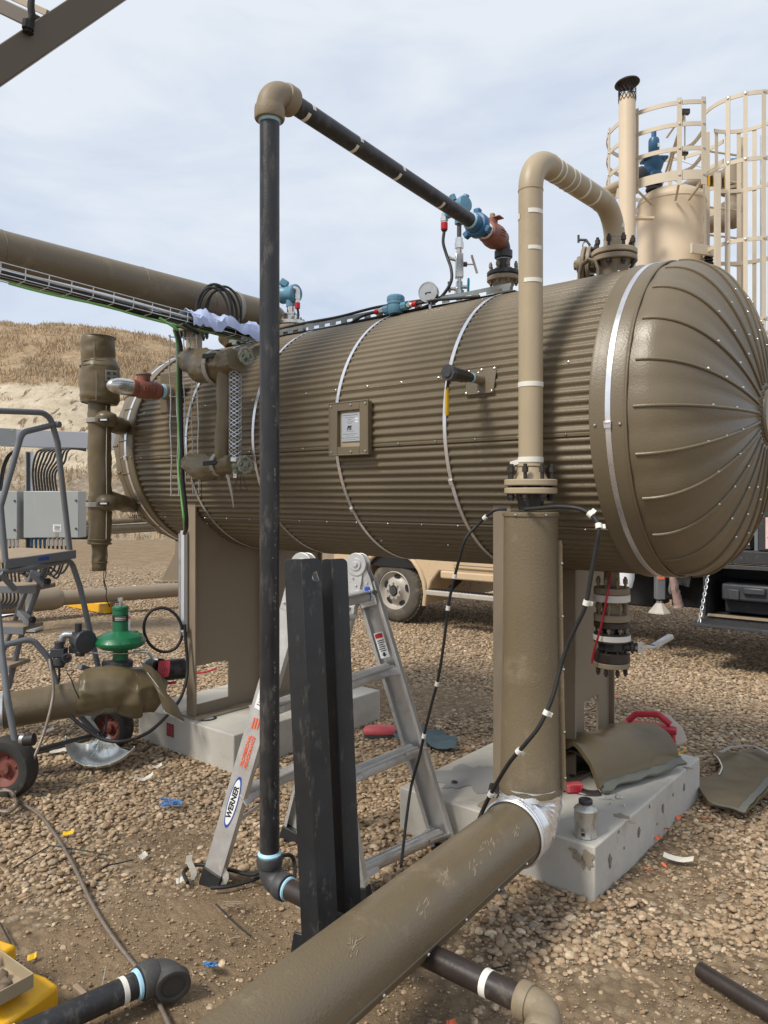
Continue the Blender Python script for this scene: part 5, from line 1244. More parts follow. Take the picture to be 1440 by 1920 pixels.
# gauge glass with wrapped arms
def gauge_glass():
    n0 = 2.70; g = lambda px, py, e=0: N(px, py, n0+e)
    base = g(428, 880)
    o = thing('level_gauge', 'gauge glass behind a diamond mesh guard with olive wrapped arms and handwheel valves', 'level gauge', base)
    def mk(name, pts, rad, amp, sd, seg=44, scl=8):
        m = MB(); cloth_tube(m, pts, rad, seg, amp, scl, sd); return m.build(name, MT['blanket'], o, 55)
    mk('upper_blanket', [g(343,672,.10), g(356,676,.08), g(382,686,.03), g(405,690), g(428,684), g(444,676,-.02)], [(.012,.03),(.07,.065),(.095,.08),(.085,.085),(.07,.08),(.05,.065)], .026, 1)
    mk('sleeve_blanket', [g(422,700), g(423,760), g(420,820), g(418,862)], [.050,.046,.048,.043], .015, 2)
    mk('lower_blanket', [g(347,868,.10), g(362,868,.08), g(385,878,.03), g(405,876), g(425,872), g(436,872,-.02)], [(.012,.02),(.07,.055),(.085,.065),(.06,.06),(.05,.055),(.035,.045)], .020, 4)
    for (a, b, r_) in (((407,674),(409,706),.098), ((412,858),(414,884),.064)):
        c = g((a[0]+b[0])/2, (a[1]+b[1])/2); ax = (g(430,684)-g(400,690)).normalized()
        MB().lathe([(r_,-.016),(r_+.004,-.015),(r_+.004,.015),(r_,.016)], c, ax, 40).build('web_strap', MT['webbing'], o)
    for (px, py) in ((392,667),(393,868)):
        c = g(px, py, -.085); rt = V((1,.3,.14)).normalized(); MB().box(c, (.075,.012,.026), (rt, rt.cross(ZZ).normalized(), ZZ)).build('buckle', MT['label_black'], o, bevel=.003)
        MB().box(c-NN*.008, (.04,.002,.012), (rt, rt.cross(ZZ).normalized(), ZZ)).build('buckle_print', MT['webbing'], o, 0)
    # tail of strap
    MB().sheet([[g(424,890,-.05), g(427,890,-.05)], [g(426,897,-.06), g(431,896,-.06)], [g(434,930,-.05), g(437,929,-.05)], [g(438,952,-.04), g(439,952,-.04)]], .003).build('strap_tail', MT['webbing'], o)
    # glass column inside guard
    zt, zb = g(441,682).z, g(441,862).z; c = g(441, 800); c = V((c.x, c.y, 0)); r = .033
    MB().cyl(c+ZZ*zb, c+ZZ*zt, .016, seg=18).build('glass_tube', MT['glass'], o)
    ms = MB(); nv, na = 26, 12
    for s in (1, -1):
        for k in range(na//2*1):
            a0 = 2*PI*k/(na//2); pts = []
            for i in range(nv*4+1):
                q = i/(nv*4); a = a0+s*q*2*PI*4.0; pts.append(c+V((math.cos(a)*r, math.sin(a)*r, zb+.01+(zt-zb-.02)*q)))
            ms.tube(pts, .0026, 4)
    ms.build('mesh_guard', MT['wire'], o)
    for z in (zt, zb): MB().disc(c+ZZ*z, ZZ, r+.003, .028, 24).build('guard_collar', MT['steel'], o)
    def valve(px, py, nm='gauge_valve'):
        p = g(px, py); cam = V((-p.x,-p.y,0)).normalized(); ax = (V((.75,-.62,.06))).normalized()
        m = MB(); m.cyl(V((c.x,c.y,p.z-.045)), V((c.x,c.y,p.z+.03)), .020, seg=10).sph(V((c.x,c.y,p.z)), .028).tube([V((c.x,c.y,p.z)), p-ax*.01], .016, 8)
        vb = m.build(nm, MT['green_valve'], o)
        hw = MB(); u = ax.orthogonal().normalized(); w_ = ax.cross(u); q = p+ax*.006
        ring = [q+u*(.043+.004*math.cos(8*a))*math.cos(a)+w_*(.043+.004*math.cos(8*a))*math.sin(a) for a in np.linspace(0, 2*PI, 65)[:-1]]
        hw.tube(ring, .0075, 8, True)
        for k in range(4):
            a = 2*PI*k/4; hw.tube([q+ax*.004, q+u*.042*math.cos(a)+w_*.042*math.sin(a)], .006, 6)
        hw.cyl(q-ax*.006, q+ax*.014, .013, seg=8); hw.build('handwheel', MT['green_valve'], vb)
    valve(460, 668); valve(458, 872)
    MB().cyl(V((c.x,c.y,zb-.02)), V((c.x,c.y,zb-.10)), .013, seg=8).build('drain_plug', MT['steel'], o)
    for k in range(3):
        p = g(446+5*k, 892); cable('tie_wire', None, [p, p-ZZ*.03+V((.006*(k-1),0,0)), p-ZZ*.07+V((.02*(k-1),0,0)), p-ZZ*.08+V((.03,0,0))], .0018, 'rubber', parent=o)
    p = g(378, 898); cable('tie_wire', None, [g(400,894), g(385,898), p, p-ZZ*.09, p-ZZ*.12], .002, 'rubber', parent=o)
gauge_glass()
# red oxide valve with bright cap near the left head
def red_valve():
    b = N(320, 736, 2.99); d = -NN
    o = thing('plug_valve', 'red oxide valve with rounded bright cap sticking out of the vessel left end', 'valve', b)
    MB().cyl(b-d*.06, b+d*.06, .052, seg=28).build('nozzle', MT['tan_dark'], o)
    MB().box(b+ZZ*.0, (.22,.012,.26), (TT, NN, ZZ)).build('collar_plate', MT['jacket'], o, bevel=.002)
    MB().cyl(b+d*.055, b+d*.085, .049, seg=28).build('sealant', MT['blue_dope'], o)
    MB().cyl(b+d*.08, b+d*.10, .047, seg=28).build('nipple', MT['black_brown'], o)
    a = b+d*.095
    m = MB(); m.lathe([(.04,0),(.056,.003),(.058,.03),(.052,.045),(.062,.07),(.062,.14),(.052,.165),(.056,.175),(.056,.205),(.05,.21),(.03,.21)], a, d, 32)
    m.cyl(a+d*.11+ZZ*.05, a+d*.11+ZZ*.088, .042, seg=20); vb = m.build('valve_body', MT['redbrown'], o)
    MB().disc(a+d*.11+ZZ*.095, ZZ, .05, .014, 24).cyl(a+d*.11+ZZ*.10, a+d*.11+ZZ*.125, .016, seg=8).build('bonnet', MT['fit'], o)
    for k in range(4): MB().box(a+d*(.075+.022*k)+TT*-.0625+ZZ*(-.005), (.012,.006,.03), (d, TT, ZZ)).build('cast_letters', MT['redbrown'], vb, bevel=.001)
    s = a+d*.205
    MB().lathe([(.052,0),(.052,.07),(.047,.11),(.035,.14),(.016,.157),(.0001,.16)], s, d, 32).build('bright_cap', MT['steel'], o)
red_valve()
# insulated level column
def level_column():
    d0 = 5.05; p = lambda px, py, dd=0: P(px, py, d0+dd)
    o = thing('level_column', 'tall olive wrapped level column strapped up in front of the left end of the vessel', 'level column', p(187, 1068))
    def mk(name, pts, rad, amp, sd, seg=48, scl=7):
        m = MB(); cloth_tube(m, pts, rad, seg, amp, scl, sd); return m.build(name, MT['blanket'], o, 55)
    mk('cap_blanket', [p(183,631), p(183,640), p(184,660), p(184,684)], [.098,.106,.108,.10], .010, 11)
    mk('pouch_blanket', [p(186,676), p(188,692), p(188,720), p(187,745), p(186,757)], [.100,.124,.130,.127,.112], .013, 12)
    mk('upper_sleeve', [p(186,750), p(187,800), p(187,850), p(188,900), p(188,940)], [.072,.073,.072,.070,.074], .011, 13)
    mk('lower_sleeve', [p(188,930), p(188,970), p(187,1005), p(186,1020)], [.075,.073,.072,.071], .011, 14)
    mk('tail_sleeve', [p(186,1015), p(186,1040), p(186,1058), p(186,1070)], [.052,.044,.046,.042], .012, 15)
    for py, r_ in ((789,.084),(946,.086)):
        MB().lathe([(r_,-.016),(r_+.005,-.014),(r_+.005,.014),(r_,.016)], p(188,py), ZZ, 36).build('web_strap', MT['webbing'], o)
        m = MB(); cloth_tube(m, [p(188,py-3), p(198,py-4,-.07), p(206,py-2,-.06), p(212,py+4,.03)], [.045,.055,.05,.03], 28, .012, 9, py); m.build('strap_cover', MT['blanket'], o, 55)
        MB().box(p(194,py-2,-.145), (.07,.014,.026)).build('buckle', MT['label_black'], o, bevel=.003); MB().box(p(194,py-2,-.153), (.042,.002,.010)).build('buckle_print', MT['white'], o, 0)
    c = p(209,705,-.10); pk = MB().box(c, (.075,.014,.075), (V((.92,.4,0)), V((-.4,.92,0)), ZZ)).build('strap_patch', MT['hem'], o, bevel=.003)
    for (u, v_) in ((-.018,.016),(.018,.016),(-.018,-.016),(.018,-.016)): MB().box(c+V((.92,.4,0))*u+ZZ*v_-V((-.4,.92,0))*.008, (.018,.004,.016), (V((.92,.4,0)), V((-.4,.92,0)), ZZ)).build('patch_slot', MT['label_black'], pk, 0)
    for a, b in (((205,795),(232,800)), ((205,935),(240,948))):
        m = MB(); cloth_tube(m, [p(a[0],a[1]), p((a[0]+b[0])/2,(a[1]+b[1])/2,.10), p(b[0]+12,b[1],.55)], [.05,.058,.05], 28, .010, 9, a[1]); m.build('arm_sleeve', MT['blanket'], o, 55)
    for py, r_ in ((633,.100),(681,.108),(690,.124),(755,.115),(1019,.073),(1012,.074),(1054,.048)):
        MB().lathe([(r_,-.006),(r_+.005,-.002),(r_+.005,.003),(r_,.006)], p(187,py), (.03,.02,1), 40).build('hem_band', MT['blanket'], o)
    for xx, y0, y1, e in ((176,640,676,-.112),(180,696,750,-.134)): MB().tube([p(xx,y0,e), p(xx+.5,(y0+y1)/2,e-.002), p(xx,y1,e)], .0016, 5).build('stitching', MT['webbing'], o)
    # stitched seams
    for x0 in (199,):
        MB().tube([p(x0,760,-.07), p(x0+1,800,-.07), p(x0,860,-.07), p(x0+1,930,-.07), p(x0,1010,-.068)], .0016, 5).build('stitching', MT['tape'], o)
    cable('draw_cord', None, [p(200,1025,-.05), p(201,1045,-.05), p(197,1064,-.05), p(199,1075,-.04), p(196,1090,-.04), p(200,1105,-.03), p(199,1120,-.02), p(206,1138,0)], .003, 'rubber', parent=o)
    cable('draw_cord', None, [p(195,1070,-.05), p(194,1088,-.04), p(198,1106,-.03)], .0025, 'rubber', parent=o)
    for k in range(4):
        q = p(243+4*k, 948, .45); cable('tie_wire', None, [q, q-ZZ*.05+V((.01,0,0)), q-ZZ*.09, q-ZZ*.07+V((.03,0,0)), q-ZZ*.12+V((.04,0,0))], .002, 'rubber', parent=o)
level_column()
# leg conduit
def leg_conduit():
    q = lambda px, py, e=0: N(px, py, 3.07+e)
    o = thing('conduit_channel', 'pale grey strut channel fixed upright to the farther vessel leg', 'strut channel', q(345,1185))
    MB().beam(q(345,995,.0), V((q(345,995).x, q(345,995).y, q(345,1185).z)), .040, .03, -NN).build('channel', MT['grey_lt'], o, bevel=.002)
    a = q(338.5,1000,-.01); MB().cyl(a, V((a.x,a.y,q(338,1190).z)), .014, seg=14).build('conduit', MT['zinc'], o)
    a = q(346,1185,-.02)
    cable('leg_cable', 'black cable leaving the strut channel and looping low to the wrapped pipe', [V((a.x,a.y,a.z+.05)), q(348,1200,-.02), q(351,1235,-.02), q(350,1270,-.04), q(338,1310,-.12), P(310,1345,4.75), P(275,1375,4.6), P(230,1390,4.5), P(190,1385,4.5), P(155,1362,4.5), P(130,1340,4.5)], .0105, 'rubber')
    c = P(306, 1181, 5.0)
    pts = [c+V((math.cos(a_)*.118, .03*math.cos(a_), math.sin(a_)*.145-.02*math.cos(a_))) for a_ in np.linspace(.1, 2*PI-.15, 40)]
    tag(MB().tube(pts, .010, 10).build('cable_loop', MT['rubber']), 'single round loop of black cable hanging left of the farther vessel leg', 'cable')
leg_conduit()
# ================================================================== beige tower vessel, vent stack and caged ladder behind
def tower():
    c = P(1258, CY, 8.1); c.z = 0; r = .352; zt = 4.80
    o = thing('tower_vessel', 'beige upright vessel with a rounded top standing behind the domed end', 'pressure vessel', c)
    prof = [(r, .0), (r, zt)]; prof += [(r*math.cos(a)**.6, zt+.16*math.sin(a)) for a in np.linspace(.15, PI/2-.001, 12)]
    MB().lathe(prof, c, ZZ, 64).build('vessel_shell', MT['beige'], o)
    MB().lathe([(r-.002,-.012),(r+.005,-.006),(r+.005,.006),(r-.002,.012)], c+ZZ*zt, ZZ, 64).build('weld_bead', MT['beige'], o)
    # guard ring round the top
    R_ = .66; m_ = MT['cage']; zs = (4.86, 5.12, 5.36, 5.575)
    def arc(z, a0, a1, h, w_=.010, nm='guard_hoop', rr=R_):
        MB().lathe([(rr-w_/2,-h/2),(rr+w_/2,-h/2),(rr+w_/2,h/2),(rr-w_/2,h/2),(rr-w_/2,-h/2)], c+ZZ*z, ZZ, 60, a0, a1, V((1,0,0))).build(nm, m_, o)
    D = math.radians
    arc(zs[0], D(-86), D(-375+20), .095, nm='toe_plate'); 
    for z in zs[1:]: arc(z, D(-84), D(-345), .042)
    for a in (-84, -104, -140, -178, -215, -250, -290, -325):
        u = V((math.cos(D(a)), math.sin(D(a)), 0)); MB().box(c+u*(R_+.008)+ZZ*5.19, (.010, .045, .86), (u, ZZ.cross(u), ZZ)).build('guard_post', m_, o)
        MB().beam(c+u*(R_-.0)+ZZ*4.80, c+u*(r+.02)+ZZ*4.72, .022, .012).build('guard_bracket', m_, o)
        for z in zs: screw(o, c+u*(R_+.013)+ZZ*z, u, .013, MT['steel'])
    # hazard striped piece of toe plate
    a = D(-58); hz = MB().lathe([(R_-.006,-.05),(R_+.008,-.05),(R_+.008,.05),(R_-.006,.05),(R_-.006,-.05)], c+ZZ*4.80, ZZ, 10, D(-80), D(-62), V((1,0,0))).build('hazard_plate', MT['yellow'], o)
    for k in range(3):
        a = D(-77+6*k); u = V((math.cos(a), math.sin(a), 0)); MB().box(c+u*(R_+.011)+ZZ*4.80, (.004, .03, .098), (u, (ZZ.cross(u)+ZZ*.35).normalized(), ZZ)).build('hazard_stripe', MT['black_ink'], hz, 0)
    # folded rest bars in the guard
    pr = P(1284, 210, 7.5)
    for q in ((1250, 258), (1252, 330), (1240, 350)): MB().beam(pr, P(q[0], q[1], 8.3), .02, .012).build('stay_bar', m_, o)
    MB().beam(pr, P(1284, 300, 7.6), .014, .014).build('stay_bar', MT['zinc'], o)
    MB().box(pr, (.09,.05,.05)).box(P(1280,288,7.5), (.10,.05,.03)).build('latch', MT['iron'], o, bevel=.006)
    # level instruments on the right side
    for (px, py, w_) in ((1322,492,.05),(1320,470,.03)):
        q = P(px, py, 7.85); MB().cyl(q-V((.12,0,0)), q+V((.05,0,0)), w_*.5, seg=12).build('side_nozzle', MT['fit'], o)
    for k in range(9): MB().disc(P(1329, 476+6*k, 7.8), ZZ, .045, .022, 18).build('level_float_fin', MT['rubber'], o)
    return c, o
TC, tower_o = tower()
def safety_valve():
    b = P(1226, 352, 8.0); B = MT['blue']
    o = thing('safety_valve', 'tall bright blue relief valve on top of the beige tower vessel', 'valve', b-ZZ*.06)
    MB().cyl(b-ZZ*.09, b+ZZ*.05, .045, seg=18).disc(b-ZZ*.02, ZZ, .085, .025, 24).disc(b+ZZ*.03, ZZ, .085, .025, 24).build('inlet_flange', MT['plastic'], o)
    z = lambda py: H-(py-CY)/F*8.0
    pr = [(.05, z(340)), (.085, z(338)), (.09, z(328)), (.07, z(322)), (.085, z(316)), (.10, z(308)), (.10, z(300)), (.065, z(297)), (.048, z(292)), (.05, z(285)), (.056, z(283)), (.056, z(264)), (.048, z(260)), (.026, z(258)), (.026, z(246)), (.0001, z(246))]
    vb = MB().lathe(pr, V((b.x,b.y,0)), ZZ, 24).build('valve_body', B, o)
    MB().box(V((b.x,b.y,z(300))), (.25,.18,.03)).build('bonnet_flange', B, o, bevel=.01)
    q = V((b.x,b.y,z(317))); d = V((-.85,-.1,-.42)).normalized()
    MB().cyl(q, q+d*.14, .065, seg=20).build('outlet', B, o); MB().cyl(q+d*.13, q+d*.28, .085, .08, 22).build('outlet_boot', MT['plastic'], o); MB().cyl(q+d*.28, q+d*.62, .05, seg=18).build('vent_pipe', MT['tan'], o)
    MB().box(V((b.x+.035,b.y-.052,z(276))), (.028,.006,.04)).build('name_tag', MT['white'], o)
safety_valve()
def stack():
    c = P(1176, CY, 7.6); c.z = 0; r = .082; z = lambda py: H-(py-CY)/F*7.6
    o = thing('vent_stack', 'slender beige vent stack with a dark rain cap over a mesh collar', 'vent stack', c)
    MB().cyl(c, c+ZZ*z(182), r, seg=36).build('stack_pipe', MT['beige'], o)
    ms = MB(); zb, zt = z(184), z(160)
    for s in (1,-1):
        for k in range(14):
            a0 = 2*PI*k/14; ms.tube([c+V((math.cos(a0+s*q*1.3)*(r+.003), math.sin(a0+s*q*1.3)*(r+.003), zb-.04+(zt-zb+.05)*q)) for q in np.linspace(0,1,6)], .0032, 4)
    ms.build('mesh_collar', MT['bolt'], o)
    for k in range(3):
        a = .6+2*PI*k/3; u = V((math.cos(a),math.sin(a),0))*r*.9; MB().beam(c+u+ZZ*(zb-.05), c+u+ZZ*(zt+.01), .018, .006).build('cap_leg', MT['bolt'], o)
    MB().lathe([(.122,-.006),(.124,0),(.118,.012),(.06,.045),(.0001,.06)], c+ZZ*z(157), (-.10,.06,1), 36).lathe([(.122,-.006),(.0001,.012)], c+ZZ*z(157), (-.10,.06,1), 36).build('rain_cap', mat('scorched_cap', (.030,.022,.022), .6, .2, .3, 12), o)
    MB().box(c+V((.16,.02,z(408))), (.22,.06,.02)).build('stack_bracket', MT['beige'], o)
stack()
def caged_ladder():
    c = P(1397, CY, 7.75); c.z = 0; R_ = .405; m_ = MT['cage']; D = math.radians
    o = thing('caged_ladder', 'tall pale tan ladder cage with flat hoops at the right edge', 'caged ladder', c)
    zs = [5.60, 4.55, 3.98, 3.40, 2.7, 5.02]
    z0 = 2.55; off = V((-.41, -.16, 0))
    # hoops: straight flare at the top then round
    for i, z in enumerate((5.62, 4.98, 4.20, 3.42, 2.64, 1.86)):
        MB().lathe([(R_-.005,-.020),(R_+.005,-.020),(R_+.005,.020),(R_-.005,.020),(R_-.005,-.020)], c+ZZ*z, ZZ, 60, D(-186), D(112), V((1,0,0))).build('cage_hoop', m_, o)
        for a in (-183, -137, -115, -92, -68, -40, -5, 30, 52, 73, 90, 107):
            u = V((math.cos(D(a)), math.sin(D(a)), 0)); screw(o, c+u*(R_+.012)+ZZ*z, u, .013, MT['steel'])
    for i, a in enumerate((-183, -137, -115, -92, -68, -40, -5, 30, 52, 73, 90, 107)):
        u = V((math.cos(D(a)), math.sin(D(a)), 0)); top = 5.64; bot = 1.6 if a not in (-183,) else 4.15
        MB().box(c+u*(R_+.008)+ZZ*(top+bot)/2, (.008, .040, top-bot), (u, ZZ.cross(u), ZZ)).build('cage_strap', m_, o)
    # rails running from the vessel guard to the cage
    for z in (4.86, 5.12, 5.36): MB().tube(spline([c+V((-.40,.02,z+.12)), c+V((-.47,.18,z+.02)), c+V((-.62,.36,z-.02)), TC+V((.55,.38,z))], 8), [(.004,.022)]*25, 6).build('link_rail', m_, o)
    # the ladder
    q = c+V((-.02,.43,0)); w_ = V((.21, .06, 0))
    for s in (-1, 1): MB().beam(q+w_*s+ZZ*.3, q+w_*s+ZZ*5.6, .05, .018).build('ladder_rail', m_, o)
    for z in np.arange(.6, 5.5, .30): MB().cyl(q-w_+ZZ*z, q+w_+ZZ*z, .012, seg=8).build('ladder_rung', m_, o)
    b = c+V((-.42,.0,4.2)); MB().box(b+V((-.02,-.05,0)), (.34,.03,.10), (V((.93,.36,0)), V((-.36,.93,0)), ZZ)).build('cage_bracket', m_, o, bevel=.003)
    for (px) in (1345,):
        a = P(px, 300, 7.4); MB().box(V((a.x,a.y,(z0+4.85)/2)), (.048,.05,4.85-z0)).build('stand_off_post', m_, o)
    for px in (1427, 1432): MB().cyl(V((P(px,0,8.6).x, 8.6, 2.0)), V((P(px,0,8.6).x, 8.6, 5.8)), .012, seg=8).build('conduit', MT['zinc'], o)
caged_ladder()
def rear_piping():
    o = thing('rear_piping', 'tan pipe with a tee and valve seen through the ladder cage', 'pipe', P(1370, 420, 8.9))
    q = lambda px, py: P(px, py, 8.9)
    MB().tube(fillet([q(1262,372), q(1300,345), q(1372,328)], .25, 6), .082, 24).build('pipe_run', MT['tan_dark'], o)
    MB().cyl(q(1376,318), q(1376,352), .14, seg=24).cyl(q(1376,306), q(1376,318), .10, seg=20).build('tee_body', MT['tan_dark'], o)
    MB().tube(fillet([q(1376,350), q(1374,400), q(1330,424)], .12, 6), .09, 22).disc(q(1376,358), ZZ, .15, .04, 24).build('down_leg', MT['tan_dark'], o)
    MB().sph(q(1372,402), (.12,.12,.17)).build('bulb_fitting', MT['tan_dark'], o)
    MB().cyl(q(1310,418), q(1360,420), .10, seg=20).build('lower_stub', MT['tan_dark'], o)
    MB().box(q(1373,303), (.06,.05,.07)).cyl(q(1373,303), q(1382,299), .03, seg=10).build('top_fitting', MT['blue_lt'], o, bevel=.01)
    MB().cyl(q(1390,382), q(1390,396), .035, seg=12).build('red_fitting', MT['redbrown'], o)
    MB().tube(spline([q(1390,396), q(1391,410), q(1384,424), q(1372,428)], 6), .012, 8).build('hose_loop', MT['rubber'], o)
    MB().cyl(q(1382,360), q(1396,353), .025, seg=10).build('lever', MT['rubber'], o)
rear_piping()
def resize(names, k, about, to):
    for o in [o for o in C.objects if o.parent is None and o.name in names]:
        o.location = V(to)+(o.location-V(about))*k; o.scale = (k, k, k)
_foot = V((TC.x, TC.y, 0)); _to = V((TC.x*1.62, TC.y*1.62, H-1.62*H))   # the tower stands well beyond the truck, scaled about the camera, so its foot falls below ground
resize(('tower_vessel', 'safety_valve', 'vent_stack', 'caged_ladder', 'rear_piping'), 1.62, _foot, _to)
# ================================================================== drain valve stack under the vessel
def drain_stack():
    c = NZ(1147, 1.0, 3.70); c.z = 0; d = c.y; z = lambda yz: H-((860+yz/3.6)-CY)/F*d
    o = thing('drain_valve_stack', 'bolted flange and black valve stack hanging below the vessel with red strap and white bands', 'valve', c+ZZ*z(1430))
    TD, BK = MT['tan_dark'], MT['black']
    MB().cyl(c+ZZ*1.36, c+ZZ*z(845), .036, .040, 24).build('drain_neck', TD, o)
    R_ = .089
    def fl(y0, y1, m, r=R_): return MB().disc(c+ZZ*(z(y0)+z(y1))/2, ZZ, r, z(y0)-z(y1), 40, .003).build('flange', m, o)
    f = fl(865, 908, TD); fl(912, 960, MT['band'], .0905)
    bolts(o, c+ZZ*(z(885)), ZZ, R_*.8, 8, .13, .0115, MT['fit'], .1)
    MB().lathe([(.055, z(960)),(.040, z(968)),(.038, z(985)),(.038, z(1020)),(.045, z(1040)),(.058, z(1045))], c, ZZ, 30).build('spool', TD, o)
    fl(1045, 1092, TD); fl(1096, 1135, MT['black_brown']); bolts(o, c+ZZ*z(1070), ZZ, R_*.8, 8, .15, .0115, MT['fit'], .3)
    MB().lathe([(.055,z(1135)),(.045,z(1145)),(.045,z(1165)),(.06,z(1175))], c, ZZ, 28).build('valve_neck', BK, o)
    fl(1170, 1188, BK); fl(1184, 1222, MT['band'], .092); fl(1222, 1236, BK)
    MB().lathe([(.062,z(1236)),(.068,z(1240)),(.068,z(1288)),(.062,z(1292))], c, ZZ, 10).build('valve_body', BK, o, 20)
    bolts(o, c+ZZ*z(1172), ZZ, R_*.78, 8, .06, .010, MT['iron'], .5)
    fl(1302, 1365, MT['black_brown']); fl(1368, 1402, TD); bolts(o, c+ZZ*z(1372), ZZ, R_*.8, 8, .125, .0115, MT['bolt'], .1)
    u = V((.93,-.36,0)); q = c+ZZ*z(1262)
    MB().cyl(q+u*.05, q+u*.115, .022, seg=18).disc(q+u*.10, u, .032, .014, 20).build('stem_gland', BK, o); MB().cyl(q+u*.11, q+u*.145, .015, seg=6).box(q+u*.135, (.03,.03,.05)).build('stem_nut', MT['zinc'], o)
    l0 = q+u*.135+ZZ*.0; l1 = l0+V((.075,.02,.0)); l2 = l1+V((.11,.05,.045))
    MB().beam(l0, l1+V((.004,0,.001)), .034, .012).beam(l1, l2, .034, .022).build('lever_handle', MT['zinc'], o, bevel=.003)
    cam = V((-c.x,-c.y,0)).normalized(); sd = V((cam.y,-cam.x,0)); sd = sd if sd.x < 0 else -sd
    P_ = lambda px_, yz: c+ZZ*z(yz)+sd*((px_-385)/-3.6/F*d*-1*-1)+cam*.096
    pts = [c+ZZ*z(y)+sd*((385-x)/3.6/F*d)+cam*e for x, y, e in ((378,765,.03),(368,850,.075),(358,905,.097),(340,1000,.085),(320,1100,.096),(295,1200,.098),(270,1290,.090),(258,1365,.085))]
    MB().tube(spline(pts, 5), [(.0105,.0025)]*36, 8).build('red_strap', MT['red'], o)
drain_stack()
# ================================================================== tan service truck behind
def truck():
    ns = 7.93
    o = thing('service_truck', 'dusty tan work truck with black service body and running board parked behind the vessel', 'truck', W(4.0, 8.9, 0))
    def arch(tc, r, n=14): return [(tc+r*math.cos(a), .42+r*math.sin(a)) for a in np.linspace(-.25, PI+.25, n)]
    side = [(3.62,.74),(3.62,2.35),(3.75,2.45),(5.0,2.45),(5.75,1.65),(7.25,1.45),(7.45,1.2),(7.45,.62),(6.95,.62)]+arch(6.37,.54)[1:-1][::1]
    side = [(3.62,.74),(3.62,2.35),(3.75,2.45),(5.0,2.45),(5.75,1.65),(7.25,1.45),(7.45,1.2),(7.45,.62)]+arch(6.37,.54)+[(5.72,.60),(5.60,.74)]
    MB().prism([(t, z) for t, z in side], W(0, ns, 0), TT, ZZ, -1.95 if TT.cross(ZZ).dot(NN) < 0 else 1.95).build('cab_body', MT['truck'], o, 30, bevel=.03)
    # fender lip flare, door, window, handle
    MB().tube([W(t, ns-.012, z) for t, z in arch(6.37,.565)], .03, 8).build('wheel_arch_lip', MT['truck'], o)
    dr = MB().box(W(4.62, ns-.012, 1.16), (1.50, .03, .74), (TT, NN, ZZ)).build('door', MT['truck'], o, bevel=.02)
    MB().box(W(4.62, ns-.03, .86), (1.46, .012, .05), (TT, NN, ZZ)).build('body_moulding', MT['truck'], dr, bevel=.006)
    MB().box(W(4.05, ns-.04, 1.35), (.20, .03, .05), (TT, NN, ZZ)).build('door_handle', MT['under'], dr, bevel=.01)
    MB().box(W(4.55, ns-.005, 1.88), (1.25, .02, .55), (TT, NN, ZZ)).build('side_window', MT['glass'], o, bevel=.02)
    MB().box(W(4.62, ns+.01, .70), (1.9, .06, .10), (TT, NN, ZZ)).build('rocker_panel', MT['truck'], o, bevel=.02)
    rb = MB().box(W(4.70, ns-.05, .475), (2.0, .22, .065), (TT, NN, ZZ)).build('running_board', MT['rim'], o, bevel=.012)
    for k in range(40): MB().box(W(3.75+.049*k, ns-.06, .512), (.022, .14, .010), (TT, NN, ZZ)).build('tread_cleat', MT['under'], rb, 0)
    for t in (5.5, 3.95): MB().beam(W(t, ns+.02, .47), W(t, ns+.35, .62), .05, .05).build('board_bracket', MT['under'], o)
    MB().box(W(3.6, 8.9, .72), (7.2, .95, .22), (TT, NN, ZZ)).build('chassis_frame', MT['under'], o)
    MB().box(W(6.37, 8.9, 1.0), (1.2, 1.9, .5), (TT, NN, ZZ)).build('wheel_housing', MT['under'], o)
    MB().cyl(W(6.37, 8.2, .43), W(6.37, 9.6, .43), .09, seg=12).build('axle', MT['under'], o)
    def wheel(t, n):
        c = W(t, n, .425); ax = -NN
        w_ = MB().lathe([(.25,-.22),(.34,-.235),(.395,-.225),(.418,-.19),(.424,-.12),(.424,-.05),(.415,-.02),(.39,.005),(.33,.018),(.27,.012),(.262,.0),(.255,-.02)], c, ax, 72)
        ty = w_.build('wheel', MT['tread'], o)
        lug = MB().mesh  # tread blocks
        tb = MB()
        for k in range(46):
            a = 2*PI*k/46
            for s, h in ((-.055, 0), (-.115, .5), (-.175, 0)):
                u = TT*math.cos(a+h*.137)+ZZ*math.sin(a+h*.137); tb.box(c+u*.424+ax*s, (.022, .042, .046), (u, ax.cross(u), ax))
        tb.build('tread_pattern', MT['tread'], ty, 0)
        rm = MB().lathe([(.258,-.03),(.262,.006),(.252,.012),(.243,.0),(.232,-.035),(.205,-.055),(.150,-.030),(.128,.0),(.118,.020),(.085,.024),(.075,.026),(.070,-.02),(.0001,-.02)], c, ax, 56).build('rim', MT['rim'], ty)
        for k in range(5):
            a = 2*PI*k/5+.4; u = TT*math.cos(a)+ZZ*math.sin(a); v_ = ax.cross(u)
            MB().prism([(math.cos(q)*.030, math.sin(q)*.052) for q in np.linspace(0, 2*PI, 17)[:-1]], c+u*.186-ax*.040, u, v_, .006 if u.cross(v_).dot(ax) > 0 else -.006).build('hand_hole', MT['under'], rm, 0)
        for k in range(8):
            a = 2*PI*k/8; u = TT*math.cos(a)+ZZ*math.sin(a); MB().cyl(c+u*.100+ax*.018, c+u*.100+ax*.050, .016, .012, 6).build('lug_nut', MT['rim'], rm)
        MB().cyl(c-ax*.02, c+ax*.045, .062, .058, 20).build('hub', MT['iron'], rm)
    wheel(6.37, 7.985); wheel(.30, 7.985)
    # service body: deck, under-deck tool box with dropped door, cabinet above
    LD = MT['truck_dark']
    MB().box(W(1.75, 8.9, 1.10), (3.5, 1.96, .13), (TT, NN, ZZ)).build('deck', LD, o, bevel=.01)
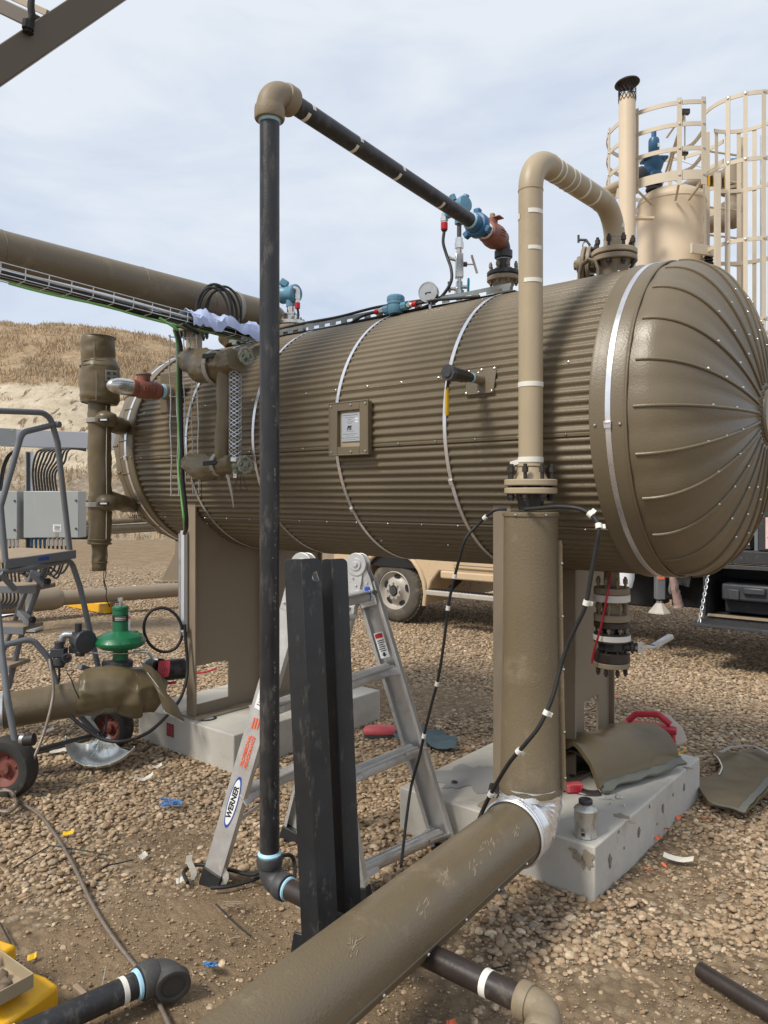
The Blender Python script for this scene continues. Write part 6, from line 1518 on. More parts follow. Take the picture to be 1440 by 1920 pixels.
    MB().box(W(1.75, ns-.03, 1.005), (3.4, .03, .04), (TT, NN, ZZ)).build('deck_edge', MT['iron'], o, bevel=.004)
    t0, t1, z0, z1, n1 = 2.33, .75, .50, .98, 8.55
    bx = MB()
    for c, s in (((t0+t1)/2, (t0-t1, .03)),): pass
    bx.box(W((t0+t1)/2, (ns+n1)/2, z0-.012), (t0-t1, n1-ns, .024), (TT,NN,ZZ)).box(W((t0+t1)/2, n1, (z0+z1)/2), (t0-t1, .02, z1-z0), (TT,NN,ZZ)).box(W(t0+.012, (ns+n1)/2, (z0+z1)/2), (.024, n1-ns, z1-z0+.04), (TT,NN,ZZ)).box(W(t1, (ns+n1)/2, (z0+z1)/2), (.024, n1-ns, z1-z0), (TT,NN,ZZ))
    tbx = bx.build('tool_box', LD, o, 30, bevel=.003)
    MB().box(W((t0+t1)/2, ns-.19, z0-.04), (t0-t1+.05, .40, .03), (TT, NN, (ZZ+NN*.10).normalized())).build('drop_door', LD, tbx, bevel=.005)
    MB().box(W(1.62, ns-.385, z0-.048), (.20, .03, .05), (TT,NN,ZZ)).build('door_latch', MT['iron'], tbx, bevel=.006)
    MB().box(W((t0+t1)/2, ns+.0, z0+.012), (t0-t1-.05, .05, .02), (TT,NN,ZZ)).build('wood_sill', MT['wood'], tbx)
    MB().box(W(1.55, 8.30, z0+.09), (1.3, .34, .13), (TT,NN,ZZ)).build('dusty_lower_case', LD, tbx, bevel=.02)
    cs = MB().box(W(1.60, 8.20, z0+.245), (1.2, .40, .17), (TT,NN,ZZ)).build('tool_case', MT['plastic'], tbx, bevel=.025)
    for t in (2.08, 1.70, 1.36): MB().box(W(t, 7.99, z0+.225), (.10, .03, .10), (TT,NN,ZZ)).build('case_latch', MT['iron'], cs, bevel=.008)
    for t in (1.89, 1.53): MB().box(W(t, 7.985, z0+.27), (.20, .05, .07), (TT,NN,ZZ)).build('case_ridge', MT['plastic'], cs, bevel=.015)
    ch0, ch1 = W(t0-.03, ns-.01, z1-.06), W(t0-.03, ns-.30, z0-.02)
    for k in range(15):
        q = ch0+(ch1-ch0)*(k/14); d = (ch1-ch0).normalized(); u = d.orthogonal().normalized(); v_ = d.cross(u); s = (u if k % 2 else v_)
        MB().tube([q+d*.026*math.cos(a)+s*.014*math.sin(a) for a in np.linspace(0, 2*PI, 13)[:-1]], .0045, 6, True).build('chain_link', MT['wire'], tbx)
    cb = MB().box(W(1.10, 8.3, 1.62), (1.5, .74, .90), (TT,NN,ZZ)).build('cabinet', LD, o, bevel=.012)
    MB().box(W(1.87, ns+.06, 1.40), (.035, .03, .46), (TT,NN,ZZ)).build('cabinet_edge', MT['grey_tube'], cb)
    sc0 = W(1.735, ns-.004, 1.345); st_ = MB().box(sc0, (.085, .004, .30), (TT,NN,ZZ)).build('sticker', mat('pale_red_sticker', (.72,.50,.47), .5), cb)
    text('weather guard', .050, sc0-NN*.003, ZZ*-1, -TT*1.0 if (ZZ*-1).cross(-TT).dot(-NN) > 0 else TT, MT['red_ink'], 'sticker_letters', st_, .0004)
    MB().prism([(2.40,1.17),(2.35,1.30),(2.18,1.42),(1.96,1.34),(1.93,1.17)], W(0, ns+.10, 0), TT, ZZ, .3 if TT.cross(ZZ).dot(NN) > 0 else -.3).build('sloped_box', LD, o, bevel=.01)
    MB().box(W(2.02, ns+.095, 1.255), (.15, .004, .07), (TT,NN,ZZ)).build('worn_label', MT['tape'], o, 0)
    MB().cyl(W(1.97, ns+.12, 1.38), W(1.97, ns+.12, 1.43), .05, seg=14).build('blue_lid', MT['blue'], o)
    MB().box(W(2.0, 8.75, 1.62), (.26, .2, .40), (TT,NN,ZZ)).build('yellow_bin', MT['yellow'], o, bevel=.02)
    for t, z, a in ((2.75,.80,.42),(3.15,.74,.5),(2.55,.70,.35)): MB().box(W(t, 8.45, z), (.42, .5, a), (TT,NN,ZZ)).build('under_deck_box', MT['under'], o, bevel=.02)
    MB().beam(W(3.4, 8.15, 1.0), W(2.5, 8.05, .82), .10, .12).build('side_brace', LD, o)
    # outrigger jack
    q = P(1237, 1080, 7.85); zz = lambda py: H-(py-CY)/F*7.85; q.z = 0
    j = MB().box(V((q.x,q.y,(zz(1124)+1.02)/2)), (.095,.095,1.02-zz(1124))).build('outrigger_leg', MT['grey_tube'], o, bevel=.012)
    MB().box(V((q.x-.004,q.y-.050,zz(1081))), (.07,.004,.05)).build('orange_label', MT['orange'], j, 0)
    MB().cyl(V((q.x,q.y,zz(1126))), V((q.x,q.y,zz(1135))), .035, seg=12).build('jack_rod', MT['zinc'], j)
    MB().lathe([(.035,zz(1130)),(.05,zz(1133)),(.115,zz(1147)),(.118,zz(1149)),(.0001,zz(1149))], q, ZZ, 8).build('jack_foot', MT['rim'], j, 20)
    MB().tube(spline([V((q.x+.09,q.y-.03,zz(1060))), V((q.x+.10,q.y-.04,zz(1085))), V((q.x+.085,q.y-.04,zz(1105))), V((q.x+.10,q.y-.04,zz(1112)))], 5), .014, 8).build('hydraulic_fitting', MT['zinc'], j)
    q = P(1174, 1075, 8.0); MB().lathe([(.0001,-.16),(.06,-.15),(.085,-.05),(.09,.25),(.0001,.25)], q, ZZ, 18).build('white_tank', MT['snow'], o)
truck()
def hung_rag():
    q = lambda px, py: P(px, py, 7.7)
    m = MB(); cloth_tube(m, [q(1262,1060), q(1263,1085), q(1267,1110), q(1271,1128), q(1273,1139)], [(.035,.02),(.045,.03),(.055,.035),(.06,.04),(.075,.045)], 20, .018, 16, 5)
    tag(m.build('hanging_rag', MT['rag_pink'], None, 55), 'dirty brown pink rag hanging from the truck beside the outrigger leg', 'rag')
hung_rag()
# ================================================================== left background: electrical stand, ground pipe, yellow wedge
def elec():
    d = 9.4; q = lambda px, py, e=0: P(px, py, d+e)
    o = thing('cable_trough', 'long pale grey sheet metal trough crossing behind the handrail', 'cable trough', q(100, 845))
    a, b = q(-80, 817, -.4), q(225, 829, .9); dr = (b-a).normalized(); s_ = V((-dr.y,dr.x,0)).normalized()
    up = dr.cross(s_); up = up if up.z > 0 else -up
    MB().box((a+b)/2, ((b-a).length, .16, .215), (dr, s_, up)).build('trough_body', MT['grey_lt'], o, bevel=.004)
    MB().box(a+dr*.42-s_*.083, (.42, .006, .215), (dr, s_, up)).build('splice_plate', MT['grey_box'], o)
    for k in (.26, .58):
        for v_ in (-.085, .085): screw(o, a+dr*k-s_*.088+up*v_, -s_, .012, MT['zinc'])
    p = thing('strut_post', 'tall galvanised strut post carrying the grey electrical boxes', 'post', V((q(44,1000).x, d+.16, 0)))
    MB().box(V((q(44,1000).x, d+.16, 1.13)), (.075,.06,2.26)).build('post_body', MT['zinc'], p); MB().box(V((q(44,1000).x, d+.12, 1.5)), (.03,.03,1.5)).build('post_slot', MT['iron'], p)
    MB().box(V((q(44,1000).x, d+.16, .02)), (.25,.25,.03)).build('foot_plate', MT['zinc'], p)
    for z in (1.62, 1.18): MB().beam(V((q(-40,0).x, d+.12, z)), V((q(160,0).x, d+.12, z)), .04, .05).build('cross_rail', MT['iron'], p)
    def encl(x0, x1, y0, y1, lab, split):
        A, B = q(x0, y1), q(x1, y0); c = (A+B)/2; c.y = d-.06
        w_, h_ = B.x-A.x, B.z-A.z
        bo = thing('electrical_box', lab, 'electrical box', V((c.x, c.y, A.z)))
        MB().box(c, (w_, .24, h_)).build('enclosure', MT['grey_box'], bo, bevel=.006)
        dx = w_*split; MB().box(c+V((dx/2,-.127,0)), (w_-dx, .014, h_-.01)).build('door', MT['grey_box'], bo, bevel=.004)
        for sx in (.46,):
            for sz in (-.30, .30): screw(bo, c+V((w_*sx, -.135, h_*sz)), V((0,-1,0)), .014, MT['iron'])
        return bo, c, w_, h_
    bo, c, w_, h_ = encl(57, 158.5, 921, 1007, 'grey electrical box with white sticker and cables looping into its top', .20)
    MB().box(c+V((.08,-.136,-.165)), (.10,.003,.085)).build('white_sticker', MT['white'], bo, 0)
    for k in range(4): MB().box(c+V((.08+.006*(k%2),-.139,-.14-.016*k)), (.07,.002,.006)).build('sticker_print', MT['black_ink'], bo, 0)
    MB().box(c+V((.075,-.136,-.245)), (.035,.003,.05)).build('tan_tag', MT['wood'], bo, 0)
    for k in range(10):
        x = c.x-w_*.40+w_*.078*k; g = V((x, c.y-.05, c.z-h_/2))
        MB().cyl(g, g-ZZ*.035, .018, seg=8).cyl(g-ZZ*.035, g-ZZ*.10, .017, seg=10).build('cable_gland', MT['blue'] if k < 4 else MT['zinc'], bo)
        e = V((random.uniform(-.1,.05), -.02, 0)); x2 = .12*(k-5)
        tag(MB().tube(spline([g-ZZ*.09, g-ZZ*.22, g-ZZ*(.34+.02*(k%4))+V((-.04,0,0)), g-ZZ*(.44+.03*(k%3))+V((-.12,0,0)), g-ZZ*(.36)+V((-.26,.02,0))], 6), .013, 8).build('box_cable', MT['rubber']), 'black cable drooping from the underside of the stickered electrical box', 'cable', 'cables under the stickered box')
    for k in range(9):
        x = c.x-w_*.40+w_*.052*k; st = q(112-1.2*k, 843)
        pts = [V((x, c.y+.02, c.z+h_/2-.01)), V((x-.02, c.y+.02, c.z+h_/2+.22)), V((x+.01+.01*k, c.y+.02, c.z+h_/2+.42-.008*k)), V((x+.09+.004*k, c.y+.03, c.z+h_/2+.515-.004*k)), V((c.x+.10+.04*(k%3), c.y+.06, c.z+h_/2+.53)), V((c.x+.34, c.y+.10, c.z+h_/2+.525-.008*(k%3)))]
        tag(MB().tube(spline(pts, 7), .0135, 8).build('box_cable', MT['rubber']), 'black cable looping from the trough down into the top of the stickered box', 'cable', 'cables looping into the stickered box')
    bo, c, w_, h_ = encl(-60, 46, 921, 1010, 'plain grey electrical box cut off by the left edge', .05)
    for k in range(6):
        g = V((q(6+7*k,0).x, c.y-.05, c.z-h_/2)); MB().cyl(g, g-ZZ*.09, .016, seg=8).build('cable_gland', MT['zinc'], bo)
        tag(MB().tube(spline([g-ZZ*.08, g-ZZ*.25, g-ZZ*.5+V((.02,0,0)), g-ZZ*(.75)+V((.05,0,0)), g-ZZ*.85+V((-.1,0,0))], 6), .012, 8).build('box_cable', MT['rubber']), 'black cable hanging below the plain electrical box at the left edge', 'cable', 'cables under the plain box')
    for k in range(2):
        tag(MB().tube(spline([q(28,845), q(14+4*k,855), q(4+4*k,880), q(-2+4*k,921)], 6), .013, 8).build('box_cable', MT['rubber']), 'black cable dropping from the trough into the plain box at the left edge', 'cable', 'cables into the plain box')
elec()
def ground_lines():
    a, b = P(110, 1122, 10.6), P(345, 1089, 11.6); a.z = b.z = .27
    o = thing('ground_pipe', 'tan pipe on the gravel with a wider bell end behind the step ladder', 'pipe', (a+b)/2-ZZ*.27)
    d = (b-a).normalized()
    MB().cyl(a, b+d*1.6, .105, seg=30).build('pipe_body', MT['tan_dark'], o); MB().tube([a+d*.05, a+d*.0, a-d*.05, a-d*.35, a-d*2.2], [.11,.14,.155,.165,.165], 32).build('bell_end', MT['tan_dark'], o)
    for s in (.8, 2.4): MB().box(a+d*s-ZZ*.2, (.12,.3,.16), (d, d.cross(ZZ), ZZ)).build('timber_block', MT['wood'], o)
    for k, (py, r_) in enumerate(((979, .055), (992, .06), (999, .04))):
        a = P(150, py+2, 13.5); b = P(290, py-6, 14.4); 
        tag(MB().cyl(a-(b-a)*.6, b+(b-a)*1.2, r_, seg=16).build('far_pipe', MT['jacket_pipe']), ['uppermost thin brown pipe passing behind the wrapped column','middle brown pipe passing behind the wrapped column','lowest dark brown pipe passing behind the wrapped column'][k], 'pipe', )
    # tarp / light strip on the ground
    g = []
    for i in range(26):
        u = i/25.0; row = []
        for j in range(5):
            p = G(-20+275*u, 1157-48*u-4+(j-2)*(4.5-1.5*u)+2.5*nz((u*6,j,0),2,1)); p.z = .02+.012*nz((u*9, j*.7, 0), 1.5, 2); row.append(p)
        g.append(row)
    tag(MB().sheet(g, .006).build('tarp', MT['snow'], None, 60), 'narrow white tarp strip spread on the gravel under the ground pipe', 'tarp')
    c = G(178, 1141, 0); dv = (G(214,1146)-G(140,1132)).normalized()
    y = thing('parking_wedge', 'yellow wedge-shaped curb block on the gravel behind the green valve', 'curb block', c)
    w_ = (G(214,1146)-G(140,1132)).length; nn = V((-dv.y,dv.x,0))
    MB().prism([(-w_/2,0),(w_/2,0),(w_/2-.05,.13),(-w_/2+.12,.16)], c, dv, ZZ, .18).build('wedge_body', MT['yellow'], y, bevel=.01)
    MB().beam(c-dv*(w_/2-.1)+ZZ*.18-nn*.02, c+dv*(w_/2-.1)+ZZ*.16-nn*.02, .06, .03).build('metal_rail', MT['zinc'], y)
    tag(MB().beam(G(298,1101), G(345,1106)+V((.5,0,0)), .09, .06).build('steel_bar', MT['zinc'], None, 30, .004), 'short galvanised bar lying near the farther vessel leg', 'metal bar')
    s = thing('pipe_support', 'tan triangular gusset plate behind the left leg of the vessel', 'pipe support', G(330, 1090))
    b = G(330, 1090); MB().prism([(-.30,0),(.25,0),(.25,1.15),(.02,1.15),(-.02,.55)], b, V((1,0,0)), ZZ, .02).build('gusset_plate', MT['tan_dark'], s)
    MB().box(b+V((-.02,0,.01)), (.75,.3,.02)).build('base_plate', MT['tan_dark'], s)
ground_lines()
# ================================================================== grey rolling step ladder
def steps():
    o = thing('step_ladder', 'grey tubular rolling step ladder with handrail and two red-hubbed wheels', 'step ladder', G(100, 1440))
    T = MT['grey_tube']; q = lambda px, py, d=4.75: P(px, py, d); r = .0185
    MB().tube(fillet([q(-60,768,4.3), q(92,774,4.75), q(108,830,4.8), q(131,1034,4.95)], .09, 7), r, 14).build('handrail', T, o)
    MB().tube(fillet([q(106,795,4.8), q(41,811,4.55), q(1,950,4.5), q(10,1052,4.5)], .06, 7), r, 14).build('handrail_brace', T, o)
    MB().disc(q(110,796,4.78), V((1,-.3,0)), .022, .02, 10).build('rail_bolt', T, o)
    a, b = q(8,1052,4.5), q(136,1034,4.95); d = (b-a).normalized(); s_ = V((d.y,-d.x,0)); 
    MB().box((a+b)/2-s_*.26-ZZ*.0, ((b-a).length, .55, .022), (d, s_, ZZ)).build('platform', MT['wood'], o, bevel=.003)
    MB().box((a+b)/2-ZZ*.018+s_*.016, ((b-a).length+.02, .014, .055), (d, s_, ZZ)).build('platform_edge', T, o, bevel=.003)
    MB().box(a+d*.26-ZZ*.016+s_*.0245, (.075,.002,.020), (d, s_, ZZ)).build('blue_badge', MT['blue_ink'], o, 0)
    MB().tube(fillet([q(-60,1082,4.4), q(62,1063,4.65), q(133,1050,5.05), q(150,1100,5.1), q(186,1258,5.15), q(199,1345,5.15)], .07, 7), r, 14).build('rear_leg', T, o)
    MB().tube(fillet([q(88,1056,5.1), q(40,1192,5.2), q(16,1290,5.2)], .2, 4), r, 12).build('stringer', T, o)
    MB().tube(fillet([q(68,1056,5.4), q(22,1180,5.5), q(-25,1300,5.5)], .2, 4), r, 12).build('stringer', T, o)
    for (x, y, w_) in ((70,1104,.024), (46,1180,.024), (20,1252,.024)):
        e = q(x, y, 5.05); MB().box(e+V((-.30,.16,0)), (.62,.24,.028), (V((.985,-.17,0)), V((.17,.985,0)), ZZ)).build('tread', MT['wood'], o, bevel=.004)
        MB().box(e+V((-.31,.035,-.006)), (.64,.012,.05), (V((.985,-.17,0)), V((.17,.985,0)), ZZ)).build('tread_edge', T, o, bevel=.003)
    for (x0,y0,x1,y1) in ((62,1075,88,1098),(38,1148,60,1170)):
        MB().beam(q(x0,y0,5.15), q(x1,y1,5.05), .05, .04).build('tread_bracket', T, o, bevel=.004); MB().disc(q(x1+1,y1-8,5.0), V((1,-.3,0)), .022, .03, 12).build('bracket_bolt', MT['rubber'], o)
    MB().tube(fillet([q(6,1210,4.6), q(60,1197,4.7), q(92,1235,4.75), q(108,1290,4.75), q(140,1330,4.9), q(200,1400,5.05)], .08, 6), r, 14).build('lower_frame', T, o)
    MB().tube(fillet([q(-10,1080,4.5), q(2,1210,4.35), q(14,1310,4.3), q(30,1400,4.3)], .2, 4), r, 14).build('front_leg', T, o)
    MB().tube([q(0,1075,4.5), q(28,1105,4.6)], r, 12).build('cross_tube', T, o)
    MB().tube(fillet([q(14,1318,4.35), q(30,1395,4.3), q(62,1408,4.45), q(190,1374,5.0)], .05, 4), .014, 12).build('axle_bar', MT['iron'], o)
    def wheel(c, ax, R_):
        ax = V(ax).normalized()
        w_ = MB().lathe([(R_*.56,-.045),(R_*.72,-.060),(R_*.9,-.055),(R_*.985,-.034),(R_,0),(R_*.985,.034),(R_*.9,.055),(R_*.72,.060),(R_*.56,.045)], c, ax, 48).build('wheel', MT['tyre'], o)
        for k in range(40):
            a = 2*PI*k/40; u = ax.orthogonal().normalized(); v_ = ax.cross(u); dd = u*math.cos(a)+v_*math.sin(a)
            MB().box(c+dd*R_*.99, (.010,.012,.07), (dd, ax.cross(dd), ax)).build('tread_rib', MT['tyre'], w_, 0) if k < 0 else None
        MB().lathe([(R_*.6,.040),(R_*.575,.046),(R_*.52,.030),(R_*.36,.012),(R_*.22,.018),(R_*.18,.04),(.0001,.045)], c, ax, 36).build('hub', MT['redhub'], w_)
        for k in range(5):
            a = 2*PI*k/5; u = ax.orthogonal().normalized(); v_ = ax.cross(u); screw(w_, c+(u*math.cos(a)+v_*math.sin(a))*R_*.36+ax*.014, ax, .010, MT['redhub'])
    wheel(P(14, 1438, 4.32)+V((0,0,0)), V((-.15,-.98,0)), .175); wheel(P(209, 1362, 5.08), V((-.25,-.96,.0)), .150)
    for (p0, p1) in (((186,1262),(150,1250)),((150,1325),(196,1395))): MB().beam(q(*p0,5.12), q(*p1,4.95), .03, .03).build('strut', T, o)
    h = [q(200,1340,4.93), q(198,1368,4.90), q(188,1380,4.86), q(176,1382,4.85)]
    MB().tube(spline(h, 5), .008, 8).build('hitch_hook', MT['iron'], o)
    MB().cyl(q(45,1388,4.2), q(64,1386,4.2), .030, .034, 16).build('hose_end', MT['rubber'], o); MB().cyl(q(38,1385,4.2), q(45,1386,4.2), .026, seg=16).build('hose_collar', MT['zinc'], o)
steps()
# ================================================================== green control valve on the wrapped pipe
def control_valve():
    d = 4.85; q = lambda px, py, e=0: P(px, py, d+e); s = d/F
    a = P(300, 1304, 4.93); b = P(-160, 1352, 4.35)
    pv = thing('wrapped_pipe', 'brown pipe with crumpled olive blanket running in from the left edge', 'insulated pipe', (a+b)/2-ZZ*.4)
    dr = (b-a).normalized()
    m0 = P(150, 1300, 4.72); MB().tube([P(185,1304,4.76), P(0,1334,4.50), b], [.108,.104,.104], 48).build('pipe_jacket', MT['jacket_pipe'], pv)
    MB().lathe([(.103,-.012),(.110,-.008),(.110,.010),(.103,.014)], P(2,1334,4.50), dr, 40).build('bright_cuff', MT['silver'], pv)
    m = MB(); cloth_tube(m, [P(145,1300,4.70), P(160,1300,4.72), P(195,1294,4.78), P(225,1290,4.82), P(248,1298,4.85), P(270,1296,4.88), P(300,1306,4.92)], [(.112,.115),(.134,.137),(.142,.147),(.152,.152),(.146,.148),(.162,.158),(.136,.136),(.105,.11)], 64, .016, 5, 31, 8); m.build('valve_blanket', MT['blanket'], pv, 60)
    MB().sheet([[P(262,1240,4.72), P(282,1250,4.75), P(300,1268,4.78)], [P(282,1275,4.74), P(300,1290,4.74), P(312,1302,4.76)], [P(296,1298,4.70), P(318,1320,4.72), P(330,1322,4.76)], [P(308,1332,4.72), P(330,1345,4.72), P(344,1352,4.76)]], .010).build('blanket_flap', MT['blanket'], pv, 60)
    MB().tube([P(263,1243,4.73), P(298,1290,4.725), P(308,1334,4.71), P(343,1354,4.75)], .0022, 5).build('stitching', MT['tape'], pv)
    for x in (146, 152): cable('lacing', None, [P(126,1262,4.58), P(134,1275,4.56), P(140,1292,4.555), P(147,1306,4.56), P(149,1310,4.56)], .004, 'rubber', parent=pv) if x == 146 else None
    cable('lacing', None, [P(118,1256,4.60), P(130,1258,4.57), P(138,1256,4.57), P(132,1266,4.565)], .003, 'rubber', parent=pv)
    # valve proper
    c = q(226, 1200); c.z = 0; z = lambda py: H-(py-CY)/F*d
    o = thing('control_valve', 'green diaphragm control valve with dark positioner standing on the wrapped pipe', 'valve', V((c.x,c.y,z(1255))))
    GR = MT['green']
    MB().lathe([(.062,z(1262)),(.062,z(1256)),(.075,z(1255)),(.078,z(1240)),(.06,z(1237)),(.05,z(1236))], c, ZZ, 10).build('union_collar', MT['iron'], o, 20)
    MB().box(V((c.x-.075,c.y-.03,z(1244))), (.06,.04,.05)).build('collar_lug', MT['iron'], o, bevel=.006)
    MB().lathe([(.048,z(1242)),(.048,z(1216)),(.10,z(1214))], c, ZZ, 28).build('yoke', GR, o)
    MB().lathe([(.08,z(1217)),(.12,z(1214)),(.150,z(1208)),(.156,z(1205)),(.156,z(1201)),(.150,z(1199)),(.140,z(1192)),(.10,z(1186)),(.055,z(1183)),(.05,z(1182))], c, ZZ, 56).build('diaphragm_case', GR, o)
    bolts(o, V((c.x,c.y,z(1203))), ZZ, .148, 14, .035, .0075, GR)
    MB().lathe([(.052,z(1187)),(.049,z(1183)),(.049,z(1143)),(.052,z(1142)),(.052,z(1138)),(.045,z(1136)),(.0001,z(1136))], c, ZZ, 36).build('spring_barrel', GR, o)
    lb = MB().lathe([(.0495,z(1164)),(.0502,z(1164)),(.0502,z(1152)),(.0495,z(1152))], c, ZZ, 30).build('black_label', MT['label_black'], o)
    cam = V((-c.x,-c.y,0)).normalized(); sd = V((-cam.y,cam.x,0)); sd = sd if sd.x > 0 else -sd
    for k in range(3):
        for j in range(7): MB().box(V((c.x,c.y,z(1155+3*k)))+(cam*math.cos(-.62+.2*j)+sd*math.sin(-.62+.2*j))*.0506, (.010,.0015,(.0016,.0045,.002)[k]), ((sd*math.cos(-.62+.2*j)-cam*math.sin(-.62+.2*j)), cam, ZZ)).build('label_print', MT['tape'], lb, 0)
    MB().box(V((c.x,c.y,z(1166)))+sd*.050+cam*.006, (.02,.02,.125), (sd, cam, ZZ)).build('side_label', MT['white'], o, bevel=.003); MB().box(V((c.x,c.y,z(1158)))+sd*.050+cam*.017, (.018,.002,.016), (sd, cam, ZZ)).build('label_bar', MT['orange'], o, 0)
    MB().cyl(V((c.x,c.y,z(1138))), V((c.x,c.y,z(1122))), .010, seg=10).box(V((c.x,c.y,z(1124))), (.026,.026,.02)).build('adjusting_screw', MT['zinc'], o)
    MB().disc(V((c.x,c.y,z(1187)))+sd*.075, ZZ, .032, .02, 20).build('vent_plug', GR, o)
    MB().cyl(q(160,1225,-.05), q(262,1225,-.05), .0055, seg=8).build('air_tube', MT['steel'], o)
    MB().tube(fillet([q(250,1222,-.02), q(277,1222,-.02), q(288,1236,.0), q(296,1237,.0)], .02, 4), .0095, 8).build('valve_lever', MT['zinc'], o)
    # positioner + regulator
    PL = MT['plastic']; p = q(150, 1200, -.06); ax = V((.72,-.69,.0)).normalized()
    MB().lathe([(.0001,-.075),(.05,-.07),(.058,-.05),(.058,.03),(.070,.035),(.074,.045),(.074,.062),(.068,.07),(.0001,.074)], p+ax*.02, ax, 12).build('positioner', PL, o, 25)
    MB().box(p+V((-.02,.02,-.055)), (.09,.08,.05)).cyl(p+V((0,0,-.07)), p+V((0,0,-.10)), .03, seg=12).build('positioner_base', PL, o, bevel=.006)
    MB().cyl(p+V((-.01,0,.05)), p+V((-.01,0,.105)), .022, seg=14).build('positioner_cap', PL, o)
    MB().tube(fillet([p+V((-.05,.02,.03)), p+V((-.115,.02,.03)), p+V((-.125,.02,-.03))], .03, 5), .024, 14).build('conduit_elbow', MT['zinc'], o)
    g = q(111, 1232, -.10)
    MB().cyl(g+ZZ*.055, g+ZZ*.10, .028, seg=16).box(g+ZZ*.03, (.085,.07,.055)).cyl(g-ZZ*.0, g-ZZ*.05, .036, .040, 18).cyl(g-ZZ*.05, g-ZZ*.065, .032, seg=18).build('air_regulator', PL, o, bevel=.004)
    MB().cyl(g-ZZ*.06, g-ZZ*.155, .007, seg=8).build('drain_tube', MT['rubber'], o)
    ga = g+V((.058,-.025,.0)); gx_ = V((.35,-.93,.05)).normalized()
    dg = MB().lathe([(.0001,-.02),(.028,-.02),(.031,.0),(.031,.008),(.027,.010),(.0001,.006)], ga, gx_, 26).build('small_gauge', PL, o)
    MB().disc(ga+gx_*.008, gx_, .025, .002, 24).build('gauge_face', MT['under'], dg); MB().beam(ga+gx_*.010, ga+gx_*.010+V((.012,0,.014)), .002, .001).build('gauge_needle', MT['orange'], dg, 0)
    MB().cyl(g+V((-.04,0,.03)), g+V((-.065,-.0,.03)), .012, seg=8).cyl(g+V((-.062,0,.045)), g+V((-.062,0,.0)), .011, seg=8).build('hose_fitting', MT['steel'], o)
    hs = [g+V((-.062,0,.0)), P(95,1250,4.70), P(100,1285,4.55), P(97,1320,4.45), P(82,1375,4.38), P(62,1425,4.30), P(40,1470,4.30), G(22,1495,.03)]
    tag(MB().tube(spline(hs, 8), .0095, 10).build('braided_hose', MT['hose']), 'braided steel hose hanging from the regulator past the nearer red-hubbed wheel', 'hose')
    r2 = thing('tagged_coupling', 'black coupling with bright red tags and red strap resting on the farther pad', 'coupling', q(296, 1278, .25))
    cc = q(295, 1258, .22); MB().disc(cc, V((.8,-.5,.0)), .085, .05, 28).cyl(cc, cc+V((.16,.08,0)), .07, seg=24).build('coupling_body', MT['black'], r2)
    MB().disc(cc-V((.06,-.04,0)), V((.8,-.5,.0)), .08, .02, 28).build('pale_ring', MT['grey_lt'], r2)
    for k, x in enumerate((303, 313)): 
        t_ = MB().sheet([[q(x-5,1240,.10), q(x+6,1238,.10)], [q(x-7,1256,.09), q(x+6,1254,.09)], [q(x-9,1272,.07), q(x+3,1268,.07)]], .003).build('red_tag', MT['red'], r2)
        for j in range(3): MB().box(q(x-3.5+3*j,1254,.078), (.004,.002,.055), (V((1,0,0)), V((0,1,0)), V((-.2,0,.98)))).build('tag_print', MT['pink'], t_, 0)
    MB().tube(spline([q(294,1284,.12), q(310,1282,.12), q(330,1279,.12)], 4), .009, 8).build('red_strap', MT['red'], r2)
    MB().tube(spline([q(365,1262,.9), q(385,1260,.9), q(406,1253,.9)], 4), .008, 8).build('red_strap', MT['red'], r2)
control_valve()
def coil_hose():
    pts = []
    for i in range(52):
        a = i*.36; pts.append(G(6+math.cos(a)*(26+3*math.sin(i*.7)), 1502+math.sin(a)*(20+2*math.cos(i)), .02+.0012*i))
    pts = pts[::-1]
    run = [(30,1506),(52,1513),(78,1532),(104,1566),(128,1605),(150,1648),(170,1690),(192,1728),(215,1762),(240,1795),(262,1822),(284,1856),(302,1890),(322,1935),(340,1990)]
    pts2 = spline([G(x, y, .016+.012*abs(nz((i*.9,0,0),1,3))) for i, (x, y) in enumerate(run)], 8)
    tag(MB().tube(spline(pts, 3)+pts2, .0082, 10).build('braided_hose', MT['hose']), 'braided steel hose coiled at the left edge and trailing down across the mud', 'hose')
coil_hose()
tag(MB().tube(spline([G(70,1412,.02), G(120,1398,.03), G(160,1388,.04), G(192,1374,.06)], 5), .011, 8).build('iron_rod', MT['iron']), 'dark iron rod lying on gravel by the right wheel of the step ladder', 'rod')
def elbow_cover():
    c = G(188, 1436, .0); o = thing('elbow_cover', 'bright galvanised half elbow cover lying open on the gravel', 'pipe cover', c)
    g = []; r = .098; nrm = V((.05, -.62, .78)).normalized(); u_ = V((1, .12, 0)).normalized(); u_ = (u_-nrm*u_.dot(nrm)).normalized(); v_ = nrm.cross(u_); v_ = v_ if v_.z > 0 else -v_
    ctr = c+V((0, .06, .235))
    for i in range(25):
        a = math.radians(182+150*i/24); row = []; bump = 0
        out = u_*math.cos(a)+v_*math.sin(a); o_ = ctr+out*.135
        for j in range(19):
            b = PI*j/18; row.append(o_+out*(math.cos(b)*(r+bump))-nrm*(math.sin(b)*(r+bump)))
        g.append(row)
    lo = min(p.z for row in g for p in row); g = [[p-ZZ*(lo-.004) for p in row] for row in g]; ctr = ctr-ZZ*(lo-.004)
    MB().sheet(g, .002).build('cover_shell', MT['galv'], o, 60)
    for k in (0, 24): MB().tube(g[k], .005, 6).build('rolled_edge', MT['galv'], o)
    for k in (8, 11, 14, 17): MB().tube([p+(p-ctr).normalized()*.002 for p in g[k]], .0035, 6).build('gore_seam', MT['galv'], o)
elbow_cover()
